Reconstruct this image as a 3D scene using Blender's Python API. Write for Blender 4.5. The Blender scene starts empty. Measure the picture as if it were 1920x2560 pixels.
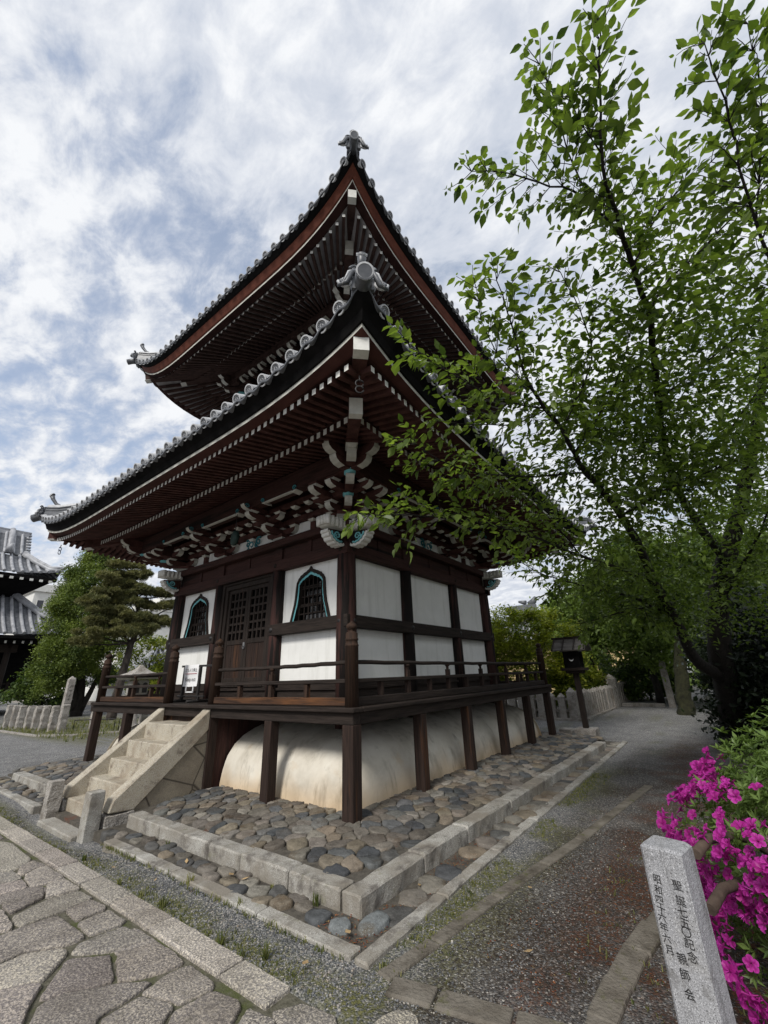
import bpy, bmesh, math, random
from mathutils import Vector, Matrix
import numpy as np
R = math.radians
SC = bpy.context.scene
COL = SC.collection
rnd = random.Random(7)
L = 8.174            # side of the square veranda; veranda corner (near) is the world origin
H = L / 2

# ------------------------------------------------------------------ camera
cam_d = bpy.data.cameras.new('camera')
cam = bpy.data.objects.new('camera', cam_d); COL.objects.link(cam)
cam_d.sensor_fit = 'VERTICAL'; cam_d.sensor_height = 24.0
cam_d.lens = 1026.94 / 2560 * 24.0
cam_d.clip_start = 0.05; cam_d.clip_end = 2000
yw, pt, rl = R(36.6261), R(21.6779), R(-1.9643)
fw = Vector((math.cos(yw)*math.cos(pt), math.sin(yw)*math.cos(pt), math.sin(pt)))
r0 = Vector((math.sin(yw), -math.cos(yw), 0)); u0 = r0.cross(fw)
rr = r0*math.cos(rl) + u0*math.sin(rl); uu = u0*math.cos(rl) - r0*math.sin(rl)
M = Matrix(((rr.x, uu.x, -fw.x), (rr.y, uu.y, -fw.y), (rr.z, uu.z, -fw.z))).to_4x4()
M.translation = Vector((-4.5496, -4.0277, 1.6301))
cam.matrix_world = M
SC.camera = cam

# ------------------------------------------------------------------ light
SUN_EL, SUN_AZ = 42.0, 190.0      # azimuth measured from +x towards +y: the sun stands behind the camera, veiled by cloud
EXPOSURE = 0.60
world = bpy.data.worlds.new('World'); SC.world = world; world.use_nodes = True
def build_world():
    nt = world.node_tree; N = nt.nodes; K = nt.links; N.clear()
    out = N.new('ShaderNodeOutputWorld')
    sky = N.new('ShaderNodeTexSky'); sky.sky_type = 'NISHITA'; sky.sun_disc = False
    sky.sun_elevation = R(SUN_EL); sky.sun_rotation = R(90 - SUN_AZ)
    bg1 = N.new('ShaderNodeBackground'); bg1.inputs['Strength'].default_value = 0.13
    K.new(sky.outputs[0], bg1.inputs[0])
    tc = N.new('ShaderNodeTexCoord'); sep = N.new('ShaderNodeSeparateXYZ'); K.new(tc.outputs['Generated'], sep.inputs[0])
    def mth(op, a, b=None, clamp=False):
        n = N.new('ShaderNodeMath'); n.operation = op; n.use_clamp = clamp
        for i, v in enumerate((a, b)):
            if v is None: continue
            if isinstance(v, (int, float)): n.inputs[i].default_value = v
            else: K.new(v, n.inputs[i])
        return n.outputs[0]
    zz = mth('ADD', mth('MAXIMUM', sep.outputs[2], 0.0), 0.22)
    px = mth('DIVIDE', sep.outputs[0], zz); py = mth('DIVIDE', sep.outputs[1], zz)
    cmb = N.new('ShaderNodeCombineXYZ'); K.new(px, cmb.inputs[0]); K.new(py, cmb.inputs[1])
    def noise(scale, detail, rough, dist=0.0, off=(0, 0, 0), sc=(1, 1, 1), rot=0.0):
        mp = N.new('ShaderNodeMapping'); K.new(cmb.outputs[0], mp.inputs[0])
        mp.inputs['Location'].default_value = off; mp.inputs['Scale'].default_value = sc
        mp.inputs['Rotation'].default_value = (0, 0, rot)
        n = N.new('ShaderNodeTexNoise'); n.inputs['Scale'].default_value = scale
        n.inputs['Detail'].default_value = detail; n.inputs['Roughness'].default_value = rough
        n.inputs['Distortion'].default_value = dist
        K.new(mp.outputs[0], n.inputs['Vector']); return n.outputs[0]
    big = noise(1.0, 3, .5, .2, (3.1, 1.2, 0))
    mid = noise(3.0, 6, .58, .15, (0.4, 7.7, 0), (1, .72, 1), R(38))
    rip = noise(11.0, 6, .62, .25, (9.2, 2.2, 0), (1.15, .75, 1), R(30))
    dens = mth('ADD', mth('ADD', mth('MULTIPLY', big, .14), mth('MULTIPLY', mid, .42)), mth('MULTIPLY', rip, .44))
    # a clearer patch of sky over the left of the compound
    dot = N.new('ShaderNodeVectorMath'); dot.operation = 'DOT_PRODUCT'
    nrm = N.new('ShaderNodeVectorMath'); nrm.operation = 'NORMALIZE'; K.new(tc.outputs['Generated'], nrm.inputs[0])
    K.new(nrm.outputs[0], dot.inputs[0]); dot.inputs[1].default_value = Vector((0.13, .83, .53)).normalized()
    mr = N.new('ShaderNodeMapRange'); mr.interpolation_type = 'SMOOTHSTEP'
    mr.inputs['From Min'].default_value = .80; mr.inputs['From Max'].default_value = .99
    mr.inputs['To Min'].default_value = 0.0; mr.inputs['To Max'].default_value = 1.0
    K.new(dot.outputs['Value'], mr.inputs['Value'])
    dens2 = mth('SUBTRACT', dens, mth('MULTIPLY', mr.outputs[0], .10))
    cov = N.new('ShaderNodeMapRange'); cov.interpolation_type = 'SMOOTHSTEP'
    cov.inputs['From Min'].default_value = .325; cov.inputs['From Max'].default_value = .462
    cov.inputs['To Min'].default_value = .48
    K.new(dens2, cov.inputs['Value'])
    sh = N.new('ShaderNodeValToRGB')
    sh.color_ramp.elements[0].position = .36; sh.color_ramp.elements[0].color = (.46, .51, .60, 1)
    sh.color_ramp.elements[1].position = .60; sh.color_ramp.elements[1].color = (.80, .815, .84, 1)
    e = sh.color_ramp.elements.new(.48); e.color = (.585, .62, .69, 1)
    K.new(mth('ADD', mth('MULTIPLY', mid, .45), mth('MULTIPLY', rip, .55)), sh.inputs[0])
    bg2 = N.new('ShaderNodeBackground'); K.new(sh.outputs[0], bg2.inputs[0]); bg2.inputs['Strength'].default_value = .77
    mx = N.new('ShaderNodeMixShader'); K.new(cov.outputs[0], mx.inputs[0])
    K.new(bg1.outputs[0], mx.inputs[1]); K.new(bg2.outputs[0], mx.inputs[2])
    K.new(mx.outputs[0], out.inputs[0])
build_world()
sl = bpy.data.lights.new('sun', 'SUN'); sl.energy = 2.0; sl.angle = R(16); sl.color = (1, .965, .91)
sun = bpy.data.objects.new('sun', sl); COL.objects.link(sun)
sd = Vector((math.cos(R(SUN_AZ))*math.cos(R(SUN_EL)), math.sin(R(SUN_AZ))*math.cos(R(SUN_EL)), math.sin(R(SUN_EL))))
sun.rotation_euler = sd.to_track_quat('Z', 'Y').to_euler()
SC.view_settings.view_transform = 'Standard'; SC.view_settings.look = 'None'
SC.view_settings.exposure = EXPOSURE; SC.view_settings.gamma = 1.0

# ------------------------------------------------------------------ materials
def ramp(N, stops):
    n = N.new('ShaderNodeValToRGB'); cr = n.color_ramp
    while len(cr.elements) < len(stops): cr.elements.new(.5)
    for e, (p, c) in zip(cr.elements, stops):
        e.position = p; e.color = (*c, 1)
    return n
def material(name, stops, scale=6, stretch=(1, 1, 1), detail=5, rough=.7, bump=.0, bscale=None, dist=0.2,
             spots=None, tint=None, spec=.3, patches=None, voro=None, roughnoise=.6, bdist=.02, stains=None):
    """stops: colour ramp over a stretched noise; spots=(scale, threshold, colour, amount): speckles;
    patches=(scale, lo, hi, colour): larger stains; tint: name of a colour attribute that multiplies; voro: (scale, width, colour) joints"""
    m = bpy.data.materials.new(name); m.use_nodes = True
    nt = m.node_tree; N = nt.nodes; K = nt.links
    b = N['Principled BSDF']; b.inputs['Roughness'].default_value = rough
    b.inputs['Specular IOR Level'].default_value = spec
    tc = N.new('ShaderNodeTexCoord')
    mp = N.new('ShaderNodeMapping'); mp.inputs['Scale'].default_value = stretch; K.new(tc.outputs['Object'], mp.inputs[0])
    n1 = N.new('ShaderNodeTexNoise'); n1.inputs['Scale'].default_value = scale; n1.inputs['Detail'].default_value = detail
    n1.inputs['Roughness'].default_value = roughnoise; n1.inputs['Distortion'].default_value = dist
    K.new(mp.outputs[0], n1.inputs['Vector'])
    r = ramp(N, stops); K.new(n1.outputs[0], r.inputs[0]); col = r.outputs[0]
    def mix(a, bcol, fac, mode='MIX'):
        x = N.new('ShaderNodeMix'); x.data_type = 'RGBA'; x.blend_type = mode
        if isinstance(fac, (int, float)): x.inputs[0].default_value = fac
        else: K.new(fac, x.inputs[0])
        K.new(a, x.inputs[6])
        if isinstance(bcol, tuple): x.inputs[7].default_value = (*bcol, 1)
        else: K.new(bcol, x.inputs[7])
        return x.outputs[2]
    for pa in (patches or []):
        ps, lo, hi, pc = pa[:4]; st = pa[4] if len(pa) > 4 else (1, 1, 1)
        mp2 = N.new('ShaderNodeMapping'); mp2.inputs['Scale'].default_value = st; mp2.inputs['Location'].default_value = (ps*1.7, 3.3, ps)
        K.new(tc.outputs['Object'], mp2.inputs[0])
        n2 = N.new('ShaderNodeTexNoise'); n2.inputs['Scale'].default_value = ps; n2.inputs['Detail'].default_value = 6
        n2.inputs['Roughness'].default_value = .65
        K.new(mp2.outputs[0], n2.inputs['Vector'])
        mr = N.new('ShaderNodeMapRange'); mr.inputs['From Min'].default_value = lo; mr.inputs['From Max'].default_value = hi
        K.new(n2.outputs[0], mr.inputs['Value']); col = mix(col, pc, mr.outputs[0])
    spot_list = list(spots or [])
    for sp in spot_list:
        ss, th, scol, wd = sp
        n3 = N.new('ShaderNodeTexNoise'); n3.inputs['Scale'].default_value = ss; n3.inputs['Detail'].default_value = 2
        K.new(tc.outputs['Object'], n3.inputs['Vector'])
        mr = N.new('ShaderNodeMapRange'); mr.inputs['From Min'].default_value = th; mr.inputs['From Max'].default_value = th + wd
        K.new(n3.outputs[0], mr.inputs['Value']); col = mix(col, scol, mr.outputs[0])
    for pa in (stains or []):
        ps, lo, hi, pc, am = pa[:5]; st = pa[5] if len(pa) > 5 else (1, 1, 1)
        mp2 = N.new('ShaderNodeMapping'); mp2.inputs['Scale'].default_value = st; mp2.inputs['Location'].default_value = (ps*1.3, 5.3, ps*.7)
        K.new(tc.outputs['Object'], mp2.inputs[0])
        n2 = N.new('ShaderNodeTexNoise'); n2.inputs['Scale'].default_value = ps; n2.inputs['Detail'].default_value = 7; n2.inputs['Roughness'].default_value = .68
        K.new(mp2.outputs[0], n2.inputs['Vector'])
        mr = N.new('ShaderNodeMapRange'); mr.inputs['From Min'].default_value = lo; mr.inputs['From Max'].default_value = hi; mr.inputs['To Max'].default_value = am
        K.new(n2.outputs[0], mr.inputs['Value']); col = mix(col, pc, mr.outputs[0])
    if voro:
        v = N.new('ShaderNodeTexVoronoi'); v.feature = 'DISTANCE_TO_EDGE'; v.inputs['Scale'].default_value = voro[0]
        K.new(tc.outputs['Object'], v.inputs['Vector'])
        mr = N.new('ShaderNodeMapRange'); mr.inputs['From Min'].default_value = 0; mr.inputs['From Max'].default_value = voro[1]
        mr.inputs['To Min'].default_value = 1; mr.inputs['To Max'].default_value = 0
        K.new(v.outputs['Distance'], mr.inputs['Value']); col = mix(col, voro[2], mr.outputs[0])
    if tint:
        at = N.new('ShaderNodeAttribute'); at.attribute_name = tint; col = mix(col, at.outputs['Color'], 1.0, 'MULTIPLY')
    K.new(col, b.inputs['Base Color'])
    if bump:
        n4 = N.new('ShaderNodeTexNoise'); n4.inputs['Scale'].default_value = bscale or scale*3; n4.inputs['Detail'].default_value = 4
        K.new(mp.outputs[0], n4.inputs['Vector'])
        bp = N.new('ShaderNodeBump'); bp.inputs['Strength'].default_value = bump; bp.inputs['Distance'].default_value = bdist
        K.new(n4.outputs[0], bp.inputs['Height']); K.new(bp.outputs[0], b.inputs['Normal'])
    return m
def leaf_material(name, c1, c2, trans=.45, rough=.45, tint='tint', spec=.35):
    m = bpy.data.materials.new(name); m.use_nodes = True
    nt = m.node_tree; N = nt.nodes; K = nt.links; N.clear()
    out = N.new('ShaderNodeOutputMaterial'); b = N.new('ShaderNodeBsdfPrincipled'); t = N.new('ShaderNodeBsdfTranslucent')
    b.inputs['Roughness'].default_value = rough; b.inputs['Specular IOR Level'].default_value = spec
    at = N.new('ShaderNodeAttribute'); at.attribute_name = tint
    sep = N.new('ShaderNodeSeparateColor'); K.new(at.outputs['Color'], sep.inputs[0])
    mx = N.new('ShaderNodeMix'); mx.data_type = 'RGBA'; K.new(sep.outputs[0], mx.inputs[0])
    mx.inputs[6].default_value = (*c1, 1); mx.inputs[7].default_value = (*c2, 1)
    K.new(mx.outputs[2], b.inputs['Base Color'])
    g = N.new('ShaderNodeMix'); g.data_type = 'RGBA'; g.blend_type = 'MULTIPLY'; g.inputs[0].default_value = 1
    K.new(mx.outputs[2], g.inputs[6]); g.inputs[7].default_value = (1.25, 1.35, .55, 1); K.new(g.outputs[2], t.inputs[0])
    ms = N.new('ShaderNodeMixShader'); ms.inputs[0].default_value = trans
    K.new(b.outputs[0], ms.inputs[1]); K.new(t.outputs[0], ms.inputs[2]); K.new(ms.outputs[0], out.inputs[0])
    return m
def wood(name, axis, dark, light, worn=None, wl=(.56, .72), **kw):
    st = [16, 16, 16]; st['xyz'.index(axis)] = 1.1
    bst = tuple(s*.12 for s in st)
    pts = []
    if worn: pts.append((2.2, wl[0], wl[1], worn, tuple(s/7 for s in st)))
    d = dict(scale=2.2, stretch=tuple(st), detail=6, rough=.78, bump=.55, bscale=4, bdist=.012, patches=pts, spec=.2); d.update(kw)
    return material(name, [(.25, dark), (.5, tuple((a+b)/2 for a, b in zip(dark, light))), (.78, light)], **d)
MT = {}
BLK = (.010, .008, .008)
for ax in 'xyz':
    MT['dark_'+ax] = wood('weathered dark wood along '+ax, ax, (.009, .007, .006), (.046, .034, .028), worn=(.12, .05, .02), wl=(.62, .82))
    MT['red_'+ax] = wood('red brown painted wood along '+ax, ax, (.026, .012, .010), (.074, .034, .028), worn=(.014, .010, .009), wl=(.53, .66))
for ax in 'xy': MT['worn_'+ax] = wood('worn rail timber along '+ax, ax, (.014, .010, .008), (.085, .045, .028), worn=(.22, .09, .03), wl=(.52, .74))
MT['column'] = wood('peeling red brown column paint', 'z', (.028, .013, .011), (.078, .037, .031), worn=(.012, .009, .008), wl=(.44, .50))
MT['post'] = wood('veranda post timber', 'z', (.010, .007, .006), (.050, .031, .024), worn=(.15, .062, .024), wl=(.58, .78))
MT['rail_post'] = wood('worn rail post timber', 'z', (.012, .009, .007), (.064, .035, .023), worn=(.18, .08, .03), wl=(.57, .76))
MT['eave_red'] = material('red brown eave boards', [(.3, (.045, .016, .013)), (.7, (.085, .032, .026))], scale=3, rough=.75, bump=.2, spec=.2)
MT['eave_rust'] = material('rust red eave fascia', [(.3, (.085, .024, .014)), (.7, (.15, .046, .026))], scale=4, stretch=(1, 1, 2), rough=.75, bump=.2, spec=.2)
MT['rafter'] = material('rafter timber', [(.3, (.045, .020, .017)), (.7, (.115, .052, .044))], scale=5, rough=.8, bump=.3, spec=.15)
MT['rafter_up'] = material('upper rafter timber', [(.3, (.040, .024, .021)), (.7, (.100, .060, .052))], scale=5, rough=.8, bump=.3, spec=.15)
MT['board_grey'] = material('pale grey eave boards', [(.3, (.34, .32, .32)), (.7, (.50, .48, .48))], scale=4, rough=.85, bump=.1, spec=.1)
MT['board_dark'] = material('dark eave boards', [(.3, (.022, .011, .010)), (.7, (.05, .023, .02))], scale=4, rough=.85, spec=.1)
MT['black'] = material('black fascia timber', [(.3, (.006, .006, .006)), (.7, (.014, .013, .013))], scale=4, rough=.9, spec=.05)
MT['white'] = material('white end paint', [(.3, (.62, .61, .56)), (.7, (.80, .79, .74))], scale=9, rough=.75, spec=.2)
MT['white_dull'] = material('shade-dimmed white paint', [(.3, (.42, .41, .36)), (.7, (.60, .59, .53))], scale=7, rough=.8, spec=.2)  # dimmer than the end paint: the brackets' shade is in this colour
MT['teal'] = material('teal paint', [(.3, (.13, .42, .46)), (.7, (.25, .58, .61))], scale=8, rough=.65, spec=.2)
MT['teal_dark'] = material('faded teal paint', [(.3, (.03, .15, .18)), (.7, (.07, .26, .29))], scale=8, rough=.7, spec=.2)
MT['plaster'] = material('white wall plaster', [(.3, (.79, .785, .75)), (.7, (.86, .855, .82))], scale=2.5, rough=.85, bump=.06, bscale=40, spec=.15,
                         patches=[(1.3, .55, .95, (.68, .68, .64)), (2.4, .52, .85, (.60, .595, .55), (2.2, 2.2, .22)), (.9, .56, .8, (.70, .71, .66))])
MT['iron'] = material('black iron', [(.3, (.012, .012, .012)), (.7, (.035, .03, .028))], scale=12, rough=.5, spec=.4)
MT['tile'] = material('grey roof tile', [(.3, (.055, .06, .068)), (.6, (.12, .125, .135)), (.8, (.22, .225, .235))], scale=5, rough=.42, bump=.15, spec=.5)
MT['tile_rim_glint'] = material('pale tile rim and side glint', [(.3, (.36, .365, .375)), (.7, (.60, .605, .61))], scale=14, rough=.5, spec=.4)
MT['tile_far'] = material('silver grey roof tile', [(.3, (.20, .205, .22)), (.7, (.42, .425, .44))], scale=2.5, rough=.45, spec=.5)
GR = [(170, .56, (.60, .585, .54), .05), (230, .60, (.045, .043, .042), .03), (60, .60, (.20, .185, .165), .12)]
MT['granite'] = material('pale granite', [(.3, (.30, .285, .255)), (.7, (.43, .415, .375))], scale=3, rough=.85, bump=.35, bscale=60, spots=GR, spec=.2,
                         stains=[(1.6, .42, .62, (.21, .185, .15), .85), (4.2, .52, .66, (.10, .088, .078), .8), (7, .58, .74, (.17, .165, .10), .7)])
MT['granite_warm'] = material('warm granite', [(.3, (.38, .33, .25)), (.7, (.50, .45, .35))], scale=3, rough=.85, bump=.3, bscale=60, spots=GR, spec=.2,
                              stains=[(1.8, .46, .66, (.27, .215, .155), .85), (4.5, .54, .66, (.15, .12, .095), .8)])
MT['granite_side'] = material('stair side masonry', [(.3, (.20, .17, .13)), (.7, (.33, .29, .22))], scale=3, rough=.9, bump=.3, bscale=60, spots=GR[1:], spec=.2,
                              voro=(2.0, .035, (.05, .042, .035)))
MT['granite_old'] = material('rough old granite', [(.3, (.25, .225, .20)), (.7, (.40, .37, .335))], scale=6, rough=.92, bump=.8, bscale=30, bdist=.03, spots=GR, spec=.15,
                             stains=[(2.5, .50, .68, (.15, .125, .10), .8), (8, .56, .7, (.09, .085, .06), .7)])
MT['marker'] = material('grey granite marker', [(.3, (.25, .25, .26)), (.7, (.36, .36, .37))], scale=4, rough=.8, bump=.25, bscale=90,
                        spots=[(260, .57, (.56, .56, .57), .06), (310, .60, (.06, .06, .06), .03)], spec=.25,
                        stains=[(26, .52, .70, (.07, .068, .064), .6, (1, 1, .09)), (11, .55, .68, (.15, .145, .14), .7), (3, .52, .66, (.22, .205, .17), .6)])
MT['ink'] = material('engraved ink', [(.3, (.012, .012, .012)), (.7, (.03, .028, .028))], scale=20, rough=.8)
MT['edging'] = material('worn brown edging stone', [(.3, (.12, .105, .085)), (.7, (.21, .19, .16))], scale=5, rough=.92, bump=.7, bscale=40, spec=.15, patches=[(3, .52, .68, (.075, .065, .05)), (6, .58, .7, (.10, .10, .045))])
MT['mound'] = material('mound lime plaster', tint='tint', stops=[(.28, (.44, .40, .33)), (.5, (.62, .575, .49)), (.72, (.72, .685, .60))], scale=1.6, stretch=(1, 1, 1), rough=.88, bump=.12, bscale=20, spec=.15,
                       patches=[(2.6, .54, .80, (.28, .25, .20), (2.2, 2.2, .35)), (1.2, .6, .8, (.52, .38, .22))])
MT['cobble'] = material('cobble stone', [(.25, (.50, .48, .46)), (.5, (.95, .94, .92)), (.75, (1.35, 1.32, 1.28))], scale=7, rough=.75, bump=.9, bscale=22, bdist=.015, tint='tint', spec=.25, spots=[(140, .60, (1.7, 1.65, 1.6), .08)], patches=[(3.5, .56, .70, (.62, .50, .38))])
MT['joint'] = material('sandy mossy joint filling', [(.3, (.055, .052, .034)), (.7, (.15, .14, .105))], scale=22, rough=.95, bump=.5, bscale=70, patches=[(3, .5, .62, (.075, .085, .03))])
MT['mortar'] = material('earth between cobbles', [(.3, (.055, .049, .041)), (.7, (.125, .112, .092))], scale=14, rough=.95, bump=.5, bscale=60,
                        patches=[(2.2, .60, .70, (.13, .045, .022))])
MT['flag'] = material('pink grey paving granite', [(.3, (.62, .60, .60)), (.7, (1.05, 1.02, 1.0))], scale=4, rough=.85, bump=.8, bscale=45, tint='tint', spec=.2,
                      spots=[(75, .47, (1.7, 1.62, 1.45), .08), (150, .58, (.30, .29, .29), .05)], stains=[(1.7, .50, .70, (.50, .46, .42), .7), (5, .58, .72, (.42, .41, .34), .7)])
MT['ivory'] = material('ivory wall', [(.3, (.62, .61, .57)), (.7, (.72, .71, .67))], scale=2, rough=.9)
MT['paper'] = material('white sign paper', [(.3, (.80, .80, .80)), (.7, (.86, .86, .86))], scale=3, rough=.6)
MT['red_ink'] = material('red sign lettering', [(.3, (.33, .03, .05)), (.7, (.40, .05, .07))], scale=9, rough=.6)
MT['bark'] = material('dark bark', [(.3, (.008, .007, .006)), (.7, (.030, .026, .022))], scale=9, stretch=(1, 1, .4), rough=.9, bump=.8, bdist=.03)
MT['bark_moss'] = material('mossy bark', [(.3, (.014, .014, .009)), (.7, (.042, .044, .02))], scale=7, rough=.95, bump=.9, bdist=.04)
MT['bark_pine'] = material('pine bark', [(.3, (.018, .015, .013)), (.7, (.085, .07, .06))], scale=9, stretch=(1, 1, .4), rough=.95, bump=.9, bdist=.04)
MT['log'] = material('brown branch bark', [(.3, (.04, .028, .022)), (.7, (.10, .072, .055))], scale=8, rough=.9, bump=.4)
MT['glass'] = material('dim window', [(.3, (.02, .02, .025)), (.7, (.05, .05, .06))], scale=1, rough=.2, spec=.6)
MT['window_grey'] = material('grey shutter glimpsed inside', [(.3, (.13, .13, .135)), (.7, (.21, .21, .215))], scale=7, rough=.7)
MT['cherry'] = leaf_material('cherry leaf', (.040, .072, .016), (.215, .29, .068), .52, .40)
MT['cypress'] = leaf_material('cypress spray', (.028, .055, .012), (.22, .28, .05), .25, .6)
MT['pine'] = leaf_material('pine needle', (.040, .056, .024), (.30, .28, .11), .2, .6)
MT['yellow_leaf'] = leaf_material('yellow green leaf', (.07, .11, .012), (.36, .38, .045), .4, .5)
MT['shade_leaf'] = leaf_material('deep green leaf', (.030, .058, .016), (.18, .25, .06), .4, .5)
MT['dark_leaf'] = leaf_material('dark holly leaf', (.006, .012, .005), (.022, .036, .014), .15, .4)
MT['azalea_leaf'] = leaf_material('azalea leaf', (.045, .085, .018), (.17, .25, .065), .35, .4)
MT['petal'] = leaf_material('magenta petal', (.30, .008, .17), (.66, .065, .50), .0, .5)
MT['grass'] = leaf_material('grass blade', (.075, .10, .025), (.30, .28, .11), .4, .6)
def petal_fix():
    N = MT['petal'].node_tree.nodes
    for n in N:
        if n.type == 'MIX_SHADER': n.inputs[0].default_value = .3
        if n.type == 'MIX' and n.blend_type == 'MULTIPLY': n.inputs[7].default_value = (1.2, .8, 1.1, 1)
petal_fix()

# ------------------------------------------------------------------ mesh builder
class MB:
    def __init__(s): s.v = []; s.f = []; s.m = []; s.c = []; s.col = None; s.sm = []
    def add(s, vs, fs, mat=0, smooth=False, tint=None):
        b = len(s.v); s.v.extend(tuple(p) for p in vs)
        if tint is not None or s.c:
            while len(s.c) < b: s.c.append((.5, .5, .5))
            s.c.extend([tint or (.5, .5, .5)]*len(vs))
        for f in fs: s.f.append(tuple(b+i for i in f)); s.m.append(mat); s.sm.append(smooth)
        return b
    def box(s, a, b, mat=0, mats=None):
        x0, y0, z0 = a; x1, y1, z1 = b
        if x0 > x1: x0, x1 = x1, x0
        if y0 > y1: y0, y1 = y1, y0
        if z0 > z1: z0, z1 = z1, z0
        vs = [(x0,y0,z0),(x1,y0,z0),(x1,y1,z0),(x0,y1,z0),(x0,y0,z1),(x1,y0,z1),(x1,y1,z1),(x0,y1,z1)]
        s.add(vs, [(0,3,2,1),(4,5,6,7),(0,1,5,4),(1,2,6,5),(2,3,7,6),(3,0,4,7)], mat)
        if mats:                      # order: bottom, top, -y, +x, +y, -x
            for i, k in enumerate(mats):
                if k is not None: s.m[len(s.m)-6+i] = k
    def bar(s, p, q, w, h, up=(0, 0, 1), mat=0, endmat=None, w2=None, h2=None):
        p, q = Vector(p), Vector(q); d = (q-p).normalized(); u = Vector(up); r = d.cross(u).normalized(); u = r.cross(d)
        w2 = w2 or w; h2 = h2 or h; vs = []
        for c, ww, hh in ((p, w, h), (q, w2, h2)):
            for a, b in ((-1,-1),(1,-1),(1,1),(-1,1)): vs.append(c + r*a*ww/2 + u*b*hh/2)
        s.add(vs, [(0,3,2,1),(4,5,6,7),(0,1,5,4),(1,2,6,5),(2,3,7,6),(3,0,4,7)][:], mat)
        # faces: 0 start cap, 1 end cap
        if endmat is not None: s.m[len(s.m)-5] = endmat
    def tube(s, path, rad, n=8, mat=0, caps=True, smooth=True, capmat=None):
        P = [Vector(p) for p in path]; rs = rad if isinstance(rad, (list, tuple)) else [rad]*len(P)
        prev = None; vs = []
        for i, p in enumerate(P):
            d = (P[min(i+1, len(P)-1)] - P[max(i-1, 0)]).normalized()
            if prev is None:
                a = Vector((0, 0, 1)) if abs(d.z) < .9 else Vector((1, 0, 0)); x = d.cross(a).normalized()
            else: x = (prev - d*prev.dot(d)).normalized()
            prev = x; y = d.cross(x)
            for k in range(n):
                t = 2*math.pi*k/n; vs.append(p + (x*math.cos(t) + y*math.sin(t))*rs[i])
        fs = []
        for i in range(len(P)-1):
            for k in range(n):
                a = i*n+k; b = i*n+(k+1) % n; fs.append((a, b, b+n, a+n))
        b0 = s.add(vs, fs, mat, smooth)
        if caps:
            cm = mat if capmat is None else capmat
            s.f.append(tuple(b0+k for k in reversed(range(n)))); s.m.append(cm); s.sm.append(False)
            s.f.append(tuple(b0+(len(P)-1)*n+k for k in range(n))); s.m.append(cm); s.sm.append(False)
    def lathe(s, c, prof, n=20, mat=0, mats=None):
        vs = []; 
        for r, z in prof:
            for k in range(n):
                t = 2*math.pi*k/n; vs.append((c[0]+r*math.cos(t), c[1]+r*math.sin(t), c[2]+z))
        b0 = s.add(vs, [], mat)
        for i in range(len(prof)-1):
            for k in range(n):
                a = i*n+k; b = i*n+(k+1) % n
                s.f.append((b0+a, b0+b, b0+b+n, b0+a+n)); s.m.append(mats[i] if mats else mat); s.sm.append(True)
        s.f.append(tuple(b0+k for k in reversed(range(n)))); s.m.append(mat); s.sm.append(False)
        s.f.append(tuple(b0+(len(prof)-1)*n+k for k in range(n))); s.m.append(mat); s.sm.append(False)
    def prism(s, pts, d, mat=0, sidemat=None, capmat2=None, smooth=False):
        """pts: polygon in 3D, d: extrusion vector"""
        n = len(pts); P = [Vector(p) for p in pts]; d = Vector(d)
        b0 = s.add(P + [p+d for p in P], [], mat)
        s.f.append(tuple(b0+i for i in range(n))[::-1]); s.m.append(mat); s.sm.append(False)
        s.f.append(tuple(b0+n+i for i in range(n))); s.m.append(mat if capmat2 is None else capmat2); s.sm.append(False)
        for i in range(n):
            j = (i+1) % n; s.f.append((b0+i, b0+j, b0+n+j, b0+n+i)); s.m.append(mat if sidemat is None else sidemat); s.sm.append(smooth)
    def grid(s, rows, mat=0, smooth=True, closed=False, tint=None):
        n = len(rows[0]); fs = []
        for i in range(len(rows)-1):
            for k in range(n if closed else n-1):
                a = i*n+k; b = i*n+(k+1) % n; fs.append((a, b, b+n, a+n))
        s.add([p for r in rows for p in r], fs, mat, smooth, tint)
    def build(s, name, mats, parent=None, base=None, **props):
        me = bpy.data.meshes.new(name)
        if base is None: base = parent['_b'] if parent is not None and '_b' in parent else (0, 0, 0)
        bx, by, bz = base
        me.from_pydata([(x-bx, y-by, z-bz) for x, y, z in s.v], [], s.f)
        if not isinstance(mats, (list, tuple)): mats = [mats]
        for m in mats: me.materials.append(MT[m] if isinstance(m, str) else m)
        me.polygons.foreach_set('material_index', s.m); me.polygons.foreach_set('use_smooth', s.sm)
        if s.c:
            while len(s.c) < len(s.v): s.c.append((.5, .5, .5))
            at = me.color_attributes.new('tint', 'FLOAT_COLOR', 'POINT')
            at.data.foreach_set('color', [q for c in s.c for q in (*c, 1)])
        me.update()
        o = bpy.data.objects.new(name, me); COL.objects.link(o)
        if parent is not None: o.parent = parent
        else: o.location = base
        for k, v in props.items(): o[k] = v
        return o
BASES = []
def thing(name, label, cat, loc=(0, 0, 0), group=None, rz=0):
    o = bpy.data.objects.new(name, None); COL.objects.link(o); o.location = loc; o.rotation_euler.z = rz
    o.empty_display_size = .2
    o['label'] = label; o['category'] = cat; o['_b'] = tuple(loc)
    if group: o['group'] = group
    BASES.append(o); return o
def tag(o, label, cat, group=None):
    o['label'] = label; o['category'] = cat
    if group: o['group'] = group
    return o
def part(mb, name, mats, parent, label=None, bevel=0, base=None):
    if base is None:
        p = parent
        while p is not None and '_b' not in p: p = p.parent
        base = tuple(p['_b']) if p is not None else (0, 0, 0)
    o = mb.build(name, mats, parent, base=base)
    if label: o['label'] = label
    if bevel:
        bv = o.modifiers.new('bevel', 'BEVEL'); bv.width = bevel; bv.segments = 1; bv.limit_method = 'ANGLE'; bv.angle_limit = R(50)
    return o
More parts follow.
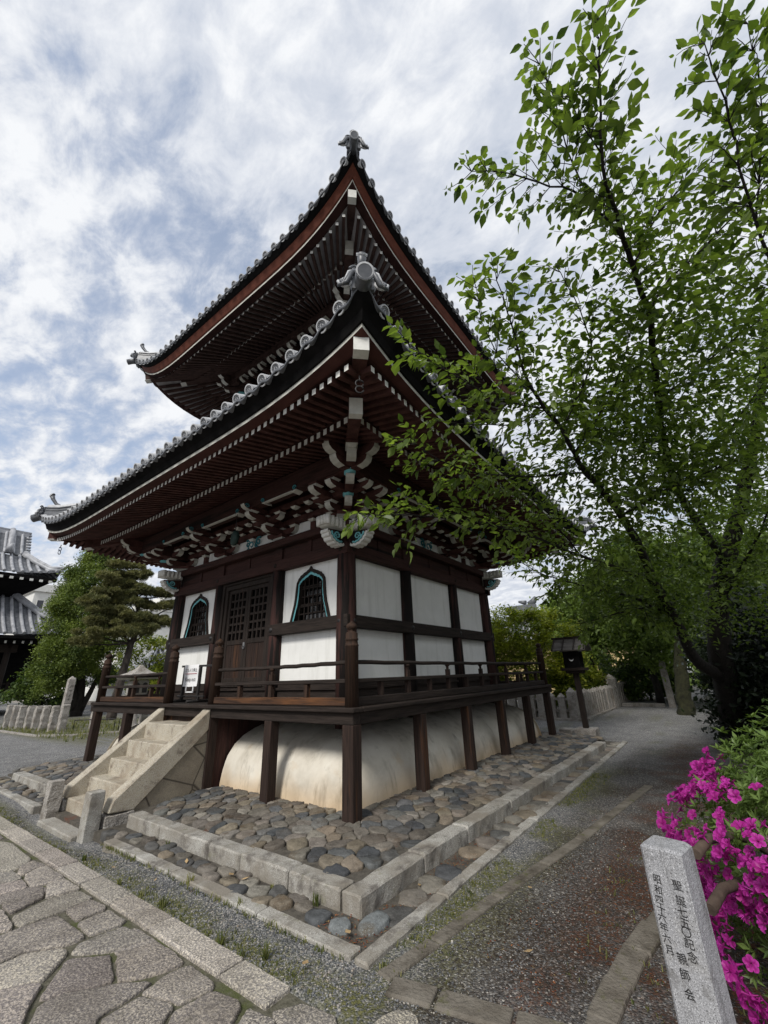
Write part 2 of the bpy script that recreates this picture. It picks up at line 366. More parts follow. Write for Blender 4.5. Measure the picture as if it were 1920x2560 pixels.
def copy_tree(o, parent=None):
    c = o.copy(); COL.objects.link(c)
    if parent is not None: c.parent = parent
    for ch in list(o.children): copy_tree(ch, c)
    return c
def lerp(a, b, t): return a + (b-a)*t
def text_faces(body, size, place, mb, depth=.002, mat=0, bold=0.0):
    cu = bpy.data.curves.new('lettering', 'FONT'); cu.body = body; cu.size = size; cu.align_x = 'CENTER'; cu.align_y = 'CENTER'
    cu.extrude = depth; cu.resolution_u = 3; cu.offset = bold
    o = bpy.data.objects.new('lettering', cu); COL.objects.link(o)
    dg = bpy.context.evaluated_depsgraph_get(); me = bpy.data.meshes.new_from_object(o.evaluated_get(dg))
    mb.add([place(v.co) for v in me.vertices], [tuple(p.vertices) for p in me.polygons], mat)
    bpy.data.objects.remove(o); bpy.data.curves.remove(cu); bpy.data.meshes.remove(me)

# ------------------------------------------------------------------ ground, paving, kerbs
def smooth(a, b, x):
    t = min(1, max(0, (x-a)/(b-a))); return t*t*(3-2*t)
def vnoise(x, y, s=1.0, seed=0):
    def h(i, j): 
        n = (i*374761393 + j*668265263 + seed*974711) & 0xffffffff; n = ((n ^ (n >> 13))*1274126177) & 0xffffffff
        return ((n ^ (n >> 16)) & 0xffff)/65535
    x *= s; y *= s; i, j = math.floor(x), math.floor(y); u, v = x-i, y-j; u = u*u*(3-2*u); v = v*v*(3-2*v)
    return lerp(lerp(h(i, j), h(i+1, j), u), lerp(h(i, j+1), h(i+1, j+1), u), v)
def fbm(x, y, s=1.0, seed=0): return .5*vnoise(x, y, s, seed)+.3*vnoise(x, y, 2.1*s, seed+1)+.2*vnoise(x, y, 4.3*s, seed+2)
def ground_z(x, y):
    d = math.hypot((x+1.55)/.62, (y-4.0)/2.0)
    return -.205 - .05*(1-smooth(-2.19, -2.13, x))*(1-smooth(11.5, 12.4, y)) - .10*(1-smooth(.55, 1.25, d)) + .012*(fbm(x, y, 2.5, 3)-.5)
def axis(lo, hi, step, far):
    a = list(np.arange(lo, hi+1e-6, step)); d = step; x = hi; up = []
    while x < far: d *= 1.35; x += d; up.append(x)
    d = step; x = lo; dn = []
    while x > -far: d *= 1.35; x -= d; dn.append(x)
    return dn[::-1] + a + up
def make_ground():
    xs = axis(-3.2, 9.5, .11, 420); ys = axis(-5.2, 6.0, .11, 420)
    mb = MB(); vs = []; cs = []
    for x in xs:
        for y in ys:
            vs.append((x, y, ground_z(x, y)))
            n = fbm(x, y, 1.3, 11); n2 = fbm(x, y, 3.1, 21)
            strip_front = smooth(-2.2, -2.06, x)*(1-smooth(-1.95, -1.78, x))*(1 if y > -2 else 0)     # mossy edge beside the paving
            strip_near = smooth(-1.75, -1.55, x)*0
            right_strip = smooth(-2.45, -1.75, y)*(1-smooth(-1.70, -1.6, y))*smooth(-2.2, -1.5, x)*(1-smooth(4.5, 6.5, x)) # moss between kerb and thin edging
            moss = min(1, 1.0*strip_front*smooth(.3, .55, n2+.1) + 1.0*right_strip*smooth(.30, .5, n) + .5*smooth(.60, .72, n)*smooth(6, 9, x)*(1-smooth(16, 20, x)))
            litter = smooth(.40, .55, n2*.6+n*.4)*smooth(-2.4, -2.8, y)*smooth(-2.6, -1.8, x)*(1-smooth(7, 12, x))
            soil = smooth(-1.8, -2.1, y)*smooth(-2.5, -1.9, x)*(1-smooth(5.5, 10, x)) * (.7+.3*smooth(.35, .6, n))
            lawn = smooth(14.5, 16.5, y + .9*x - 0*n)*smooth(1.2, 1.9, x+.2*n)*(1-smooth(26, 30, y))*(1-smooth(6, 10, x)) if y > 8 else 0
            cs.append((max(moss, lawn*smooth(.3, .5, n2+.1)), litter, soil))
    ny = len(ys); fs = [(i*ny+j, (i+1)*ny+j, (i+1)*ny+j+1, i*ny+j+1) for i in range(len(xs)-1) for j in range(ny-1)]
    mb.v = vs; mb.c = cs; mb.f = fs; mb.m = [0]*len(fs); mb.sm = [True]*len(fs)
    m = bpy.data.materials.new('gravel ground'); m.use_nodes = True
    nt = m.node_tree; N = nt.nodes; K = nt.links; b = N['Principled BSDF']; b.inputs['Roughness'].default_value = .85
    b.inputs['Specular IOR Level'].default_value = .25
    tc = N.new('ShaderNodeTexCoord'); v = N.new('ShaderNodeTexVoronoi'); v.inputs['Scale'].default_value = 84
    K.new(tc.outputs['Object'], v.inputs['Vector'])
    sc = N.new('ShaderNodeSeparateColor'); K.new(v.outputs['Color'], sc.inputs[0])
    peb = ramp(N, [(.0, (.06, .062, .064)), (.5, (.16, .163, .168)), (.85, (.30, .29, .275)), (1, (.52, .49, .44))]); K.new(sc.outputs[0], peb.inputs[0])
    nz = N.new('ShaderNodeTexNoise'); nz.inputs['Scale'].default_value = 38; nz.inputs['Detail'].default_value = 5; K.new(tc.outputs['Object'], nz.inputs['Vector'])
    nb = N.new('ShaderNodeTexNoise'); nb.inputs['Scale'].default_value = 2.2; nb.inputs['Detail'].default_value = 6; K.new(tc.outputs['Object'], nb.inputs['Vector'])
    at = N.new('ShaderNodeAttribute'); at.attribute_name = 'tint'; ms = N.new('ShaderNodeSeparateColor'); K.new(at.outputs['Color'], ms.inputs[0])
    def mul(a, bb, clamp=True, op='MULTIPLY'):
        n = N.new('ShaderNodeMath'); n.operation = op; n.use_clamp = clamp
        for i, q in enumerate((a, bb)):
            if isinstance(q, (int, float)): n.inputs[i].default_value = q
            else: K.new(q, n.inputs[i])
        return n.outputs[0]
    def mixc(a, c, f):
        x = N.new('ShaderNodeMix'); x.data_type = 'RGBA'; K.new(f, x.inputs[0]); K.new(a, x.inputs[6])
        if isinstance(c, tuple): x.inputs[7].default_value = (*c, 1)
        else: K.new(c, x.inputs[7])
        return x.outputs[2]
    def rng(a, lo, hi):
        n = N.new('ShaderNodeMapRange'); n.inputs['From Min'].default_value = lo; n.inputs['From Max'].default_value = hi; K.new(a, n.inputs['Value']); return n.outputs[0]
    soilc = ramp(N, [(.3, (.024, .018, .013)), (.55, (.065, .05, .038)), (.75, (.15, .125, .10))]); K.new(nz.outputs[0], soilc.inputs[0])
    mossc = ramp(N, [(.3, (.040, .045, .014)), (.6, (.13, .128, .045)), (.8, (.24, .22, .10))]); K.new(nz.outputs[0], mossc.inputs[0])
    litc = ramp(N, [(.3, (.032, .014, .009)), (.6, (.095, .040, .021)), (.8, (.18, .095, .05))]); K.new(nz.outputs[0], litc.inputs[0])
    col = mixc(peb.outputs[0], soilc.outputs[0], mul(ms.outputs[2], rng(mul(nz.outputs[0], sc.outputs[1], op='ADD', clamp=False), 1.58, .92)))
    col = mixc(col, mossc.outputs[0], mul(ms.outputs[0], rng(nz.outputs[0], .36, .56)))
    col = mixc(col, litc.outputs[0], mul(ms.outputs[1], rng(nz.outputs[0], .42, .58)))
    tn = N.new('ShaderNodeMix'); tn.data_type = 'RGBA'; tn.blend_type = 'MULTIPLY'; tn.inputs[0].default_value = .6
    vr = ramp(N, [(.3, (.6, .6, .6)), (.7, (1.15, 1.15, 1.15))]); K.new(nb.outputs[0], vr.inputs[0]); K.new(col, tn.inputs[6]); K.new(vr.outputs[0], tn.inputs[7])
    K.new(tn.outputs[2], b.inputs['Base Color'])
    bp = N.new('ShaderNodeBump'); bp.inputs['Strength'].default_value = .8; bp.inputs['Distance'].default_value = .012; bp.invert = True
    K.new(v.outputs['Distance'], bp.inputs['Height']); K.new(bp.outputs[0], b.inputs['Normal'])
    o = mb.build('ground', [m]); o['kind'] = 'structure'
make_ground()

def clip(poly, a, b, c):          # keep a*x+b*y <= c
    out = []
    for i in range(len(poly)):
        p, q = poly[i-1], poly[i]; dp = a*p[0]+b*p[1]-c; dq = a*q[0]+b*q[1]-c
        if dp <= 0: 
            if dq > 0: t = dp/(dp-dq); out.append((lerp(p[0], q[0], t), lerp(p[1], q[1], t)))
            else: out.append(q); continue
        elif dq <= 0:
            t = dp/(dp-dq); out.append((lerp(p[0], q[0], t), lerp(p[1], q[1], t))); out.append(q)
    return out
def voronoi(seeds, reach):
    S = np.array(seeds); res = []
    for i, p in enumerate(S):
        d = ((S-p)**2).sum(1); idx = np.argsort(d)[1:22]
        poly = [(p[0]-reach, p[1]-reach), (p[0]+reach, p[1]-reach), (p[0]+reach, p[1]+reach), (p[0]-reach, p[1]+reach)]
        for j in idx:
            q = S[j]; n = q-p; mid = (p+q)/2; poly = clip(poly, n[0], n[1], float(n@mid))
            if len(poly) < 3: break
        res.append(poly)
    return res
def area(p): return .5*abs(sum(p[i-1][0]*p[i][1]-p[i][0]*p[i-1][1] for i in range(len(p))))
def shrink(poly, g):
    cx = sum(p[0] for p in poly)/len(poly); cy = sum(p[1] for p in poly)/len(poly)
    n = len(poly); ccw = sum(poly[i-1][0]*poly[i][1]-poly[i][0]*poly[i-1][1] for i in range(n)) > 0
    src = list(poly); out = list(poly)
    for i in range(n):
        p, q = src[i-1], src[i]; dx, dy = q[0]-p[0], q[1]-p[1]; l = math.hypot(dx, dy)
        if l < 1e-6: continue
        a, b = (dy/l, -dx/l) if ccw else (-dy/l, dx/l)
        out = clip(out, a, b, a*p[0]+b*p[1]-g)
        if len(out) < 3: return []
    return out
def chaikin(p, t=.25):
    o = []
    for i in range(len(p)):
        a, b = p[i], p[(i+1) % len(p)]
        o.append((lerp(a[0], b[0], t), lerp(a[1], b[1], t))); o.append((lerp(a[0], b[0], 1-t), lerp(a[1], b[1], 1-t)))
    return o
def resample(p, n):
    q = p + [p[0]]; ds = [0]
    for i in range(len(p)): ds.append(ds[-1]+math.hypot(q[i+1][0]-q[i][0], q[i+1][1]-q[i][1]))
    out = []; k = 0
    for j in range(n):
        t = ds[-1]*j/n
        while ds[k+1] < t: k += 1
        u = (t-ds[k])/max(1e-9, ds[k+1]-ds[k]); out.append((lerp(q[k][0], q[k+1][0], u), lerp(q[k][1], q[k+1][1], u)))
    return out
def stone_top(mb, poly, zf, h, edge=.02, tint=(.3, .3, .3), rnds=1, n=14, flat=.6, rough=.004):
    for _ in range(rnds): poly = chaikin(poly, .15)
    poly = resample(poly, n); jx = (area(poly)**.5)*.035; poly = [(p[0]+rnd.uniform(-jx, jx), p[1]+rnd.uniform(-jx, jx)) for p in poly]; cx = sum(p[0] for p in poly)/n; cy = sum(p[1] for p in poly)/n
    tx, ty = rnd.uniform(-.10, .10), rnd.uniform(-.10, .10); rings = []
    for f, hh in ((1.0, -edge*2), (1.0, h*.35), (.965, h*.78), (.90, h*.96), (flat, h), (.25, h*1.02)):
        rings.append([(lerp(cx, p[0], f), lerp(cy, p[1], f), zf(p[0], p[1]) + hh + (p[0]-cx)*tx*f + (p[1]-cy)*ty*f + rnd.uniform(-rough, rough)*(hh > 0)) for p in poly])
    mb.grid(rings, smooth=True, closed=True, tint=tint)
    b = len(mb.v)-n; mb.f.append(tuple(range(b, b+n))); mb.m.append(0); mb.sm.append(True)
COBC = [(.105, .109, .111), (.062, .067, .072), (.13, .129, .122), (.155, .138, .115), (.18, .15, .115), (.115, .10, .085), (.165, .15, .13), (.075, .079, .083), (.21, .195, .17), (.125, .113, .097), (.09, .09, .088), (.18, .155, .12), (.165, .155, .14)]
def jit_tint(c, a=.18):
    k = rnd.uniform(1-a, 1+a); return tuple(min(1, x*k*rnd.uniform(.985, 1.015)) for x in c)
def jitter_seeds(x0, x1, y0, y1, dx, dy, j=.36):
    s = []; i = 0; y = y0
    while y < y1:
        x = x0 + (dx/2 if i % 2 else 0)
        while x < x1: s.append((x+rnd.uniform(-j, j)*dx, y+rnd.uniform(-j, j)*dy)); x += dx
        y += dy; i += 1
    return s
def plat_z(x, y):
    e = min(x+1.12, y+1.05); return -.075 + .055*min(1, max(0, e/1.0))
def make_platform():
    mb = MB(); zf = plat_z
    def cob(seeds, keep, hh, gap, zf, sx=1, sy=1, colours=COBC, n=14, rough=.006):
        S = [(a/sx, b/sy) for a, b in seeds]
        for p, poly in zip(seeds, voronoi(S, .8)):
            if len(poly) < 3 or not keep(*p): continue
            poly = [(a*sx, b*sy) for a, b in poly]
            if area(poly) > .25: continue
            poly = shrink(poly, gap*rnd.uniform(.5, 1.5))
            if len(poly) < 3 or area(poly) < .003: continue
            stone_top(mb, poly, zf, hh*rnd.uniform(.7, 1.4), tint=jit_tint(rnd.choice(colours)), n=n, rough=rough)
    # front belt: stones lie with their length along x; right belt: along the kerb
    front = jitter_seeds(-1.5, .8, -.1, 9.8, .215, .165)
    cob(front, lambda x, y: -1.03 < x < .30 and y > .5 and not (3.1 < y < 5.1) and y < 9.1, .020, .006, zf)
    rnd.shuffle(COBC)
    corner = jitter_seeds(-1.5, 1.0, -1.5, 1.0, .225, .20)
    cob(corner, lambda x, y: -1.02 < x and -.95 < y <= .5 and x < .5 and not (x > .25 and y > .25), .024, .006, zf)
    right = jitter_seeds(-.2, 9.6, -1.8, .8, .25, .155)
    cob(right, lambda x, y: x >= .5 and -.95-.021*x < y < .28 and x < 8.8, .018, .006, lambda x, y: zf(x, y), n=12)
    # gutter stones between the two kerbs
    gz = lambda x, y: -.215
    gf = jitter_seeds(-1.72, -1.08, -1.9, 9.6, .165, .20, .25)
    cob(gf, lambda x, y: -1.545 < x < -1.31 and (-1.0 < y < 2.9 or 5.3 < y < 9), .045, .007, gz, colours=COBC[:8])
    gr = jitter_seeds(-1.7, 9.2, -1.95, -.9, .30, .27, .2)
    cob(gr, lambda x, y: -1.51 < y < -1.26-.012*x and -1.12 < x < 8.8 and rnd.random() < .97, .036, .009, gz, colours=COBC[:4]+COBC[5:8])
    for cx, cy, rx, ry in ((-1.30, -1.37, .15, .11), (-1.47, -1.17, .085, .10)):
        p = [(cx+rx*math.cos(t)*(1+.1*rnd.random()), cy+ry*math.sin(t)) for t in [k*math.pi/5 for k in range(10)]]
        stone_top(mb, p, gz, .06, tint=(.17, .185, .19), n=16)
    o = mb.build('cobbled_platform', ['cobble']); o['kind'] = 'structure'
    mb = MB()
    e = .3
    rows = []
    for x in list(np.arange(-1.12, 9.0, .25)):
        rows.append([(x, y, plat_z(x, y)-.008) for y in list(np.arange(-1.05, 9.3, .25))])
    mb.grid(rows); 
    mb.box((-1.60, -1.56, -.30), (-1.20, 9.3, -.198)); mb.box((-1.20, -1.60, -.30), (9.0, -1.10, -.199))
    mb.box((-1.15, -1.1, -.3), (9.0, 9.3, -.16))
    o = mb.build('platform_bed', ['mortar']); o['kind'] = 'structure'
make_platform()

def cbox(mb, a, b, ch=.012, jit=.004, mat=0, skew=None, tint=None, sub=1):
    """stone block with chamfered, slightly uneven edges; long blocks are sectioned so the edges can wander"""
    a, b = [min(p, q) for p, q in zip(a, b)], [max(p, q) for p, q in zip(a, b)]
    ax = max(range(3), key=lambda i: b[i]-a[i]); n = max(2, int((b[ax]-a[ax])/.11)+1)
    o1, o2 = [i for i in range(3) if i != ax]
    if (ax, o1, o2) in ((1, 0, 2),): o1, o2 = o2, o1
    ring = [(0, ch), (0, 1-ch), (ch, 1), (1-ch, 1), (1, 1-ch), (1, ch), (1-ch, 0), (ch, 0)]
    rows = []
    ts = [0] + [k/(n-1) for k in range(n)] + [1]
    for k, t in enumerate(ts):
        endc = 1 if k in (0, len(ts)-1) else 0
        row = []
        W = b[o1]-a[o1]; Hh = b[o2]-a[o2]; c = ch
        pts = [(0, c), (0, Hh-c), (c, Hh), (W-c, Hh), (W, Hh-c), (W, c), (W-c, 0), (c, 0)]
        for (p, q) in pts:
            if endc: p = lerp(p, W/2, 2*c/max(W, .001)); q = lerp(q, Hh/2, 2*c/max(Hh, .001))
            P = [0, 0, 0]
            P[ax] = a[ax] + (b[ax]-a[ax])*t + (0 if endc else (c if k == 1 else (-c if k == len(ts)-2 else 0)))
            P[o1] = a[o1]+p+rnd.uniform(-jit, jit); P[o2] = a[o2]+q+rnd.uniform(-jit, jit)
            if skew: P = skew(P)
            row.append(tuple(P))
        rows.append(row)
    b0 = len(mb.v); mb.grid(rows, mat, smooth=False, closed=True, tint=tint)
    m = 8*(len(rows)-1)
    mb.f.append(tuple(b0+i for i in reversed(range(8)))); mb.m.append(mat); mb.sm.append(False)
    mb.f.append(tuple(b0+m+i for i in range(8))); mb.m.append(mat); mb.sm.append(False)
def make_kerbs():
    mb = MB(); g = .008
    # upper kerb, front (x = -1.29) and right (y = -1.22 .. -1.40)
    br = [-1.00, -.33, .42, 1.0, 2.12, 3.02]
    for p, q in zip(br, br[1:]): cbox(mb, (-1.29, p+g, -.24), (-1.09, q-g, -.045+rnd.uniform(-.006, .006)), .014, .005)
    for p, q in zip([5.25, 5.75, 6.2, 6.75, 7.5], [5.75, 6.2, 6.75, 7.5, 8.45]): cbox(mb, (-1.29, p+g, -.24), (-1.09, q-g, -.045), .014, .005)
    sk = lambda P: (P[0], P[1]-.021*max(0, P[0]), P[2])
    br = [-1.29, -.30, .62, 1.9, 2.95, 3.7, 4.55, 5.3, 6.2, 6.9, 7.75]
    for p, q in zip(br, br[1:]): cbox(mb, (p+g, -1.225, -.24), (q-g, -1.01, -.045+rnd.uniform(-.008, .008)), .016, .006, skew=sk)
    # lower kerb, flush with the gravel
    br = [-1.50, -.45, .95, 2.62]
    for p, q in zip(br, br[1:]): cbox(mb, (-1.72, p+g, -.30), (-1.585, q-g, -.175), .01, .004)
    for p, q in zip([5.4, 6.4, 7.6], [6.4, 7.6, 9.0]): cbox(mb, (-1.70, p+g, -.30), (-1.57, q-g, -.175), .01, .004)
    br = [-1.72, -.62, .55, 1.75, 3.2, 4.7, 6.2, 7.6, 9.0]
    for p, q in zip(br, br[1:]): cbox(mb, (p+g, -1.65, -.30), (q-g, -1.525, -.175), .01, .004)
    o = mb.build('granite_kerb', ['granite']); o['kind'] = 'structure'
    # thin edging that runs beside the gravel on the right
    mb = MB(); P = [(4.4, -2.62), (3.18, -2.47), (1.38, -2.26), (.53, -2.12), (-.35, -1.98), (-1.2, -1.87), (-1.72, -1.78)]
    for (x0, y0), (x1, y1) in zip(P, P[1:]):
        d = Vector((x1-x0, y1-y0, 0)).normalized()*.008
        mb.bar((x0+d.x, y0+d.y, -.235), (x1-d.x, y1-d.y, -.235), .125+rnd.uniform(-.012, .012), .09)
    P = [(-1.76, -1.86), (-1.69, -2.17), (-1.60, -2.62), (-1.50, -3.1)]
    for (x0, y0), (x1, y1) in zip(P, P[1:]): mb.bar((x0, y0-.012, -.235), (x1, y1+.012, -.235), .17, .10)
    P = [(.7, -3.3), (-.15, -3.17), (-.52, -3.09), (-.95, -3.05), (-1.32, -3.02), (-1.75, -3.05)]
    for i, ((x0, y0), (x1, y1)) in enumerate(zip(P, P[1:])): mb.bar((x0+.02, y0+rnd.uniform(-.015, .015), -.242+.005*(i % 2)), (x1-.02, y1+rnd.uniform(-.015, .015), -.242+.005*(i % 2)), rnd.uniform(.13, .18), .12)
    o = mb.build('stone_edging', ['edging']); o['kind'] = 'structure'
    bv = o.modifiers.new('bevel', 'BEVEL'); bv.width = .012; bv.segments = 2
make_kerbs()

TRACED = [[(-2.65,4.51),(-2.35,3.73),(-2.37,2.81),(-2.44,2.68),(-2.61,2.60),(-2.91,2.98)],
  [(-2.58,2.51),(-2.51,2.68),(-2.39,2.72),(-2.34,2.41),(-2.42,2.42),(-2.57,2.33)],
  [(-2.59,2.25),(-2.54,2.36),(-2.43,2.38),(-2.35,2.37),(-2.33,1.93),(-2.38,1.82),(-2.62,1.91)],
  [(-2.92,2.94),(-2.60,2.53),(-2.59,2.28),(-2.61,2.23),(-3.01,2.39)],
  [(-2.53,1.77),(-2.35,1.80),(-2.34,1.44),(-2.61,1.52)],
  [(-3.02,2.35),(-2.60,2.18),(-2.63,1.91),(-3.07,2.05)],
  [(-2.89,1.71),(-2.54,1.79),(-2.61,1.54),(-2.88,1.43)],
  [(-2.90,1.36),(-2.61,1.47),(-2.36,1.40),(-2.34,1.12),(-2.58,1.08),(-2.89,1.10),(-2.91,1.18)],
  [(-2.59,1.08),(-2.38,1.13),(-2.34,0.85),(-2.37,0.79),(-2.60,0.79)],
  [(-2.61,0.75),(-2.36,0.75),(-2.35,0.43),(-2.40,0.39),(-2.62,0.45)],
  [(-3.08,1.95),(-2.90,1.58),(-2.92,1.18),(-2.95,1.09),(-3.19,1.31)],
  [(-3.24,1.03),(-2.95,1.07),(-2.65,1.04),(-2.63,0.46),(-2.66,0.43),(-2.80,0.47),(-2.98,0.62),(-3.31,0.58)],
  [(-2.79,0.31),(-2.72,0.39),(-2.61,0.39),(-2.40,0.35),(-2.35,-0.02),(-2.44,0.01),(-2.60,0.07),(-2.75,0.23)],
  [(-2.64,-0.08),(-2.59,0.02),(-2.35,-0.10),(-2.34,-0.37),(-2.37,-0.53),(-2.48,-0.50),(-2.62,-0.43),(-2.73,-0.32)],
  [(-3.17,0.21),(-3.35,0.36),(-3.32,0.57),(-2.99,0.59),(-2.78,0.40),(-2.79,0.33),(-3.00,0.10)],
  [(-3.09,-0.09),(-2.98,0.07),(-2.83,0.25),(-2.62,0.03),(-2.73,-0.31),(-2.87,-0.24)],
  [(-2.69,-0.58),(-2.48,-0.53),(-2.35,-0.57),(-2.36,-0.88),(-2.38,-0.94),(-2.60,-0.89),(-2.61,-0.82)],
  [(-3.35,0.34),(-3.02,0.11),(-3.02,0.07),(-3.13,-0.09),(-3.31,-0.50),(-3.46,-0.29)],
  [(-3.31,-0.51),(-3.11,-0.13),(-2.97,-0.15),(-2.72,-0.36),(-2.58,-0.52),(-2.62,-0.55),(-2.94,-0.58),(-3.06,-0.87)],
  [(-2.94,-0.61),(-2.70,-0.60),(-2.62,-0.84),(-2.62,-0.89),(-2.68,-0.91),(-2.90,-1.11),(-3.06,-0.88)],
  [(-2.66,-0.91),(-2.41,-0.95),(-2.37,-1.16),(-2.39,-1.23),(-2.69,-1.41),(-2.88,-1.14)],
  [(-2.68,-1.43),(-2.38,-1.27),(-2.35,-1.49),(-2.50,-1.69)],
  [(-2.32,-1.40),(-2.16,-1.51),(-2.12,-1.75),(-2.30,-1.98),(-2.47,-1.73)]]
def inside(p, poly):
    c = False
    for i in range(len(poly)):
        (x0, y0), (x1, y1) = poly[i-1], poly[i]
        if (y0 > p[1]) != (y1 > p[1]) and p[0] < (x1-x0)*(p[1]-y0)/(y1-y0)+x0: c = not c
    return c
def make_path():
    seeds = jitter_seeds(-6.5, -2.2, -4.5, 12, .36, .30, .34)
    mb = MB(); zf = lambda x, y: -.232
    FC = [(.26, .243, .228), (.23, .214, .202), (.295, .278, .258), (.21, .197, .187), (.275, .26, .243)]
    todo = []
    for q in TRACED:
        cx, cy = sum(v[0] for v in q)/len(q), sum(v[1] for v in q)/len(q); rad = area(q)**.5
        todo.append(([(cx+(a-cx)*(1-.011/rad), cy+(b-cy)*(1-.011/rad)) for a, b in q], True))
    for p, poly in zip(seeds, voronoi(seeds, 1.2)):
        poly = clip(poly, 1, 0, -2.335)
        if len(poly) < 3: continue
        poly = shrink(poly, .009)
        if len(poly) < 3 or area(poly) < .008: continue
        cx, cy = sum(q[0] for q in poly)/len(poly), sum(q[1] for q in poly)/len(poly)
        if any(inside((cx, cy), q) for q in TRACED): continue
        todo.append((poly, False))
    for poly, tr_ in todo:
        if len(poly) < 3: continue
        poly = chaikin(poly, .035 if tr_ else .09)
        n = 40 if tr_ else 22; poly = resample(poly, n); cx = sum(q[0] for q in poly)/n; cy = sum(q[1] for q in poly)/n
        poly = [(q[0]+rnd.uniform(-.005, .005), q[1]+rnd.uniform(-.005, .005)) for q in poly]
        h = .036+rnd.uniform(-.004, .005)-(0 if tr_ else .010); rings = []
        for f, hh in ((1, -.05), (1, h-.012), (.975, h-.002), (.93, h), (.5, h+.001)):
            rings.append([(lerp(cx, q[0], f), lerp(cy, q[1], f), -.232+hh+rnd.uniform(-.0015, .0015)) for q in poly])
        mb.grid(rings, smooth=True, closed=True, tint=jit_tint(rnd.choice(FC), .12))
        b = len(mb.v)-n; mb.f.append(tuple(range(b, b+n))); mb.m.append(0); mb.sm.append(True)
    yb = [-1.36, -.86, .13, .86, 1.55, 2.2, 2.95, 3.6, 4.4, 5.3, 6.2, 7.2, 8.4, 9.6, 11]
    for p, q in zip(yb, yb[1:]):
        cbox(mb, (-2.318, p+.006, -.30), (-2.118, q-.006, -.188+rnd.uniform(-.004, .004)), .008, .0035, tint=jit_tint((.315, .298, .275), .15))
    for (x, y, s, w) in ((-2.02, -2.15, .2, .18), (-2.3, -2.3, .2, .17)):
        p = [(x+s*math.cos(t)*rnd.uniform(.9, 1.1), y+w*math.sin(t)*rnd.uniform(.9, 1.1)) for t in [k*math.pi/4+.4 for k in range(8)]]
        stone_top(mb, p, lambda x, y: -.225, .03, tint=jit_tint((.30, .28, .25), .08), n=18, flat=.7, rnds=1, rough=.002)
    o = mb.build('flagstone_path', ['flag']); o['kind'] = 'structure'
    mb = MB(); mb.box((-7, -5, -.30), (-2.125, 12.5, -.219)); o = mb.build('path_bed', ['joint']); o['kind'] = 'structure'
make_path()

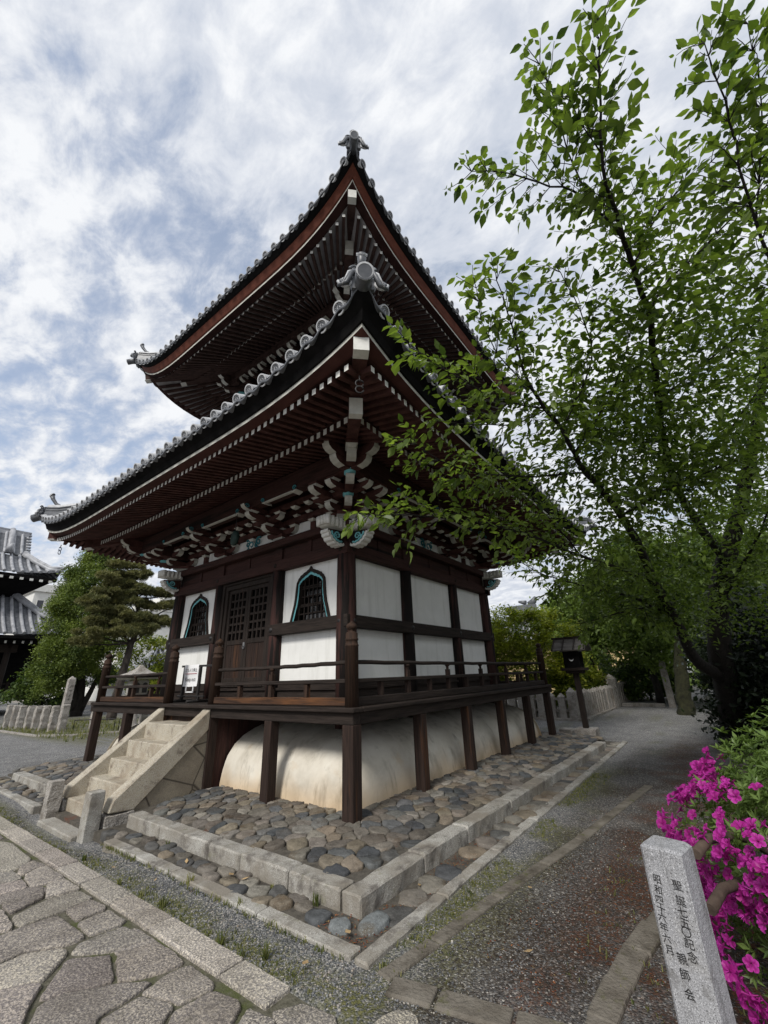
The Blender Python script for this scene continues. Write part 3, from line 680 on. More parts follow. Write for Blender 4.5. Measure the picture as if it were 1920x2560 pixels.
def pebbles():
    bm = bmesh.new(); bmesh.ops.create_icosphere(bm, subdivisions=1, radius=1); V = [v.co.copy() for v in bm.verts]; F = [tuple(v.index for v in f.verts) for f in bm.faces]; bm.free()
    mb = MB()
    def one(x, y, s, c):
        a = rnd.uniform(0, 6.3); ca, sa = math.cos(a), math.sin(a); sx, sy, sz = s*rnd.uniform(.8, 1.3), s*rnd.uniform(.6, 1), s*rnd.uniform(.4, .75); z = ground_z(x, y)+sz*.35
        mb.add([(x+(v.x*sx*ca-v.y*sy*sa), y+(v.x*sx*sa+v.y*sy*ca), z+v.z*sz) for v in V], F, 0, True, c)
    PC = [(.15, .155, .165), (.09, .095, .10), (.21, .21, .205), (.30, .28, .25), (.12, .125, .13)]
    for _ in range(4300):
        y = rnd.uniform(-1.75, 5.5); x = rnd.uniform(-2.1, -1.73)
        if 2.8 < y < 5.2 and x > -1.9: continue
        one(x, y, rnd.uniform(.005, .011), jit_tint(rnd.choice(PC), .3))
    for _ in range(3000):
        x = -1.9 + 5.5*rnd.random()**1.7; y = rnd.uniform(-3.4, -1.68)
        if rnd.random() < .25: y = rnd.uniform(-2.1, -1.68)
        one(x, y, rnd.uniform(.004, .009), jit_tint(rnd.choice(PC), .3))
    o = mb.build('gravel', ['cobble']); o['kind'] = 'stuff'
    tag(o, 'loose grey gravel scattered beside the kerbs and paving', 'gravel')
    # blades of grass and weeds along the joints
    mb = MB()
    def tuft(x, y, z, n, h):
        t0 = rnd.uniform(.0, .6)
        for _ in range(n):
            a = rnd.uniform(0, 6.3); l = h*rnd.uniform(.5, 1.2); w = .003+.03*h; lean = rnd.uniform(.1, .7)
            dx, dy = math.cos(a), math.sin(a); ox, oy = x+rnd.gauss(0, .012), y+rnd.gauss(0, .012)
            p = [(ox-dy*w, oy+dx*w, z), (ox+dy*w, oy-dx*w, z), (ox+dx*l*lean*.5+dy*w*.7, oy+dy*l*lean*.5-dx*w*.7, z+l*.65), (ox+dx*l*lean*.5-dy*w*.7, oy+dy*l*lean*.5+dx*w*.7, z+l*.65), (ox+dx*l*lean, oy+dy*l*lean, z+l*.9)]
            c = min(1, max(0, t0+rnd.uniform(-.2, .4))); mb.add(p, [(0, 1, 2, 3), (3, 2, 4)], 0, False, (c, c, c))
    for _ in range(640):
        y = rnd.uniform(-1.5, 6); x = -2.115+abs(rnd.gauss(0, .10))
        if fbm(x, y, 2, 5) > .42: tuft(x, y, ground_z(x, y), 5, rnd.uniform(.012, .035))
    for _ in range(130):
        y = rnd.uniform(-1.5, 2.6); tuft(-1.73-abs(rnd.gauss(0, .02)), y, -.21, 4, rnd.uniform(.02, .06))
    for _ in range(520):
        x = rnd.uniform(-1.7, 5); y = -1.67-abs(rnd.gauss(0, .14))
        if fbm(x, y, 1.3, 11) > .40: tuft(x, y, ground_z(x, y), 5, rnd.uniform(.012, .04))
    for x, y, h in ((-2.10, -.55, .09), (-2.12, -.82, .07), (-2.03, -.98, .10), (-2.08, .38, .10), (-2.1, .75, .06), (-2.06, 2.2, .08), (-2.1, 1.2, .06), (-1.7, .6, .09), (-1.7, -.2, .07), (-1.35, 1.75, .08), (-1.36, -.2, .06), (-1.33, -.75, .10)):
        tuft(x, y, -.2, 16, h)
    for _ in range(260):
        x = rnd.uniform(-1.2, 1.8); y = rnd.uniform(-4.2, -2.7); tuft(x, y, -.2, 4, rnd.uniform(.015, .04))
    for _ in range(1500):
        y = rnd.uniform(15, 26); x = rnd.uniform(1.7, 7); tuft(x, y, -.2, 4, rnd.uniform(.08, .2))
    o = mb.build('grass', ['grass']); o['kind'] = 'stuff'; tag(o, 'short grass and weeds growing along kerb and paving joints', 'grass')
    # dry leaf litter: rust coloured flakes in the gutter and on the path, a few large pale leaves
    mb = MB()
    def flake(x, y, z, s, c):
        a = rnd.uniform(0, 6.3); ca, sa = math.cos(a), math.sin(a); w = s*rnd.uniform(.3, .6); k = rnd.uniform(.05, .5)*s
        q = [(-s, 0, 0), (0, -w, k*.4), (s, 0, k), (0, w, k*.4)]
        mb.add([(x+u*ca-v*sa, y+u*sa+v*ca, z+.003+t) for u, v, t in q], [(0, 1, 2, 3)], 0, False, c)
    LC = [(.19, .055, .022), (.13, .035, .018), (.26, .10, .04), (.20, .14, .06)]
    for _ in range(2600):
        x = -1.3+5.0*rnd.random()**1.3; y = -1.36+rnd.gauss(0, .10)
        if -1.56 < y < -1.24 and fbm(x, y, 1.7, 9) > .43: flake(x, y, -.2, rnd.uniform(.005, .013), rnd.choice(LC))
    for _ in range(3000):
        x = rnd.uniform(-1.9, 6); y = rnd.uniform(-3.4, -2.2)
        if .6*fbm(x, y, 3.1, 21)+.4*fbm(x, y, 1.3, 11) > .5: flake(x, y, ground_z(x, y), rnd.uniform(.005, .012), rnd.choice(LC))
    for _ in range(260):
        x = rnd.uniform(-1.65, -1.2); y = -1.5+rnd.random()*.5; flake(x, y, -.19, rnd.uniform(.006, .014), rnd.choice(LC))
    for x, y, s in ((-1.42, .35, .06), (-1.50, 1.05, .045), (-1.40, .15, .04), (-1.52, -1.3, .05), (-1.0, -2.5, .035), (-.1, -2.2, .03), (-1.6, -2.9, .04), (.4, -2.75, .03), (-1.95, -1.3, .04), (-1.9, .9, .03), (-2.0, 1.6, .03), (-.6, -1.35, .04)):
        flake(x, y, -.17, s, (.42, .30, .16))
    o = mb.build('fallen_leaves', ['cobble']); o['kind'] = 'stuff'; tag(o, 'rust coloured dry leaf litter lying in the kerb gutter', 'leaf litter')
pebbles()

# ------------------------------------------------------------------ the pavilion: body and veranda
PAV = thing('temple_pavilion', 'two-roofed square wooden temple pavilion with white plaster walls, red-brown timbers and a raised veranda', 'pavilion', (H, H, 0))
def SD(k, s, o, z):
    if k == 0: return (H-o, H+s, z)
    if k == 1: return (H+s, H-o, z)
    if k == 2: return (H+o, H+s, z)
    return (H+s, H+o, z)
def sbox(mb, k, s0, s1, o0, o1, z0, z1, mat=0): mb.box(SD(k, s0, o0, z0), SD(k, s1, o1, z1), mat)
AX = 'yxyx'
OC = 3.0; SC_ = 1.085          # column line, inner columns
def make_body():
    for sx in (-1, 1):
        for sy in (-1, 1):
            mb = MB(); c = (H+sx*OC, H+sy*OC, 0)
            mb.lathe(c, [(.185, .85), (.185, 2.3), (.18, 3.2), (.172, 3.78)], 28); part(mb, 'column', ['column'], PAV)
    for k in range(4):
        for s in (-SC_, SC_):
            mb = MB(); x, y, _ = SD(k, s, OC+.012, 0)
            mb.lathe((x, y, 0), [(.148, .85), (.148, 2.3), (.142, 3.78)], 22); part(mb, 'column', ['column'], PAV)
        # plaster panels
        for b, (s0, s1) in enumerate(((-OC, -SC_), (-SC_, SC_), (SC_, OC))):
            if k == 0 and b == 1: continue
            s0 += .10; s1 -= .10
            mb = MB(); sbox(mb, k, s0, s1, 2.93, 2.985, 1.585, 2.445); part(mb, 'wall_panel', ['plaster'], PAV)
            if k == 0: window_wall(k, s0, s1, (s0+s1)/2)
            else:
                mb = MB(); sbox(mb, k, s0, s1, 2.93, 2.985, 2.655, 3.78); part(mb, 'wall_panel', ['plaster'], PAV)
        m = 'dark_'+AX[k]; rd = 'red_'+AX[k]; full = k in (0, 2)
        def beam(nm, o0, o1, z0, z1, mats, spans=None, bev=.008):
            for a, b in (spans or [(-(o1 if full else o0), o1 if full else o0)]):
                mb = MB(); sbox(mb, k, a, b, o0, o1, z0, z1); part(mb, nm, mats, PAV, bevel=bev)
        beam('middle_beam', 2.96, 3.165, 2.443, 2.661, [m], [(-3.165, -.98), (.98, 3.165)] if k == 0 else None)
        beam('head_beam', 2.90, 3.157, 3.776, 3.995, [rd], [(-3.157, 3.157)] if k == 0 else ([(-2.90, 3.30)] if k == 1 else None))
        beam('frieze_board', 2.95, 3.05, 3.995, 4.28, [rd])
        beam('wall_plate', 2.85, 3.215, 4.28, 4.44, [rd])
        beam('base_board', 2.90, 3.02, 1.15, 1.585, [m]); beam('sill_strip', 3.02, 3.06, 1.43, 1.47, [m], bev=0)
        for s in (-SC_, SC_, -2.05, 2.05, 0):
            mb = MB(); w = .13 if abs(s) == SC_ else .05; sbox(mb, k, s-w, s+w, 3.052, 3.10 if w > .1 else 3.075, 3.997, 4.278)
            part(mb, 'frieze_strut', [rd], PAV)
        for s in (-OC+.02, -SC_, SC_, OC-.02):       # domed nail covers
            for z, o, r, mm in ((2.555, 3.165, .052, 'iron'), (3.885, 3.157, .05, 'dark_z')):
                mb = MB(); n = 12; rows = []
                for a in (0, .35, .7, .95):
                    rr_ = r*math.cos(a*1.45); rows.append([SD(k, s+rr_*math.cos(t), o-.004+r*.55*math.sin(a*1.45), z+rr_*math.sin(t)) for t in [2*math.pi*i/n for i in range(n)]])
                mb.grid(rows, closed=True); mb.f.append(tuple(range(3*n, 4*n))); mb.m.append(0); mb.sm.append(True)
                part(mb, 'nail_cover', [mm], PAV)
    mb = MB(); mb.box((H-2.85, H-2.85, .8), (H+2.85, H+2.85, 1.24)); mb.box((H-2.7, H-2.7, 1.24), (H+2.7, H+2.7, 4.9)); part(mb, 'inner_core', ['black'], PAV)  # black fill standing in for the darkness under the floor
BELL = [(.56, 2.662), (.525, 2.77), (.49, 2.89), (.455, 3.0), (.432, 3.12), (.418, 3.25), (.408, 3.36), (.392, 3.45), (.362, 3.49), (.345, 3.525), (.305, 3.55), (.285, 3.58), (.225, 3.60), (.19, 3.625), (.13, 3.64), (.09, 3.665), (.04, 3.682), (0, 3.74)]
def bell(k): 
    out = []
    for w, z in BELL:
        t = smooth(3.25, 3.62, z); out.append((max(0, w-k*(1-.55*t)*(1 if w > .02 else 0)), z-k*1.25*t))
    return [(-w, z) for w, z in out] + [(w, z) for w, z in reversed(out[:-1])]
def window_wall(k, s0, s1, sc):
    O = 2.985
    o1, o2, o3 = bell(0), bell(.05), bell(.088)
    # plaster sheet with the bell-shaped opening cut out
    bm = bmesh.new(); z0, z1 = 2.655, 3.78
    hole = [(sc+a, max(b, z0)) for a, b in o2]
    outl = [(s0, z0)] + hole + [(s1, z0), (s1, z1), (s0, z1)]
    vs = [bm.verts.new(SD(k, a, O, b)) for a, b in outl]
    es = [bm.edges.new((vs[i], vs[(i+1) % len(vs)])) for i in range(len(vs))]
    bmesh.ops.triangle_fill(bm, edges=es, use_beauty=True)
    mb = MB(); bm.verts.index_update(); mb.add([v.co.copy() for v in bm.verts], [tuple(v.index for v in f.verts) for f in bm.faces]); bm.free()
    part(mb, 'wall_panel', ['plaster'], PAV)
    w = MB()                                     # frame
    def band(mb, A, B, oa, ob, mat):
        rows = [[SD(k, sc+a, oa, b) for a, b in A], [SD(k, sc+a, oa+ob, b) for a, b in A], [SD(k, sc+a, oa+ob, b) for a, b in B], [SD(k, sc+a, O-.10, b) for a, b in B]]
        mb.grid(rows, mat, smooth=False)
    band(w, o1, o2, O-.002, .045, 0)
    win = part(w, 'window', ['dark_z'], PAV)
    w = MB(); w.grid([[SD(k, sc+a, O+.022, b) for a, b in o2], [SD(k, sc+a, O+.022, b) for a, b in o3]], 0, smooth=False); part(w, 'painted_trim', ['teal'], win)
    w = MB(); w.grid([[SD(k, sc+a, O+.0215, b) for a, b in o3], [SD(k, sc+a, O-.14, b) for a, b in o3]], 0, smooth=False); part(w, 'reveal', ['dark_z'], win)
    w = MB()
    for i in range(7):
        a = -.36+.12*i
        zt = float(np.interp(abs(a), [0, .15, .25, .32, .40], [3.63, 3.58, 3.50, 3.42, 3.2]))
        if abs(a) > .33: w.bar(SD(k, sc+a*1.12, O-.05, 2.65), SD(k, sc+a*1.0, O-.05, 3.30), .022, .022, up=(1, 1, 0))
        else: w.bar(SD(k, sc+a, O-.05, 2.65), SD(k, sc+a, O-.05, zt), .022, .022, up=(1, 1, 0))
    for z in (2.82, 2.97, 3.0, 3.16, 3.32, 3.36):
        hw = np.interp(z, [2.66, 2.9, 3.1, 3.4], [.44, .38, .345, .31]); sbox(w, k, sc-hw, sc+hw, O-.075, O-.055, z-.012, z+.012)
    part(w, 'lattice', ['dark_z'], win)
    w = MB(); sbox(w, k, sc-.5, sc+.5, O-.26, O-.24, 2.6, 3.7, 0)  # black sheet stands in for the dark interior behind the lattice
    for i in range(6):
        for j in range(5):
            a = sc-.30+.12*i; z = 2.70+.16*j
            if abs(a-sc) < .34 and rnd.random() < .75: sbox(w, k, a-.04, a+.035, O-.24, O-.20, z, z+.115, 1)
    part(w, 'shutter', ['black', 'window_grey'], win)
def make_door():
    k = 0; d = MB()
    for s in (-1, 1):
        sbox(d, k, s*.76, s*.86, 2.92, 3.04, 1.5, 3.72); sbox(d, k, s*.862, s*.945, 2.92, 3.075, 1.48, 3.775)
    sbox(d, k, -.86, .86, 2.925, 3.043, 3.62, 3.72); sbox(d, k, -.944, .944, 2.925, 3.078, 3.722, 3.775); sbox(d, k, -.76, .76, 2.92, 3.05, 1.5, 1.60)
    door = part(d, 'door_frame', ['dark_z'], PAV, bevel=.006)
    for s0, s1 in ((-.755, -.004), (.004, .755)):
        l = MB(); w = .085
        O0, O1 = 2.945, 3.0
        sbox(l, k, s0, s0+w, O0, O1, 1.6, 3.62); sbox(l, k, s1-w, s1, O0, O1, 1.6, 3.62)
        for z0, z1 in ((1.6, 1.68), (2.37, 2.47), (3.53, 3.62)): sbox(l, k, s0+w, s1-w, O0, O1-.002, z0, z1)
        leaf = part(l, 'door_leaf', ['dark_z'], PAV, bevel=.005)
        l = MB(); a, b = s0+w, s1-w
        for i in range(3): q = lerp(a, b, (i+1)/4); sbox(l, k, q-.022, q+.022, O0+.008, O1-.012, 2.47, 3.53)
        for j in range(5): z = lerp(2.47, 3.53, (j+1)/6); sbox(l, k, a, b, O0+.012, O1-.016, z-.024, z+.024)
        part(l, 'lattice', ['dark_z'], leaf)
        l = MB(); n = 3
        for i in range(n): sbox(l, k, lerp(a, b, i/n)+.002, lerp(a, b, (i+1)/n)-.002, O0+.01, O1-.02+.003*i, 1.68, 2.37)
        part(l, 'plank_panel', ['post'], leaf)
        l = MB(); sbox(l, k, a, b, O0-.05, O0-.03, 2.4, 3.6); part(l, 'backing', ['black'], leaf)
    l = MB(); sbox(l, k, -.03, .03, 3.005, 3.02, 2.32, 2.40); pth = [SD(k, .0+.035*math.cos(t), 3.02, 2.31+.045*math.sin(t)) for t in [math.pi*i/8*2 for i in range(9)]]
    l.tube(pth, .008, 6); part(l, 'padlock', ['window_grey'], PAV)
make_body(); make_door()

def make_mound():
    prof = [(3.89, -.05), (3.885, .03), (3.87, .12), (3.85, .22), (3.82, .32), (3.78, .42), (3.66, .58), (3.50, .70), (3.25, .80), (2.95, .88), (2.6, .92)]
    mb = MB()
    for k in range(4):
        spans = [(-1, 1)] if k else [(-1, None), (None, 1)]
        for a, b in spans:
            rows = []
            for o, z in prof:
                lo = -o if a == -1 else .93; hi = o if b == 1 else -.93; n = 40 if k else 18
                rows.append([])
                for i in range(n+1):
                    s = lerp(lo, hi, i/n); cr = max(0, abs(s)-(o-.45))/.45; rows[-1].append(SD(k, s, o-.10*cr*cr, z))
            tc_ = []
            for (o, z), r in zip(prof, rows):
                for P in r:
                    w = .62*smooth(.34+.5*(fbm(P[0]+P[1]*1.7, P[1]-P[0]*.6, 3.1, 31)-.5), -.02, z); g = 1-.22*smooth(.55, .9, z)*fbm(P[0]*1.3+P[1], P[1]*1.1, 5, 41)*1.6
                    tc_.append((g*lerp(1, .86, w), g*lerp(1, .62, w), g*lerp(1, .36, w)))
            b0 = len(mb.v); mb.grid(rows, tint=(1, 1, 1)); mb.c[b0:] = tc_
    part(mb, 'plaster_mound', ['mound'], PAV)
    mb = MB()
    for s in (-.86, .86): sbox(mb, 0, s-.02, s+.02, 2.9, 4.02, -.02, 1.04)
    sbox(mb, 0, -.84, .84, 3.3, 3.34, -.02, 1.1); part(mb, 'side_boarding', ['red_z'], PAV)
make_mound()
def make_veranda():
    V = [-H, -H*.6, -H*.2, H*.2, H*.6, H]
    seen = set()
    for k in range(4):
        for s in V:
            x, y, _ = SD(k, s, H, 0); key = (round(x, 2), round(y, 2))
            if key in seen: continue
            seen.add(key); mb = MB(); w = .092 if abs(x-y) < .1 else .082
            mb.box((x-w, y-w, -.06), (x+w, y+w, 1.04)); part(mb, 'veranda_post', ['post'], PAV, bevel=.008)
            mb = MB(); mb.box((x-w-.03, y-w-.03, -.09), (x+w+.03, y+w+.03, -.02+rnd.uniform(0, .01))); part(mb, 'base_stone', ['granite_old'], PAV, bevel=.02)
    for k in range(4):
        m = ['dark_'+AX[k]]; full = k in (0, 2)
        mb = MB(); a, b = (-4.17, 4.17) if full else (-4.0, 4.0)
        if k == 0: b = 4.36
        if k == 1: b = 4.40
        sbox(mb, k, a, b, 4.0, 4.165, 1.04, 1.186); part(mb, 'veranda_beam', ['dark_'+AX[k]], PAV, bevel=.008)
        mb = MB(); e = 4.235 if full else 4.02
        sbox(mb, k, -e, e, 4.02, 4.235, 1.188, 1.25); part(mb, 'edge_board', m, PAV, bevel=.012)
        mb = MB(); e = 4.02 if full else 2.95
        n = 46 if full else 34
        for i in range(n): sbox(mb, k, lerp(-e, e, i/n)+.003, lerp(-e, e, (i+1)/n)-.003, 2.95, 4.02, 1.205, 1.238)
        part(mb, 'veranda_floor', ['dark_'+('x' if full else 'y')], PAV)
        # railing
        spans = [(-H, H)] if k else [(-H, -.82), (.82, H)]
        for a, b in spans:
            e0, e1 = a + (.08 if abs(a) > 1 else .0), b - (.08 if abs(b) > 1 else 0)
            mb = MB(); sbox(mb, k, e0, e1, H-.06, H+.045, 1.262, 1.365)
            ra = part(mb, 'railing', ['worn_y' if k == 0 else 'dark_'+AX[k]], PAV, bevel=.008)
            mb = MB(); sbox(mb, k, e0-(.06 if abs(a) < 1 else 0), e1+(.06 if abs(b) < 1 else 0), H-.055, H+.055, 1.548, 1.602); part(mb, 'middle_rail', ['dark_'+AX[k]], ra, bevel=.008)
            mb = MB(); n = 24; P = []
            for i in range(n+1): P.append(SD(k, lerp(e0, e1, i/n), H, 1.815-.012*math.sin(math.pi*i/n)+.004*math.sin(i*2.1)))
            mb.tube(P, .030, 9); part(mb, 'top_rail', ['dark_'+AX[k]], ra)
            if k: ss = [x-H for x in (.64, 1.35, 2.01, 2.68, 3.40, 4.10, 4.80, 5.48, 6.17, 6.85, 7.53)]
            elif a < 0: ss = [.88-H, 1.70-H, 2.52-H]
            else: ss = [H-.88, H-1.70, H-2.52]
            for i, s in enumerate(ss):
                mb = MB(); w = .036; sbox(mb, k, s-w, s+w, H-w, H+w, 1.365, 1.548)
                if i % 2 == 1:
                    sbox(mb, k, s-w, s+w, H-w, H+w, 1.602, 1.70); sbox(mb, k, s-w*.55, s+w*.55, H-w*.55, H+w*.55, 1.70, 1.745)
                    x, y, _ = SD(k, s, H, 0); mb.lathe((x, y, 0), [(.02, 1.742), (.045, 1.765), (.045, 1.79)], 10)
                part(mb, 'baluster', ['rail_post' if k == 0 else 'post'], ra, bevel=.004)
    r = .093
    prof = [(r, 1.25), (r, 2.02), (r+.006, 2.025), (r+.006, 2.045), (r-.006, 2.05), (r-.008, 2.10), (r, 2.105), (r, 2.125), (r-.008, 2.13), (r-.008, 2.195), (r-.022, 2.215), (r-.045, 2.222), (.040, 2.232), (.042, 2.245), (.066, 2.262), (.080, 2.285), (.078, 2.305), (.06, 2.33), (.028, 2.35), (.006, 2.372)]
    for x, y in ((0, 0), (L, 0), (0, L), (L, L), (0, H-.80), (0, H+.80)):
        mb = MB(); mb.lathe((x, y, 0), [(a, z) for a, z in prof], 22); part(mb, 'rail_post', ['rail_post'], PAV)
    mb = MB(); sbox(mb, 0, -.80, .80, 4.03, 4.07, .90, 1.04); part(mb, 'stair_riser_board', ['post'], PAV)
make_veranda()

# ------------------------------------------------------------------ stone stairs
def make_stairs():
    t = thing('stone_stairs', 'granite stairs with sloping stone side walls leading up to the veranda', 'stairs', (-.8, H, -.25))
    tops = [(.95, -.40), (.69, -.665), (.445, -.91), (.21, -1.18), (-.03, -1.45)]
    for i, (z, x) in enumerate(tops):
        mb = MB(); cbox(mb, (x, 3.40, z-.29), (x+.45, 4.82, z), .012, .004); part(mb, 'step', ['granite_warm'], t)
    mb = MB(); cbox(mb, (-1.80, 3.42, -.42), (-1.44, 4.76, -.245), .012, .004); part(mb, 'base_slab', ['granite'], t)
    for y0, y1 in ((3.20, 3.42), (4.80, 5.02)):
        mb = MB(); poly = [(-.08, 1.19), (-1.43, .115), (-1.475, -.035), (-1.13, -.06), (-.08, .86)]
        mb.prism([(x, y0, z) for x, z in poly], (0, y1-y0, 0)); part(mb, 'side_wall', ['granite_warm'], t, bevel=.014)
        mb = MB(); e = .025
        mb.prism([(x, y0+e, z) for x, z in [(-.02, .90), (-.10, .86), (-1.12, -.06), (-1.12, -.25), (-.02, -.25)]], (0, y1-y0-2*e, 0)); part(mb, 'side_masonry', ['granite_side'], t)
        mb = MB(); cbox(mb, (-1.50, y0-.01, -.36), (-1.11, y1+.01, -.062), .014, .008); part(mb, 'foot_block', ['granite_old'], t)
    for i, y in enumerate((3.30, 4.83)):
        mb = MB(); cbox(mb, (-1.735, y-.095, -.42), (-1.545, y+.095, .262 if i == 0 else .24), .012, .004 if i == 0 else .012); part(mb, 'newel_post', ['granite' if i == 0 else 'granite_old'], t)
make_stairs()

# ------------------------------------------------------------------ small things that belong on the veranda
def make_sign():
    t = thing('keep_out_stand', 'black stand with a white Keep out notice at the top of the stairs', 'sign', (.35, 4.7, 1.25))
    mb = MB()
    mb.bar((.35, 3.95, 1.925), (.35, 5.16, 1.945), .045, .04)
    for y in (4.44, 5.04): mb.box((.325, y-.028, 1.32), (.375, y+.028, 1.92))
    mb.box((.33, 4.2, 1.345), (.37, 5.2, 1.375))
    for y in (4.42, 5.05):
        mb.tube([(.12, y, 1.275), (.58, y, 1.275)], .028, 8)
        mb.box((.325, y-.03, 1.27), (.375, y+.03, 1.35))
    part(mb, 'stand_frame', ['iron'], t, bevel=.004)
    mb = MB(); N = 10; rows = []
    for i in range(N+1):
        z = lerp(1.965, 1.545, i/N); x = .318 - .006*math.sin(i*.7) ; rows.append([(x, y, z+.004*math.sin(y*9)) for y in np.linspace(4.46, 5.0, 8)])
    mb.grid(rows); mb.grid([[(p[0]+.004, p[1], p[2]) for p in r] for r in rows]); sh = part(mb, 'notice', ['paper'], t)
    mb = MB(); pl = lambda zc, sc=1: (lambda v: (.309, 4.73-v.x, zc+v.y))
    text_faces('立ち入り禁止', .078, pl(1.855), mb); text_faces('Keep out', .105, pl(1.68), mb)
    mb.box((.3085, 4.50, 1.785), (.3105, 4.96, 1.795)); part(mb, 'lettering', ['red_ink'], sh)
    mb = MB(); 
    for y in (4.59, 4.86): mb.box((.312, y-.012, 1.44), (.328, y+.012, 1.56))
    mb.box((.312, 4.58, 1.43), (.328, 4.87, 1.452)); part(mb, 'clip_frame', ['paper'], t)
make_sign()
def make_gong():
    t = thing('hanging_gong', 'dark green bronze gong hanging under the front eave above the door', 'gong', (.16, 3.42, 4.42))
    mb = MB(); c = Vector((.16, 3.42, 4.42)); ax = Vector((1, -.25, 0)).normalized(); sd_ = Vector((-ax.y, ax.x, 0)); rows = []
    for r, d in ((.0, -.05), (.10, -.052), (.15, -.04), (.165, 0), (.15, .04), (.10, .052), (.0, .05)):
        rows.append([c + ax*d + (sd_*math.cos(a) + Vector((0, 0, 1))*math.sin(a))*r for a in [2*math.pi*i/24 for i in range(24)]])
    mb.grid(rows, closed=True)
    g = bpy.data.materials.get('gong bronze') or material('gong bronze', [(.3, (.012, .028, .024)), (.7, (.03, .055, .045))], scale=8, rough=.6)
    MT['gong'] = g; part(mb, 'disc', ['gong'], t)
    mb = MB(); mb.tube([c+Vector((0, 0, .16)), c+Vector((0, 0, .55))], .008, 6); part(mb, 'cord', ['iron'], t)
make_gong()

# ------------------------------------------------------------------ bracket sets under the lower eave
def arm(mb, pf, d0, d1, w, z0, z1, mat=0, wh=1, two=False, tail=False, taper=.13):
    """a bracket arm: pf(l, t, z) maps length, cross and height to the world; curved white painted end(s)"""
    e = min(taper, abs(d1-d0)*.4); h = z1-z0; sg = 1 if d1 > d0 else -1
    endp = [(d1-sg*e, z0), (d1-sg*e*.45, z0+h*.14), (d1-sg*e*.12, z0+h*.42), (d1, z0+h*.80), (d1, z1)]
    if two:
        poly = [(d0, z1), (d0, z0+h*.80), (d0+sg*e*.12, z0+h*.42), (d0+sg*e*.45, z0+h*.14), (d0+sg*e, z0)] + endp; ws = {0, 1, 2, 3, 5, 6, 7, 8}
    else: poly = [(d0, z1), (d0, z0)] + endp; ws = {2, 3, 4, 5}
    n = len(poly); b0 = mb.add([pf(l, -w/2, z) for l, z in poly] + [pf(l, w/2, z) for l, z in poly], [], mat)
    mb.f.append(tuple(b0+i for i in reversed(range(n)))); mb.m.append(mat); mb.sm.append(False)
    mb.f.append(tuple(b0+n+i for i in range(n))); mb.m.append(mat); mb.sm.append(False)
    for i in range(n):
        j = (i+1) % n; mb.f.append((b0+i, b0+j, b0+n+j, b0+n+i)); mb.m.append(wh if i in ws else mat); mb.sm.append(False)
def block(mb, pf, l, t, w, z0, z1, mat=0, wh=1, w2=None):
    w2 = w2 or w; zm = lerp(z0, z1, .5); rows = []
    for f, z in ((.62, z0), (.80, lerp(z0, zm, .6)), (1, zm), (1, z1)):
        rows.append([pf(l-w*f/2, t-w2*f/2, z), pf(l+w*f/2, t-w2*f/2, z), pf(l+w*f/2, t+w2*f/2, z), pf(l-w*f/2, t+w2*f/2, z)])
    b0 = len(mb.f); mb.grid(rows, mat, smooth=False, closed=True)
    for i in range(8): mb.m[b0+i] = wh
    v0 = len(mb.v)-16; mb.f.append((v0, v0+3, v0+2, v0+1)); mb.m.append(wh); mb.sm.append(False)
    mb.f.append((v0+12, v0+13, v0+14, v0+15)); mb.m.append(mat); mb.sm.append(False)
def swirl(mb, pf, cl, cz, r, mat, turns=1.4, sgn=1, th=.018, t=0, a0=0):
    pts = []; rs = []
    for i in range(22):
        f = i/21; a = a0+sgn*f*turns*2*math.pi; rr_ = r*(1-f*.78)
        pts.append(pf(cl+rr_*math.cos(a), t, cz+rr_*math.sin(a))); rs.append(th*(1-.5*f))
    mb.tube(pts, rs, 6, mat)
def fan_cup(mb, pf, l, z, r, mat):
    rows = []
    for q, zz in ((.25, 0), (.6, .02), (1.0, .075), (.85, .085), (.3, .06)):
        rows.append([pf(l+r*q*math.cos(a)*(1+.07*math.cos(6*a)), r*q*math.sin(a)*(1+.07*math.cos(6*a)), z+zz) for a in [2*math.pi*i/18 for i in range(18)]])
    mb.grid(rows, mat, closed=True)
Z0 = 4.44
def bracket(k, s, corner=False):
    mb = MB()
    out = lambda l, t, z: SD(k, s+t, OC+l, z)
    wall = lambda do: (lambda l, t, z: SD(k, s+l, OC+do+t, z))
    block(mb, out, 0, 0, .31, Z0, Z0+.155)
    arm(mb, wall(0), -.47, .48, .135, Z0+.14, Z0+.265, two=True)
    for d in (-.39, 0, .39): block(mb, wall(0), d, 0, .19, Z0+.262, Z0+.36)
    arm(mb, out, -.1, .55, .14, Z0+.145, Z0+.27); block(mb, out, .43, 0, .20, Z0+.266, Z0+.36)
    arm(mb, wall(.43), -.47, .48, .135, Z0+.345, Z0+.445, two=True)
    for d in (-.39, 0, .39): block(mb, wall(.43), d, 0, .19, Z0+.442, Z0+.53)
    arm(mb, out, 0, .98, .145, Z0+.335, Z0+.455, taper=.2); block(mb, out, .84, 0, .205, Z0+.452, Z0+.54)
    # carved end that rides over the purlin
    arm(mb, out, .5, 1.10, .12, Z0+.50, Z0+.60, taper=.16)
    swirl(mb, lambda l, t, z: SD(k, s+t+.065, OC+l, z), 1.02, Z0+.565, .05, 2, th=.012)
    swirl(mb, lambda l, t, z: SD(k, s+t-.065, OC+l, z), 1.02, Z0+.565, .05, 2, th=.012)
    return part(mb, 'bracket_set', ['rafter', 'white_dull', 'teal_dark'], PAV)
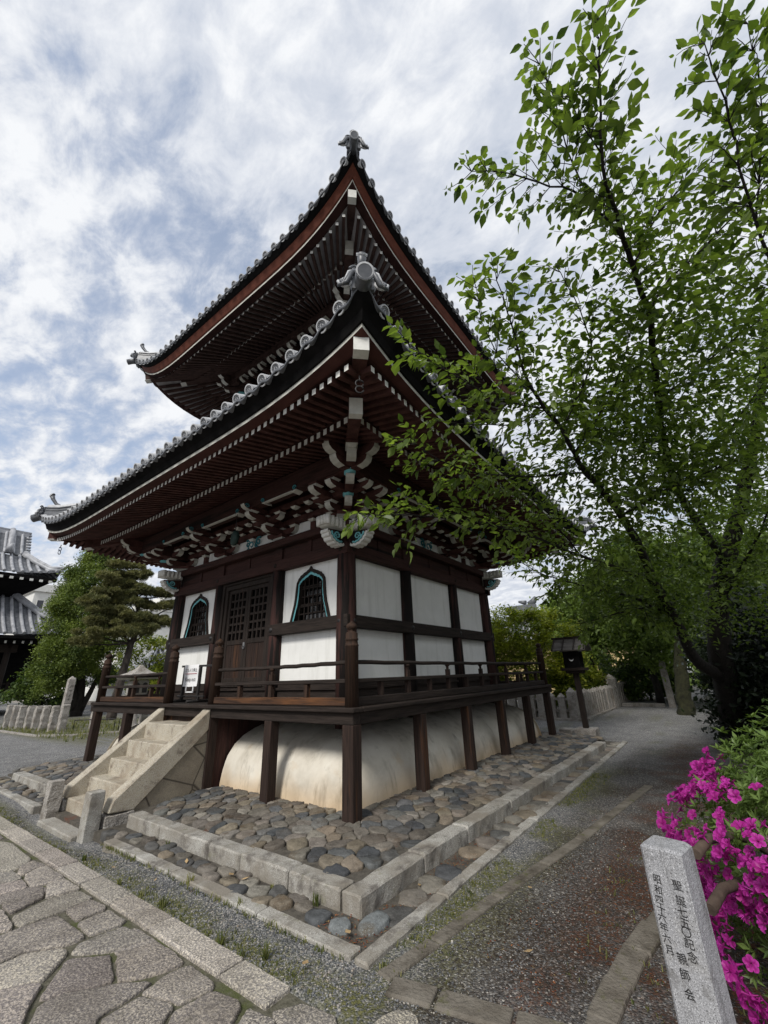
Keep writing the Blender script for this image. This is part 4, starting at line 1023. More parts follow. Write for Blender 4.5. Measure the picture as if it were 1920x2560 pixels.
def corner_bracket(sx, sy):
    mb = MB()
    c = (H+sx*OC, H+sy*OC); dg = lambda l, t, z: (c[0]+sx*(l - sx*sy*t*0) + (-t*sx if True else 0)*.7071, c[1]+sy*l + t*sy*.7071, z)
    block(mb, dg, 0, 0, .40, Z0, Z0+.155)
    for along in (0, 1):
        f1 = (lambda l, t, z: (c[0]+sx*l, c[1]+t, z)) if along == 0 else (lambda l, t, z: (c[0]+t, c[1]+sy*l, z))
        arm(mb, f1, -.50, .55, .14, Z0+.145, Z0+.27, two=True)
        block(mb, f1, .43, 0, .20, Z0+.266, Z0+.36); block(mb, f1, -.40, 0, .19, Z0+.262, Z0+.36)
        arm(mb, f1, -.1, .98, .145, Z0+.335, Z0+.455, taper=.2); block(mb, f1, .84, 0, .205, Z0+.452, Z0+.54)
        f2 = (lambda l, t, z: (c[0]+sx*l, c[1]+sy*.43+t, z)) if along == 0 else (lambda l, t, z: (c[0]+sx*.43+t, c[1]+sy*l, z))
        arm(mb, f2, -.45, .98, .135, Z0+.345, Z0+.455, two=True, taper=.16)
        for d in (-.38, .0, .82): block(mb, f2, d, 0, .19, Z0+.452, Z0+.54)
        # big carved noses of the crossing purlins, two steps high
        f3 = (lambda l, t, z: (c[0]+sx*l, c[1]+sy*.84+t, z)) if along == 0 else (lambda l, t, z: (c[0]+sx*.84+t, c[1]+sy*l, z))
        arm(mb, f3, .5, 1.28, .15, Z0+.52, Z0+.68, taper=.22); arm(mb, f3, .5, 1.46, .15, Z0+.69, Z0+.86, taper=.20)
    for l1, z0, z1, w in ((.50, .145, .275, .14), (.88, .335, .46, .15), (1.18, .55, .70, .16)):
        arm(mb, dg, -.1, l1, w, Z0+z0, Z0+z1, taper=.12)
    fan_cup(mb, dg, .42, Z0+.275, .11, 2); fan_cup(mb, dg, .80, Z0+.46, .12, 2)
    block(mb, dg, 1.14, 0, .20, Z0+.70, Z0+.82)
    return part(mb, 'corner_bracket', ['rafter', 'white_dull', 'teal'], PAV)
def nosing(sx, sy, along):
    """carved beam end that projects past the corner column: fluted white cap over a scalloped lobe with a teal curl"""
    c = (H+sx*(OC+.09), H+sy*(OC+.09))
    pf = (lambda l, t, z: (c[0]+sx*l, H+sy*OC+t, z)) if along == 0 else (lambda l, t, z: (H+sx*OC+t, c[1]+sy*l, z))
    mb = MB(); w = .19
    low = [(.05, 3.935)]
    A = [(.08, 3.925), (.17, 3.90), (.27, 3.905), (.36, 3.945), (.44, 4.01), (.49, 4.08), (.51, 4.14)]
    for p, q in zip(A, A[1:]):
        nx, nz = q[1]-p[1], -(q[0]-p[0]); ll = math.hypot(nx, nz); nx /= ll; nz /= ll
        for f in (0, .3, .5, .7): b = .022*math.sin(math.pi*f); low.append((lerp(p[0], q[0], f)+nx*b, lerp(p[1], q[1], f)+nz*b))
    low += [(.51, 4.15), (.05, 4.195)]
    n = len(low); b0 = mb.add([pf(l, -w/2, z) for l, z in low]+[pf(l, w/2, z) for l, z in low], [], 0)
    mb.f.append(tuple(b0+i for i in reversed(range(n)))); mb.m.append(0); mb.sm.append(False)
    mb.f.append(tuple(b0+n+i for i in range(n))); mb.m.append(0); mb.sm.append(False)
    for i in range(n): j = (i+1) % n; mb.f.append((b0+i, b0+j, b0+n+j, b0+n+i)); mb.m.append(1); mb.sm.append(False)
    for s_ in (-1, 1):                                   # painted white rim on each cheek
        t = s_*(w/2+.003)
        rim = low[1:-2]; rows = [[pf(l, t, z) for l, z in rim], [pf(lerp(l, .19, .17), t, lerp(z, 4.17, .17)) for l, z in rim]]
        mb.grid(rows, 1, smooth=False)
        mb.tube([pf(lerp(l, .19, .27), t, lerp(z, 4.17, .27)) for l, z in rim[3:-1]], .020, 6, 2)
        swirl(mb, pf, .27, 4.07, .072, 2, 1.35, 1, .018, t, -.4)
    cap = []                                             # fluted cap
    for l, z in ((.04, 4.215), (.50, 4.215), (.54, 4.235), (.565, 4.27)): cap.append((l, z))
    for i in range(9): cap.append((.573+.012*math.sin(i*math.pi/2), 4.28+.12*i/8))
    cap.append((.04, 4.41)); W = .25
    mb.prism([pf(l, -W/2, z) for l, z in cap], Vector(pf(0, W/2, 0))-Vector(pf(0, -W/2, 0)), 1)
    for i in range(5):
        l = .10+.11*i
        for s_ in (-1, 1): mb.tube([pf(l, s_*W/2, 4.225), pf(l+.01, s_*(W/2+.004), 4.40)], .042, 8, 1)
    for i in range(3): mb.tube([pf(.555, -.075+.075*i, 4.235), pf(.575, -.075+.075*i, 4.40)], .036, 8, 1)
    part(mb, 'carved_nosing', ['column', 'white', 'teal'], PAV)
def make_brackets():
    for k in range(4):
        for s in (-SC_, SC_): bracket(k, s)
        full = k in (0, 2); e = (lambda o: o if full else o-.1)
        mb = MB()
        for a, b in ((-OC+.16, -2.12), (-1.98, -SC_-.15), (-SC_+.15, -.06), (.06, SC_-.15), (SC_+.15, 1.98), (2.12, OC-.16)): sbox(mb, k, a, b, 2.90, 2.955, Z0+.002, Z0+.36)
        part(mb, 'plaster_infill', ['plaster'], PAV, bevel=.02)
        mb = MB()
        for s in (-2.05, 2.05): sbox(mb, k, s-.065, s+.065, 2.90, 3.02, Z0, Z0+.265); block(mb, lambda l, t, z: SD(k, s+t, OC+l, z), 0, 0, .17, Z0+.262, Z0+.36)
        o = OC; sbox(mb, k, -o+.05, o-.05, 2.93, 3.06, Z0+.362, Z0+.475); sbox(mb, k, -o-.3, o+.3, 3.38, 3.48, Z0+.532, Z0+.62)
        sbox(mb, k, -o+.05, o-.05, 2.93, 3.06, Z0+.56, Z0+.68)
        for i in range(15):
            s = -2.75+5.5*i/14
            if min(abs(abs(s)-SC_), 9) < .1: continue
            block(mb, lambda l, t, z: SD(k, s+t, OC+.03+l, z), 0, 0, .15, Z0+.474, Z0+.562)
            if min(abs(abs(s)-SC_+.39), abs(abs(s)-SC_-.39), abs(abs(s)-SC_)) > .16: block(mb, lambda l, t, z: SD(k, s+t, OC+.43+l, z), 0, 0, .15, Z0+.445, Z0+.533)
        part(mb, 'bracket_beam', ['rafter', 'white_dull'], PAV)
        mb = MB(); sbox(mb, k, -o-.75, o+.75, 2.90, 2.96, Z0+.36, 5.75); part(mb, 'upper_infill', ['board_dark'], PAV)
        # purlin with pale ledge pieces carved at both ends
        mb = MB(); o = 3.84; E = o+.10 if full else o-.10
        sbox(mb, k, -E, E, o-.10, o+.10, Z0+.545, Z0+.93); part(mb, 'eave_purlin', ['red_'+AX[k]], PAV)
        for a, b in ((-2.45, -1.62), (-.62, .62), (1.62, 2.45)):
            mb = MB(); sbox(mb, k, a, b, o+.055, o+.108, Z0+.515, Z0+.542)
            for q, sg in ((a, -1), (b, 1)):
                pf = lambda l, t, z: SD(k, q+sg*l, o+.10+t, z)
                mb.prism([pf(0, -.18, Z0+.50), pf(.10, -.18, Z0+.535), pf(.14, -.18, Z0+.60), pf(.02, -.18, Z0+.58)], Vector(pf(0, 0, 0))-Vector(pf(0, -.18, 0)), 0)
                swirl(mb, pf, .06, Z0+.585, .05, 1, 1.2, 1, .014, .01)
            part(mb, 'carved_ledge', ['white_dull', 'teal_dark'], PAV)
        # frog-leg strut in the middle bay
        mb = MB()
        pf = lambda l, t, z: SD(k, l, OC+t, z)
        for sg in (-1, 1):
            swirl(mb, lambda l, t, z: pf(sg*l, t, z), .20, Z0+.24, .10, 0, 1.2, 1, .026, .0, 1.0)
            mb.tube([pf(sg*x, 0, z) for x, z in ((.03, Z0+.22), (.12, Z0+.13), (.24, Z0+.06), (.40, Z0+.03))], [.035, .032, .03, .015], 8, 0)
        mb.tube([pf(0, -.05, Z0+.16), pf(0, .04, Z0+.16)], .095, 18, 1); swirl(mb, pf, 0, Z0+.16, .10, 0, 1.0, 1, .022, .045)
        block(mb, lambda l, t, z: SD(k, t, OC+l, z), 0, 0, .17, Z0+.262, Z0+.36, 2, 1)
        part(mb, 'frog_leg_strut', ['teal_dark', 'white', 'rafter'], PAV)
    for sx in (-1, 1):
        for sy in (-1, 1):
            corner_bracket(sx, sy)
            for a in (0, 1): nosing(sx, sy, a)
make_brackets()

# ------------------------------------------------------------------ roofs
def fr(u): return max(0, (abs(u)-.3)/.7)**3.5
US = [-1, -.985, -.965, -.94, -.91, -.87, -.82, -.76, -.69, -.6, -.5, -.4, -.3, -.15, 0]; US = US + [-u for u in reversed(US[:-1])]
def erow(k, o, z, rise): return [SD(k, u*o, o, z+rise*fr(u)) for u in US]
def strip(mb, k, rows, mat=0): mb.grid([erow(k, *r) for r in rows], mat, smooth=False)
def tile_disc(mb, c, ax, r, length, back=True):
    """round end tile: pale rim, sunken face with a ring of beads and a comma whorl; ax points outwards"""
    ax = Vector(ax).normalized(); x = ax.cross(Vector((0, 0, 1))).normalized(); y = x.cross(ax); c = Vector(c); n = 20
    ring = lambda rr_, d: [c+ax*d+(x*math.cos(2*math.pi*i/n)+y*math.sin(2*math.pi*i/n))*rr_ for i in range(n)]
    mb.grid([ring(r*.97, -length), ring(r*.97, -.02), ring(r, -.012), ring(r, 0), ring(r*.80, .002), ring(r*.76, -.012)], 1, smooth=False, closed=True)  # the pale tile side has its highlight put into the colour
    mb.add(ring(r*.76, -.012), [tuple(range(n))], 0)
    for i in range(14):
        a = 2*math.pi*i/14; p = c+ax*(-.008)+(x*math.cos(a)+y*math.sin(a))*r*.62; q = r*.075
        mb.add([p+x*q, p+y*q, p-x*q, p-y*q], [(0, 1, 2, 3)], 1)
    for j in range(3):
        a0 = 2*math.pi*j/3; V = []
        for f in range(6):
            a = a0+f*.33; ri = r*(.12+.05*f); ro = ri+r*.19*(1-f/6.5)
            V += [c+ax*(-.007)+(x*math.cos(a)+y*math.sin(a))*ri, c+ax*(-.007)+(x*math.cos(a)+y*math.sin(a))*ro]
        mb.add(V, [(2*f, 2*f+1, 2*f+3, 2*f+2) for f in range(5)], 1)
def spiral_scroll(mb, c, tdir, up, R0, mat, th, sgn):
    pts = []; rs = []
    for i in range(26):
        f = i/25; a = -math.pi*.5+sgn*f*1.55*2*math.pi if False else math.pi+f*1.5*2*math.pi
        r = R0*(1-.75*f); pts.append(Vector(c)+Vector(tdir)*(sgn*-r*math.cos(a))+Vector(up)*(r*math.sin(a))); rs.append(th*(1-.45*f))
    mb.tube(pts, rs, 7, mat)
def make_roof(name, label, Q):
    oD, zD, rD, p, rt = Q['disc']; oi, zi = Q['top']; oS, zS, rS = Q['surf']
    def sz(o, u):
        t = (oS-o)/(oS-oi); return zS+(zi-zS)*(.62*t+.38*t*t)+rS*fr(u)*(1-t)**2
    roof = MB()
    for k in range(4):
        rows = []
        for t in (0, .06, .14, .25, .4, .6, .8, 1):
            o = lerp(oS, oi, t); rows.append([SD(k, u*o, o, sz(o, u)) for u in US])
        roof.grid(rows)
    R_ = part(roof, name, ['tile'], PAV, label)
    for k in range(4):
        mb = MB(); n = int(oD/p+.3)
        for i in range(-n, n+1):
            s = i*p+Q.get('ph', 0)
            if abs(s) > oD-.16: continue
            u = s/oD; c = Vector(SD(k, s, oD, zD+rD*fr(u))); dv = Vector(SD(k, 0, 1, -.42))-Vector(SD(k, 0, 0, 0))
            tile_disc(mb, c, dv, rt, .20)
            pts = [SD(k, s, oD-.15, zD+rD*fr(u)+.02)]; o = oS-.2
            while o > max(abs(s)+.12, oi): pts.append(SD(k, s, o, sz(o, s/o)+.035)); o -= .42
            o = max(abs(s)+.06, oi); pts.append(SD(k, s, o, sz(o, min(1, abs(s)/o))+.02))
            mb.tube(pts, rt*.9, 8, 2, caps=False)
        part(mb, 'eave_tiles', ['tile', 'tile_rim_glint', 'tile'], R_)
        mb = MB(); N_ = int(2*oD/p*8); rows = [[], [], [], []]
        for j in range(N_+1):
            u = -1+2*j/N_; s = u*oD; ph = 2*math.pi*(s-Q.get('ph', 0))/p; sc = .032*math.cos(ph); base = zD+rD*fr(u)
            for r_, (do, dz) in zip(rows, ((-.10, -.065+sc), (-.005, -.075+sc), (0.0, -.035+sc), (-.12, -.01+sc*.5))): r_.append(SD(k, u*(oD+do), oD+do, base+dz))
        mb.grid(rows, 0); part(mb, 'pantile_lip', ['tile'], R_)
        mb = MB()
        for mat, rows in Q['fascia']: strip(mb, k, rows, mat)
        part(mb, 'eave_fascia', Q['fmats'], R_)
        # boards above the two layers of rafters
        mb = MB()
        for rows in Q['boards']: strip(mb, k, rows, 0)
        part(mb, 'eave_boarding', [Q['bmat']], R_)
        for nm, lay in (('flying_rafters', Q['fly']), ('base_rafters', Q['base'])):
            o0, o1, z1, slope, rise0, rise1, w, h, pitch = lay
            mb = MB(); ns = int(o1/pitch)
            for i in range(-ns, ns+1):
                s = (i+.5)*pitch
                if abs(s) > o1-.10: continue
                pts = []
                if Q['fan']:
                    q = s/o1
                    for o in (o1, lerp(o1, o0, .5), o0):
                        ris = lerp(rise1, rise0, (o1-o)/(o1-o0)); pts.append(Vector(SD(k, s*(1-smooth(.2, .75, abs(q))*(1-o/o1)), o, z1+slope*(o1-o)+ris*fr(q))))
                    if abs(s) > o1-.13: continue
                else:
                    oin = max(o0, abs(s)+.06)
                    for o in (o1, lerp(o1, oin, .5), oin):
                        ris = lerp(rise1, rise0, (o1-o)/(o1-o0)); pts.append(Vector(SD(k, s, o, z1+slope*(o1-o)+ris*fr(s/o))))
                sd_ = Vector(SD(k, 1, 0, 0))-Vector(SD(k, 0, 0, 0)); zv = Vector((0, 0, h)); b0 = len(mb.v)
                d = (pts[0]-pts[-1]); d.z = 0; d.normalize(); sd_ = d.cross(Vector((0, 0, 1)))
                for P in pts: mb.v += [tuple(P-sd_*w/2), tuple(P+sd_*w/2), tuple(P+sd_*w/2+zv), tuple(P-sd_*w/2+zv)]
                F = [((0, 1, 2, 3), 1)]
                for j in (0, 4): F += [((j, j+4, j+5, j+1), 0), ((j+1, j+5, j+6, j+2), 0), ((j+3, j+2, j+6, j+7), 0), ((j, j+3, j+7, j+4), 0)]
                for f, m_ in F: mb.f.append(tuple(b0+q for q in f)); mb.m.append(m_); mb.sm.append(False)
            part(mb, nm, [Q['rmat'], 'white'], R_)
    # hip rafters, corner tiles, ridges
    for sx in (-1, 1):
        for sy in (-1, 1):
            D = Vector((sx, sy, 0)); ud = D.normalized(); td = Vector((-sy, sx, 0)).normalized()
            P = lambda o, z: Vector((H+sx*o, H+sy*o, z))
            mb = MB()
            for (o0, z0, o1, z1, w, h) in Q['hip']:
                mb.bar(P(o0, z0), P(o1, z1), w, h, mat=0, endmat=1)
                mb.bar(P(o1-.10, lerp(z1, z0, .10/(o1-o0))-.003), P(o1+.004, z1-.003), w+.006, h-.004, mat=0, endmat=1)
                # painted underside of the end
                a, b = P(o1-.11, lerp(z1, z0, .11/(o1-o0))-h/2-.008), P(o1+.006, z1-h/2-.008)
                mb.bar(a, b, w+.004, .012, mat=1, endmat=1)
            hp = part(mb, 'hip_rafter', [Q['rmat'], 'white'], R_)
            if name == 'lower_roof':
                mb = MB(); c = P(5.36, 5.17)
                mb.tube([c+Vector((0, 0, .06)), c, c+Vector((0, 0, -.03))], .010, 6)
                for dz in (-.06, -.155): mb.tube([c+Vector((0, 0, dz))+td*.052*math.cos(a)+Vector((0, 0, .052*math.sin(a))) for a in [2*math.pi*i/12+.3 for i in range(12)]], .010, 6)
                part(mb, 'bell_hook', ['iron'], hp)
            mb = MB(); oT, zT, rT = Q['tip']
            tile_disc(mb, P(oT, zT), ud+Vector((0, 0, -.38)), rT, .02)
            mb.tube([P(oT, zT), P(oT-.10, zT+.05), P(oT-.26, zT+.06)], [rT, rT, rT*.95], 16, 3)
            part(mb, 'corner_tile', ['tile', 'tile_rim_glint', 'tile', 'tile'], R_)
            mb = MB(); hw = .11; rows = []           # stacked corner ridge
            oo = oT-.22
            L_ = [oo-.02, oo-.25, oo-.55, oo-1.0, oo-1.6, oo-2.4, oi]
            zz = [sz(min(o, oS), 1)+.03 for o in L_]; zz[0] += .05
            for lv, (ww, z0_, z1_) in enumerate(((.13, -.06, .07), (.115, .07, .13), (.13, .13, .15), (.105, .15, .21), (.125, .21, .23))):
                rr2 = []
                for o, z in zip(L_, zz):
                    q = P(o, z); rr2.append([q-td*ww+Vector((0, 0, z0_)), q-td*ww+Vector((0, 0, z1_)), q+td*ww+Vector((0, 0, z1_)), q+td*ww+Vector((0, 0, z0_))])
                b0 = len(mb.v); mb.grid(rr2, 0, smooth=False, closed=True); mb.f.append((b0, b0+1, b0+2, b0+3)); mb.m.append(0); mb.sm.append(False)
            mb.tube([P(o, z+.26) for o, z in zip(L_, zz)], .085, 12, 1)
            part(mb, 'corner_ridge', ['tile', 'tile_rim_glint'], R_)
            mb = MB(); c = P(oo+.02, zz[0]+.02)        # ridge-end ornament with side scrolls
            plate = [(-.14, -.10), (-.17, .02), (-.12, .08), (-.14, .14), (-.08, .17), (-.08, .23), (0, .27), (.08, .23), (.08, .17), (.14, .14), (.12, .08), (.17, .02), (.14, -.10)]
            mb.prism([c+td*a+Vector((0, 0, b)) for a, b in plate], ud*.05, 0)
            for sg in (-1, 1):
                spiral_scroll(mb, c+td*sg*.215+ud*.05+Vector((0, 0, -.01)), td, (0, 0, 1), .088, 1, .019, sg); spiral_scroll(mb, c+td*sg*.215+ud*.07+Vector((0, 0, -.01)), td, (0, 0, 1), .058, 0, .017, sg)
                mb.tube([c+td*sg*.05+ud*.06+Vector((0, 0, .20)), c+td*sg*.14+ud*.08+Vector((0, 0, .12)), c+td*sg*.2+ud*.08+Vector((0, 0, -.06)), c+td*sg*.31+ud*.06+Vector((0, 0, -.10))], [.022, .032, .034, .016], 8, 0)
                mb.tube([c+td*sg*.10+ud*.08+Vector((0, 0, .17)), c+td*sg*.18+ud*.10+Vector((0, 0, .10)), c+td*sg*.25+ud*.10+Vector((0, 0, -.10))], [.012, .016, .008], 6, 1)
                swirl(mb, lambda l, t, z: c+td*(sg*l)+ud*(.06+t)+Vector((0, 0, z)), .10, .20, .06, 0, 1.3, 1, .02)
            tile_disc(mb, c+ud*.14+Vector((0, 0, .12)), ud+Vector((0, 0, -.2)), .07, .10)
            part(mb, 'ridge_end_ornament', ['tile', 'tile_rim_glint'], R_)
            mb = MB()
            if Q.get('horn', True):
                hz = zz[0]+.26; mb_p = [P(oo-.42, hz-.02), P(oo-.25, hz+.02), P(oo-.13, hz+.12), P(oo-.05, hz+.26), P(oo-.01, hz+.38)]
                mb.tube(mb_p, [.04, .042, .042, .05, .062], 12, 0); dv = mb_p[-1]-mb_p[-2]
                tile_disc(mb, mb_p[-1]+dv.normalized()*.01, dv+ud*.12, .074, .03); part(mb, 'horn_tile', ['tile', 'tile_rim_glint'], R_)
    return R_
LOW = dict(disc=(5.887, 5.468, .575, .2935, .092), surf=(5.83, 5.43, .53), top=(1.9, 8.3), ph=.1,
    fmats=['black', 'white_dull', 'eave_red'],
    fascia=[(2, [(5.47, 5.225, .26), (5.50, 5.180, .30), (5.668, 5.185, .43)]), (1, [(5.668, 5.185, .43), (5.672, 5.238, .43)]), (0, [(5.672, 5.238, .43), (5.70, 5.245, .435), (5.74, 5.32, .49), (5.83, 5.385, .545), (5.88, 5.43, .565)])],
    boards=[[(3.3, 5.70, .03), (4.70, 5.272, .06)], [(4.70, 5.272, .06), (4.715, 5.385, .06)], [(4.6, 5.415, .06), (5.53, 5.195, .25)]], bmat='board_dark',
    fly=(4.55, 5.497, 5.105, .235, .06, .22, .072, .092, .148), base=(3.5, 4.693, 5.168, .31, .0, .06, .075, .105, .148), rmat='rafter', fan=False,
    hip=[(2.9, 5.72, 4.90, 5.24, .19, .25), (4.6, 5.50, 5.585, 5.475, .19, .21)], tip=(6.0, 5.98, .108))
UPP = dict(disc=(4.845, 10.80, .90, .307, .090), surf=(4.79, 10.76, .84), top=(.3, 14.6), ph=.05,
    fmats=['black', 'white_dull', 'eave_rust', 'board_dark'],
    fascia=[(3, [(4.36, 10.44, .56), (4.40, 10.385, .64), (4.565, 10.385, .81)]), (1, [(4.565, 10.385, .81), (4.569, 10.435, .81)]), (2, [(4.569, 10.435, .81), (4.60, 10.46, .81), (4.69, 10.625, .87)]), (0, [(4.69, 10.625, .87), (4.72, 10.64, .87), (4.80, 10.72, .88), (4.84, 10.77, .89)])],
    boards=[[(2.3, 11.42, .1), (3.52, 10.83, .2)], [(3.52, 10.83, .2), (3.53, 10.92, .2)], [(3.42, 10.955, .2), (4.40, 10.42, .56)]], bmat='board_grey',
    fly=(3.40, 4.377, 10.325, .52, .2, .5, .062, .09, .193), base=(2.3, 3.517, 10.735, .48, .1, .2, .066, .10, .187), rmat='rafter_up', fan=True,
    hip=[(2.0, 11.62, 3.72, 10.92, .19, .25), (3.4, 11.28, 4.50, 10.93, .17, .20)], tip=(5.0, 11.57, .088))
make_roof('lower_roof', None, LOW)
make_roof('upper_roof', None, UPP)
def make_upper_storey():
    mb = MB(); mb.box((H-1.9, H-1.9, 7.6), (H+1.9, H+1.9, 11.5)); part(mb, 'upper_wall', ['red_z'], PAV)
    for k in range(4):
        full = k in (0, 2)
        mb = MB(); E = 2.7 if full else 2.5
        sbox(mb, k, -E, E, 2.5, 2.7, 10.92, 11.22); sbox(mb, k, -2.15, 2.15, 2.12, 2.2, 10.5, 10.62); part(mb, 'upper_purlin', ['rafter_up'], PAV)
        mb = MB()
        for i in range(9):
            s = -1.84+.46*i; pf = lambda l, t, z: SD(k, s+t, 1.9+l, z)
            arm(mb, pf, 0, .48, .11, 10.35, 10.47); arm(mb, pf, 0, .86, .12, 10.62, 10.75, taper=.16); arm(mb, pf, 0, .72, .10, 10.80, 10.9)
            block(mb, pf, .38, 0, .17, 10.50, 10.61); block(mb, pf, .7, 0, .18, 10.79, 10.91)
        part(mb, 'upper_bracket_row', ['rafter_up', 'white_dull'], PAV)
    for sx in (-1, 1):
        for sy in (-1, 1):
            mb = MB(); c = (H+sx*1.9, H+sy*1.9); dg = lambda l, t, z: (c[0]+sx*l-t*sx*.7071, c[1]+sy*l+t*sy*.7071, z)
            for l1, z0, z1 in ((.5, 10.35, 10.48), (.85, 10.62, 10.76), (1.05, 10.86, 11.0)): arm(mb, dg, 0, l1, .15, z0, z1, taper=.12)
            fan_cup(mb, dg, .42, 10.49, .12, 2)
            for al in (0, 1):
                f3 = (lambda l, t, z: (c[0]+sx*l, c[1]+sy*.70+t, z)) if al == 0 else (lambda l, t, z: (c[0]+sx*.70+t, c[1]+sy*l, z))
                arm(mb, f3, .3, 1.05, .14, 10.80, 10.94, taper=.2); arm(mb, f3, .3, 1.2, .14, 10.95, 11.1, taper=.2)
            part(mb, 'upper_corner_bracket', ['rafter_up', 'white', 'teal'], PAV)
    mb = MB(); mb.box((H-.45, H-.45, 14.4), (H+.45, H+.45, 14.9)); mb.lathe((H, H, 14.9), [(.4, 0), (.3, .3), (.08, .4), (.08, 2.2), (.02, 2.5)], 16); part(mb, 'roof_finial', ['iron'], PAV)
make_upper_storey()

# ------------------------------------------------------------------ foliage helpers
nrng = np.random.default_rng(11)
def add_quads(mb, P, A, B, tint):
    """P centres, A half-length vectors, B half-width vectors (numpy n x 3): pointed leaf diamonds"""
    b = len(mb.v); n = len(P); V = np.stack([P-A, P-A*.1+B, P+A, P-A*.1-B], 1).reshape(-1, 3)
    if not mb.c and b: mb.c = [(.5, .5, .5)]*b
    mb.v.extend(map(tuple, V.tolist())); t = np.repeat(np.clip(tint, 0, 1), 4); mb.c.extend([(q, q, q) for q in t.tolist()])
    mb.f.extend([(b+4*i, b+4*i+1, b+4*i+2, b+4*i+3) for i in range(n)]); mb.m.extend([0]*n); mb.sm.extend([False]*n)
def unit(v): return v/np.maximum(1e-9, np.linalg.norm(v, axis=1, keepdims=True))
def clumps(mb, centers, n, spread, size, up=.5, elong=.45, flat=.7, tint=.5, tv=.22, cv=.22, vert=0):
    C = np.array(centers, float); n = int(n); idx = nrng.integers(0, len(C), n)
    sp = np.asarray(spread) if np.ndim(spread) else np.full(len(C), spread)
    off = nrng.normal(0, 1, (n, 3))*sp[idx][:, None]*np.array([1, 1, flat])*.55
    P = C[idx]+off; N = unit(nrng.normal(0, 1, (n, 3))+np.array([0, 0, up])*2)
    A = unit(np.cross(N, nrng.normal(0, 1, (n, 3))))
    if vert: A = unit(A*(1-vert)+np.array([0, 0, 1])*vert*1.2); N = unit(np.cross(A, nrng.normal(0, 1, (n, 3))))
    B = np.cross(N, A); s = size*nrng.uniform(.6, 1.25, (n, 1))
    ct = nrng.normal(0, cv, len(C)); T = tint+ct[idx]+nrng.normal(0, tv, n)
    add_quads(mb, P, A*s, B*s*elong, T)
def shell(c, r, n, lo=.55, zmin=-1):
    v = unit(nrng.normal(0, 1, (n*3, 3))); v = v[v[:, 2] > zmin][:n]
    return np.array(c)+v*np.array(r)*nrng.uniform(lo, 1.0, (len(v), 1))*nrng.uniform(.85, 1.12, (len(v), 1))
def limb(mb, pts, r0, r1, n=9, wob=.0, mat=0):
    P = [Vector(p) for p in pts]; out = []
    for i in range(len(P)-1):
        for k in range(4): out.append(P[i].lerp(P[i+1], k/4)+Vector((rnd.gauss(0, wob), rnd.gauss(0, wob), 0)))
    out.append(P[-1]); mb.tube(out, [lerp(r0, r1, i/(len(out)-1)) for i in range(len(out))], n, mat)
def tree(name, label, base, crowns, trunk, leaf='shade_leaf', nclump=60, nleaf=5000, size=.14, csize=.6, bark='bark', group=None, cat='tree', lo=.5, zmin=-.75, **kw):
    t = thing(name, label, cat, base, group)
    mb = MB()
    limb(mb, trunk[0], trunk[1], trunk[2], wob=.02)
    top = Vector(trunk[0][-1])
    for c, r in crowns:
        for _ in range(5):
            q = Vector(c)+Vector((rnd.uniform(-.7, .7)*r[0], rnd.uniform(-.7, .7)*r[1], rnd.uniform(-.4, .6)*r[2])); limb(mb, [top-Vector((0, 0, rnd.uniform(0, .6))), top.lerp(q, .5)+Vector((0, 0, .15)), q], trunk[2]*.7, .015, 6, .02)
    part(mb, 'trunk', [bark], t)
    mb = MB(); tot = sum(r[0]*r[1]+r[0]*r[2] for c, r in crowns)
    for c, r in crowns:
        f = (r[0]*r[1]+r[0]*r[2])/tot; C = shell(c, r, max(6, int(nclump*f)), lo, zmin)
        clumps(mb, C, nleaf*f, csize*nrng.uniform(.6, 1.3, len(C)), size, **kw)
    part(mb, 'crown', [leaf], t); return t

# ------------------------------------------------------------------ the main hall on the left, its roofs and neighbours
def slope(mb, e0, e1, i0, i1, rise, n=10, pitch=.55, r=.10, rolls=True, tmat=0, rmat=1, curve=.35):
    """a concave tiled slope between eave edge e0-e1 and upper edge i0-i1, with round tile rolls running down it"""
    e0, e1, i0, i1 = map(Vector, (e0, e1, i0, i1))
    def pt(u, t):
        a = e0.lerp(e1, u); b = i0.lerp(i1, u); p = a.lerp(b, t); z = a.z+(b.z-a.z)*((1-curve)*t+curve*t*t)
        ru = 2*u-1; p.z = z+(rise[1] if ru > 0 else rise[0])*max(0, (abs(ru)-.45)/.55)**3*(1-t)**2; return p
    us = [i/24 for i in range(25)]
    mb.grid([[pt(u, t/n) for u in us] for t in range(n+1)], tmat)
    if rolls:
        d = (e1-e0); ln = d.length; d.normalize(); k = int(ln/pitch); ui0 = (i0-e0).dot(d)/ln; ui1 = (i1-e0).dot(d)/ln
        for i in range(k+1):
            u = (i+.5)/(k+1); tmax = 1.0
            if u < ui0: tmax = u/max(1e-6, ui0)
            if u > ui1: tmax = min(tmax, (1-u)/max(1e-6, 1-ui1))
            P = []
            for j in range(n+1):
                t = tmax*j/n; w = (u-t*ui0)/(1-t*ui0-t*(1-ui1)) if (1-t*ui0-t*(1-ui1)) > 1e-3 else .5
                q = pt(min(1, max(0, w)), t); q.z += r*.45; P.append(q)
            mb.tube(P, r, 7, rmat)
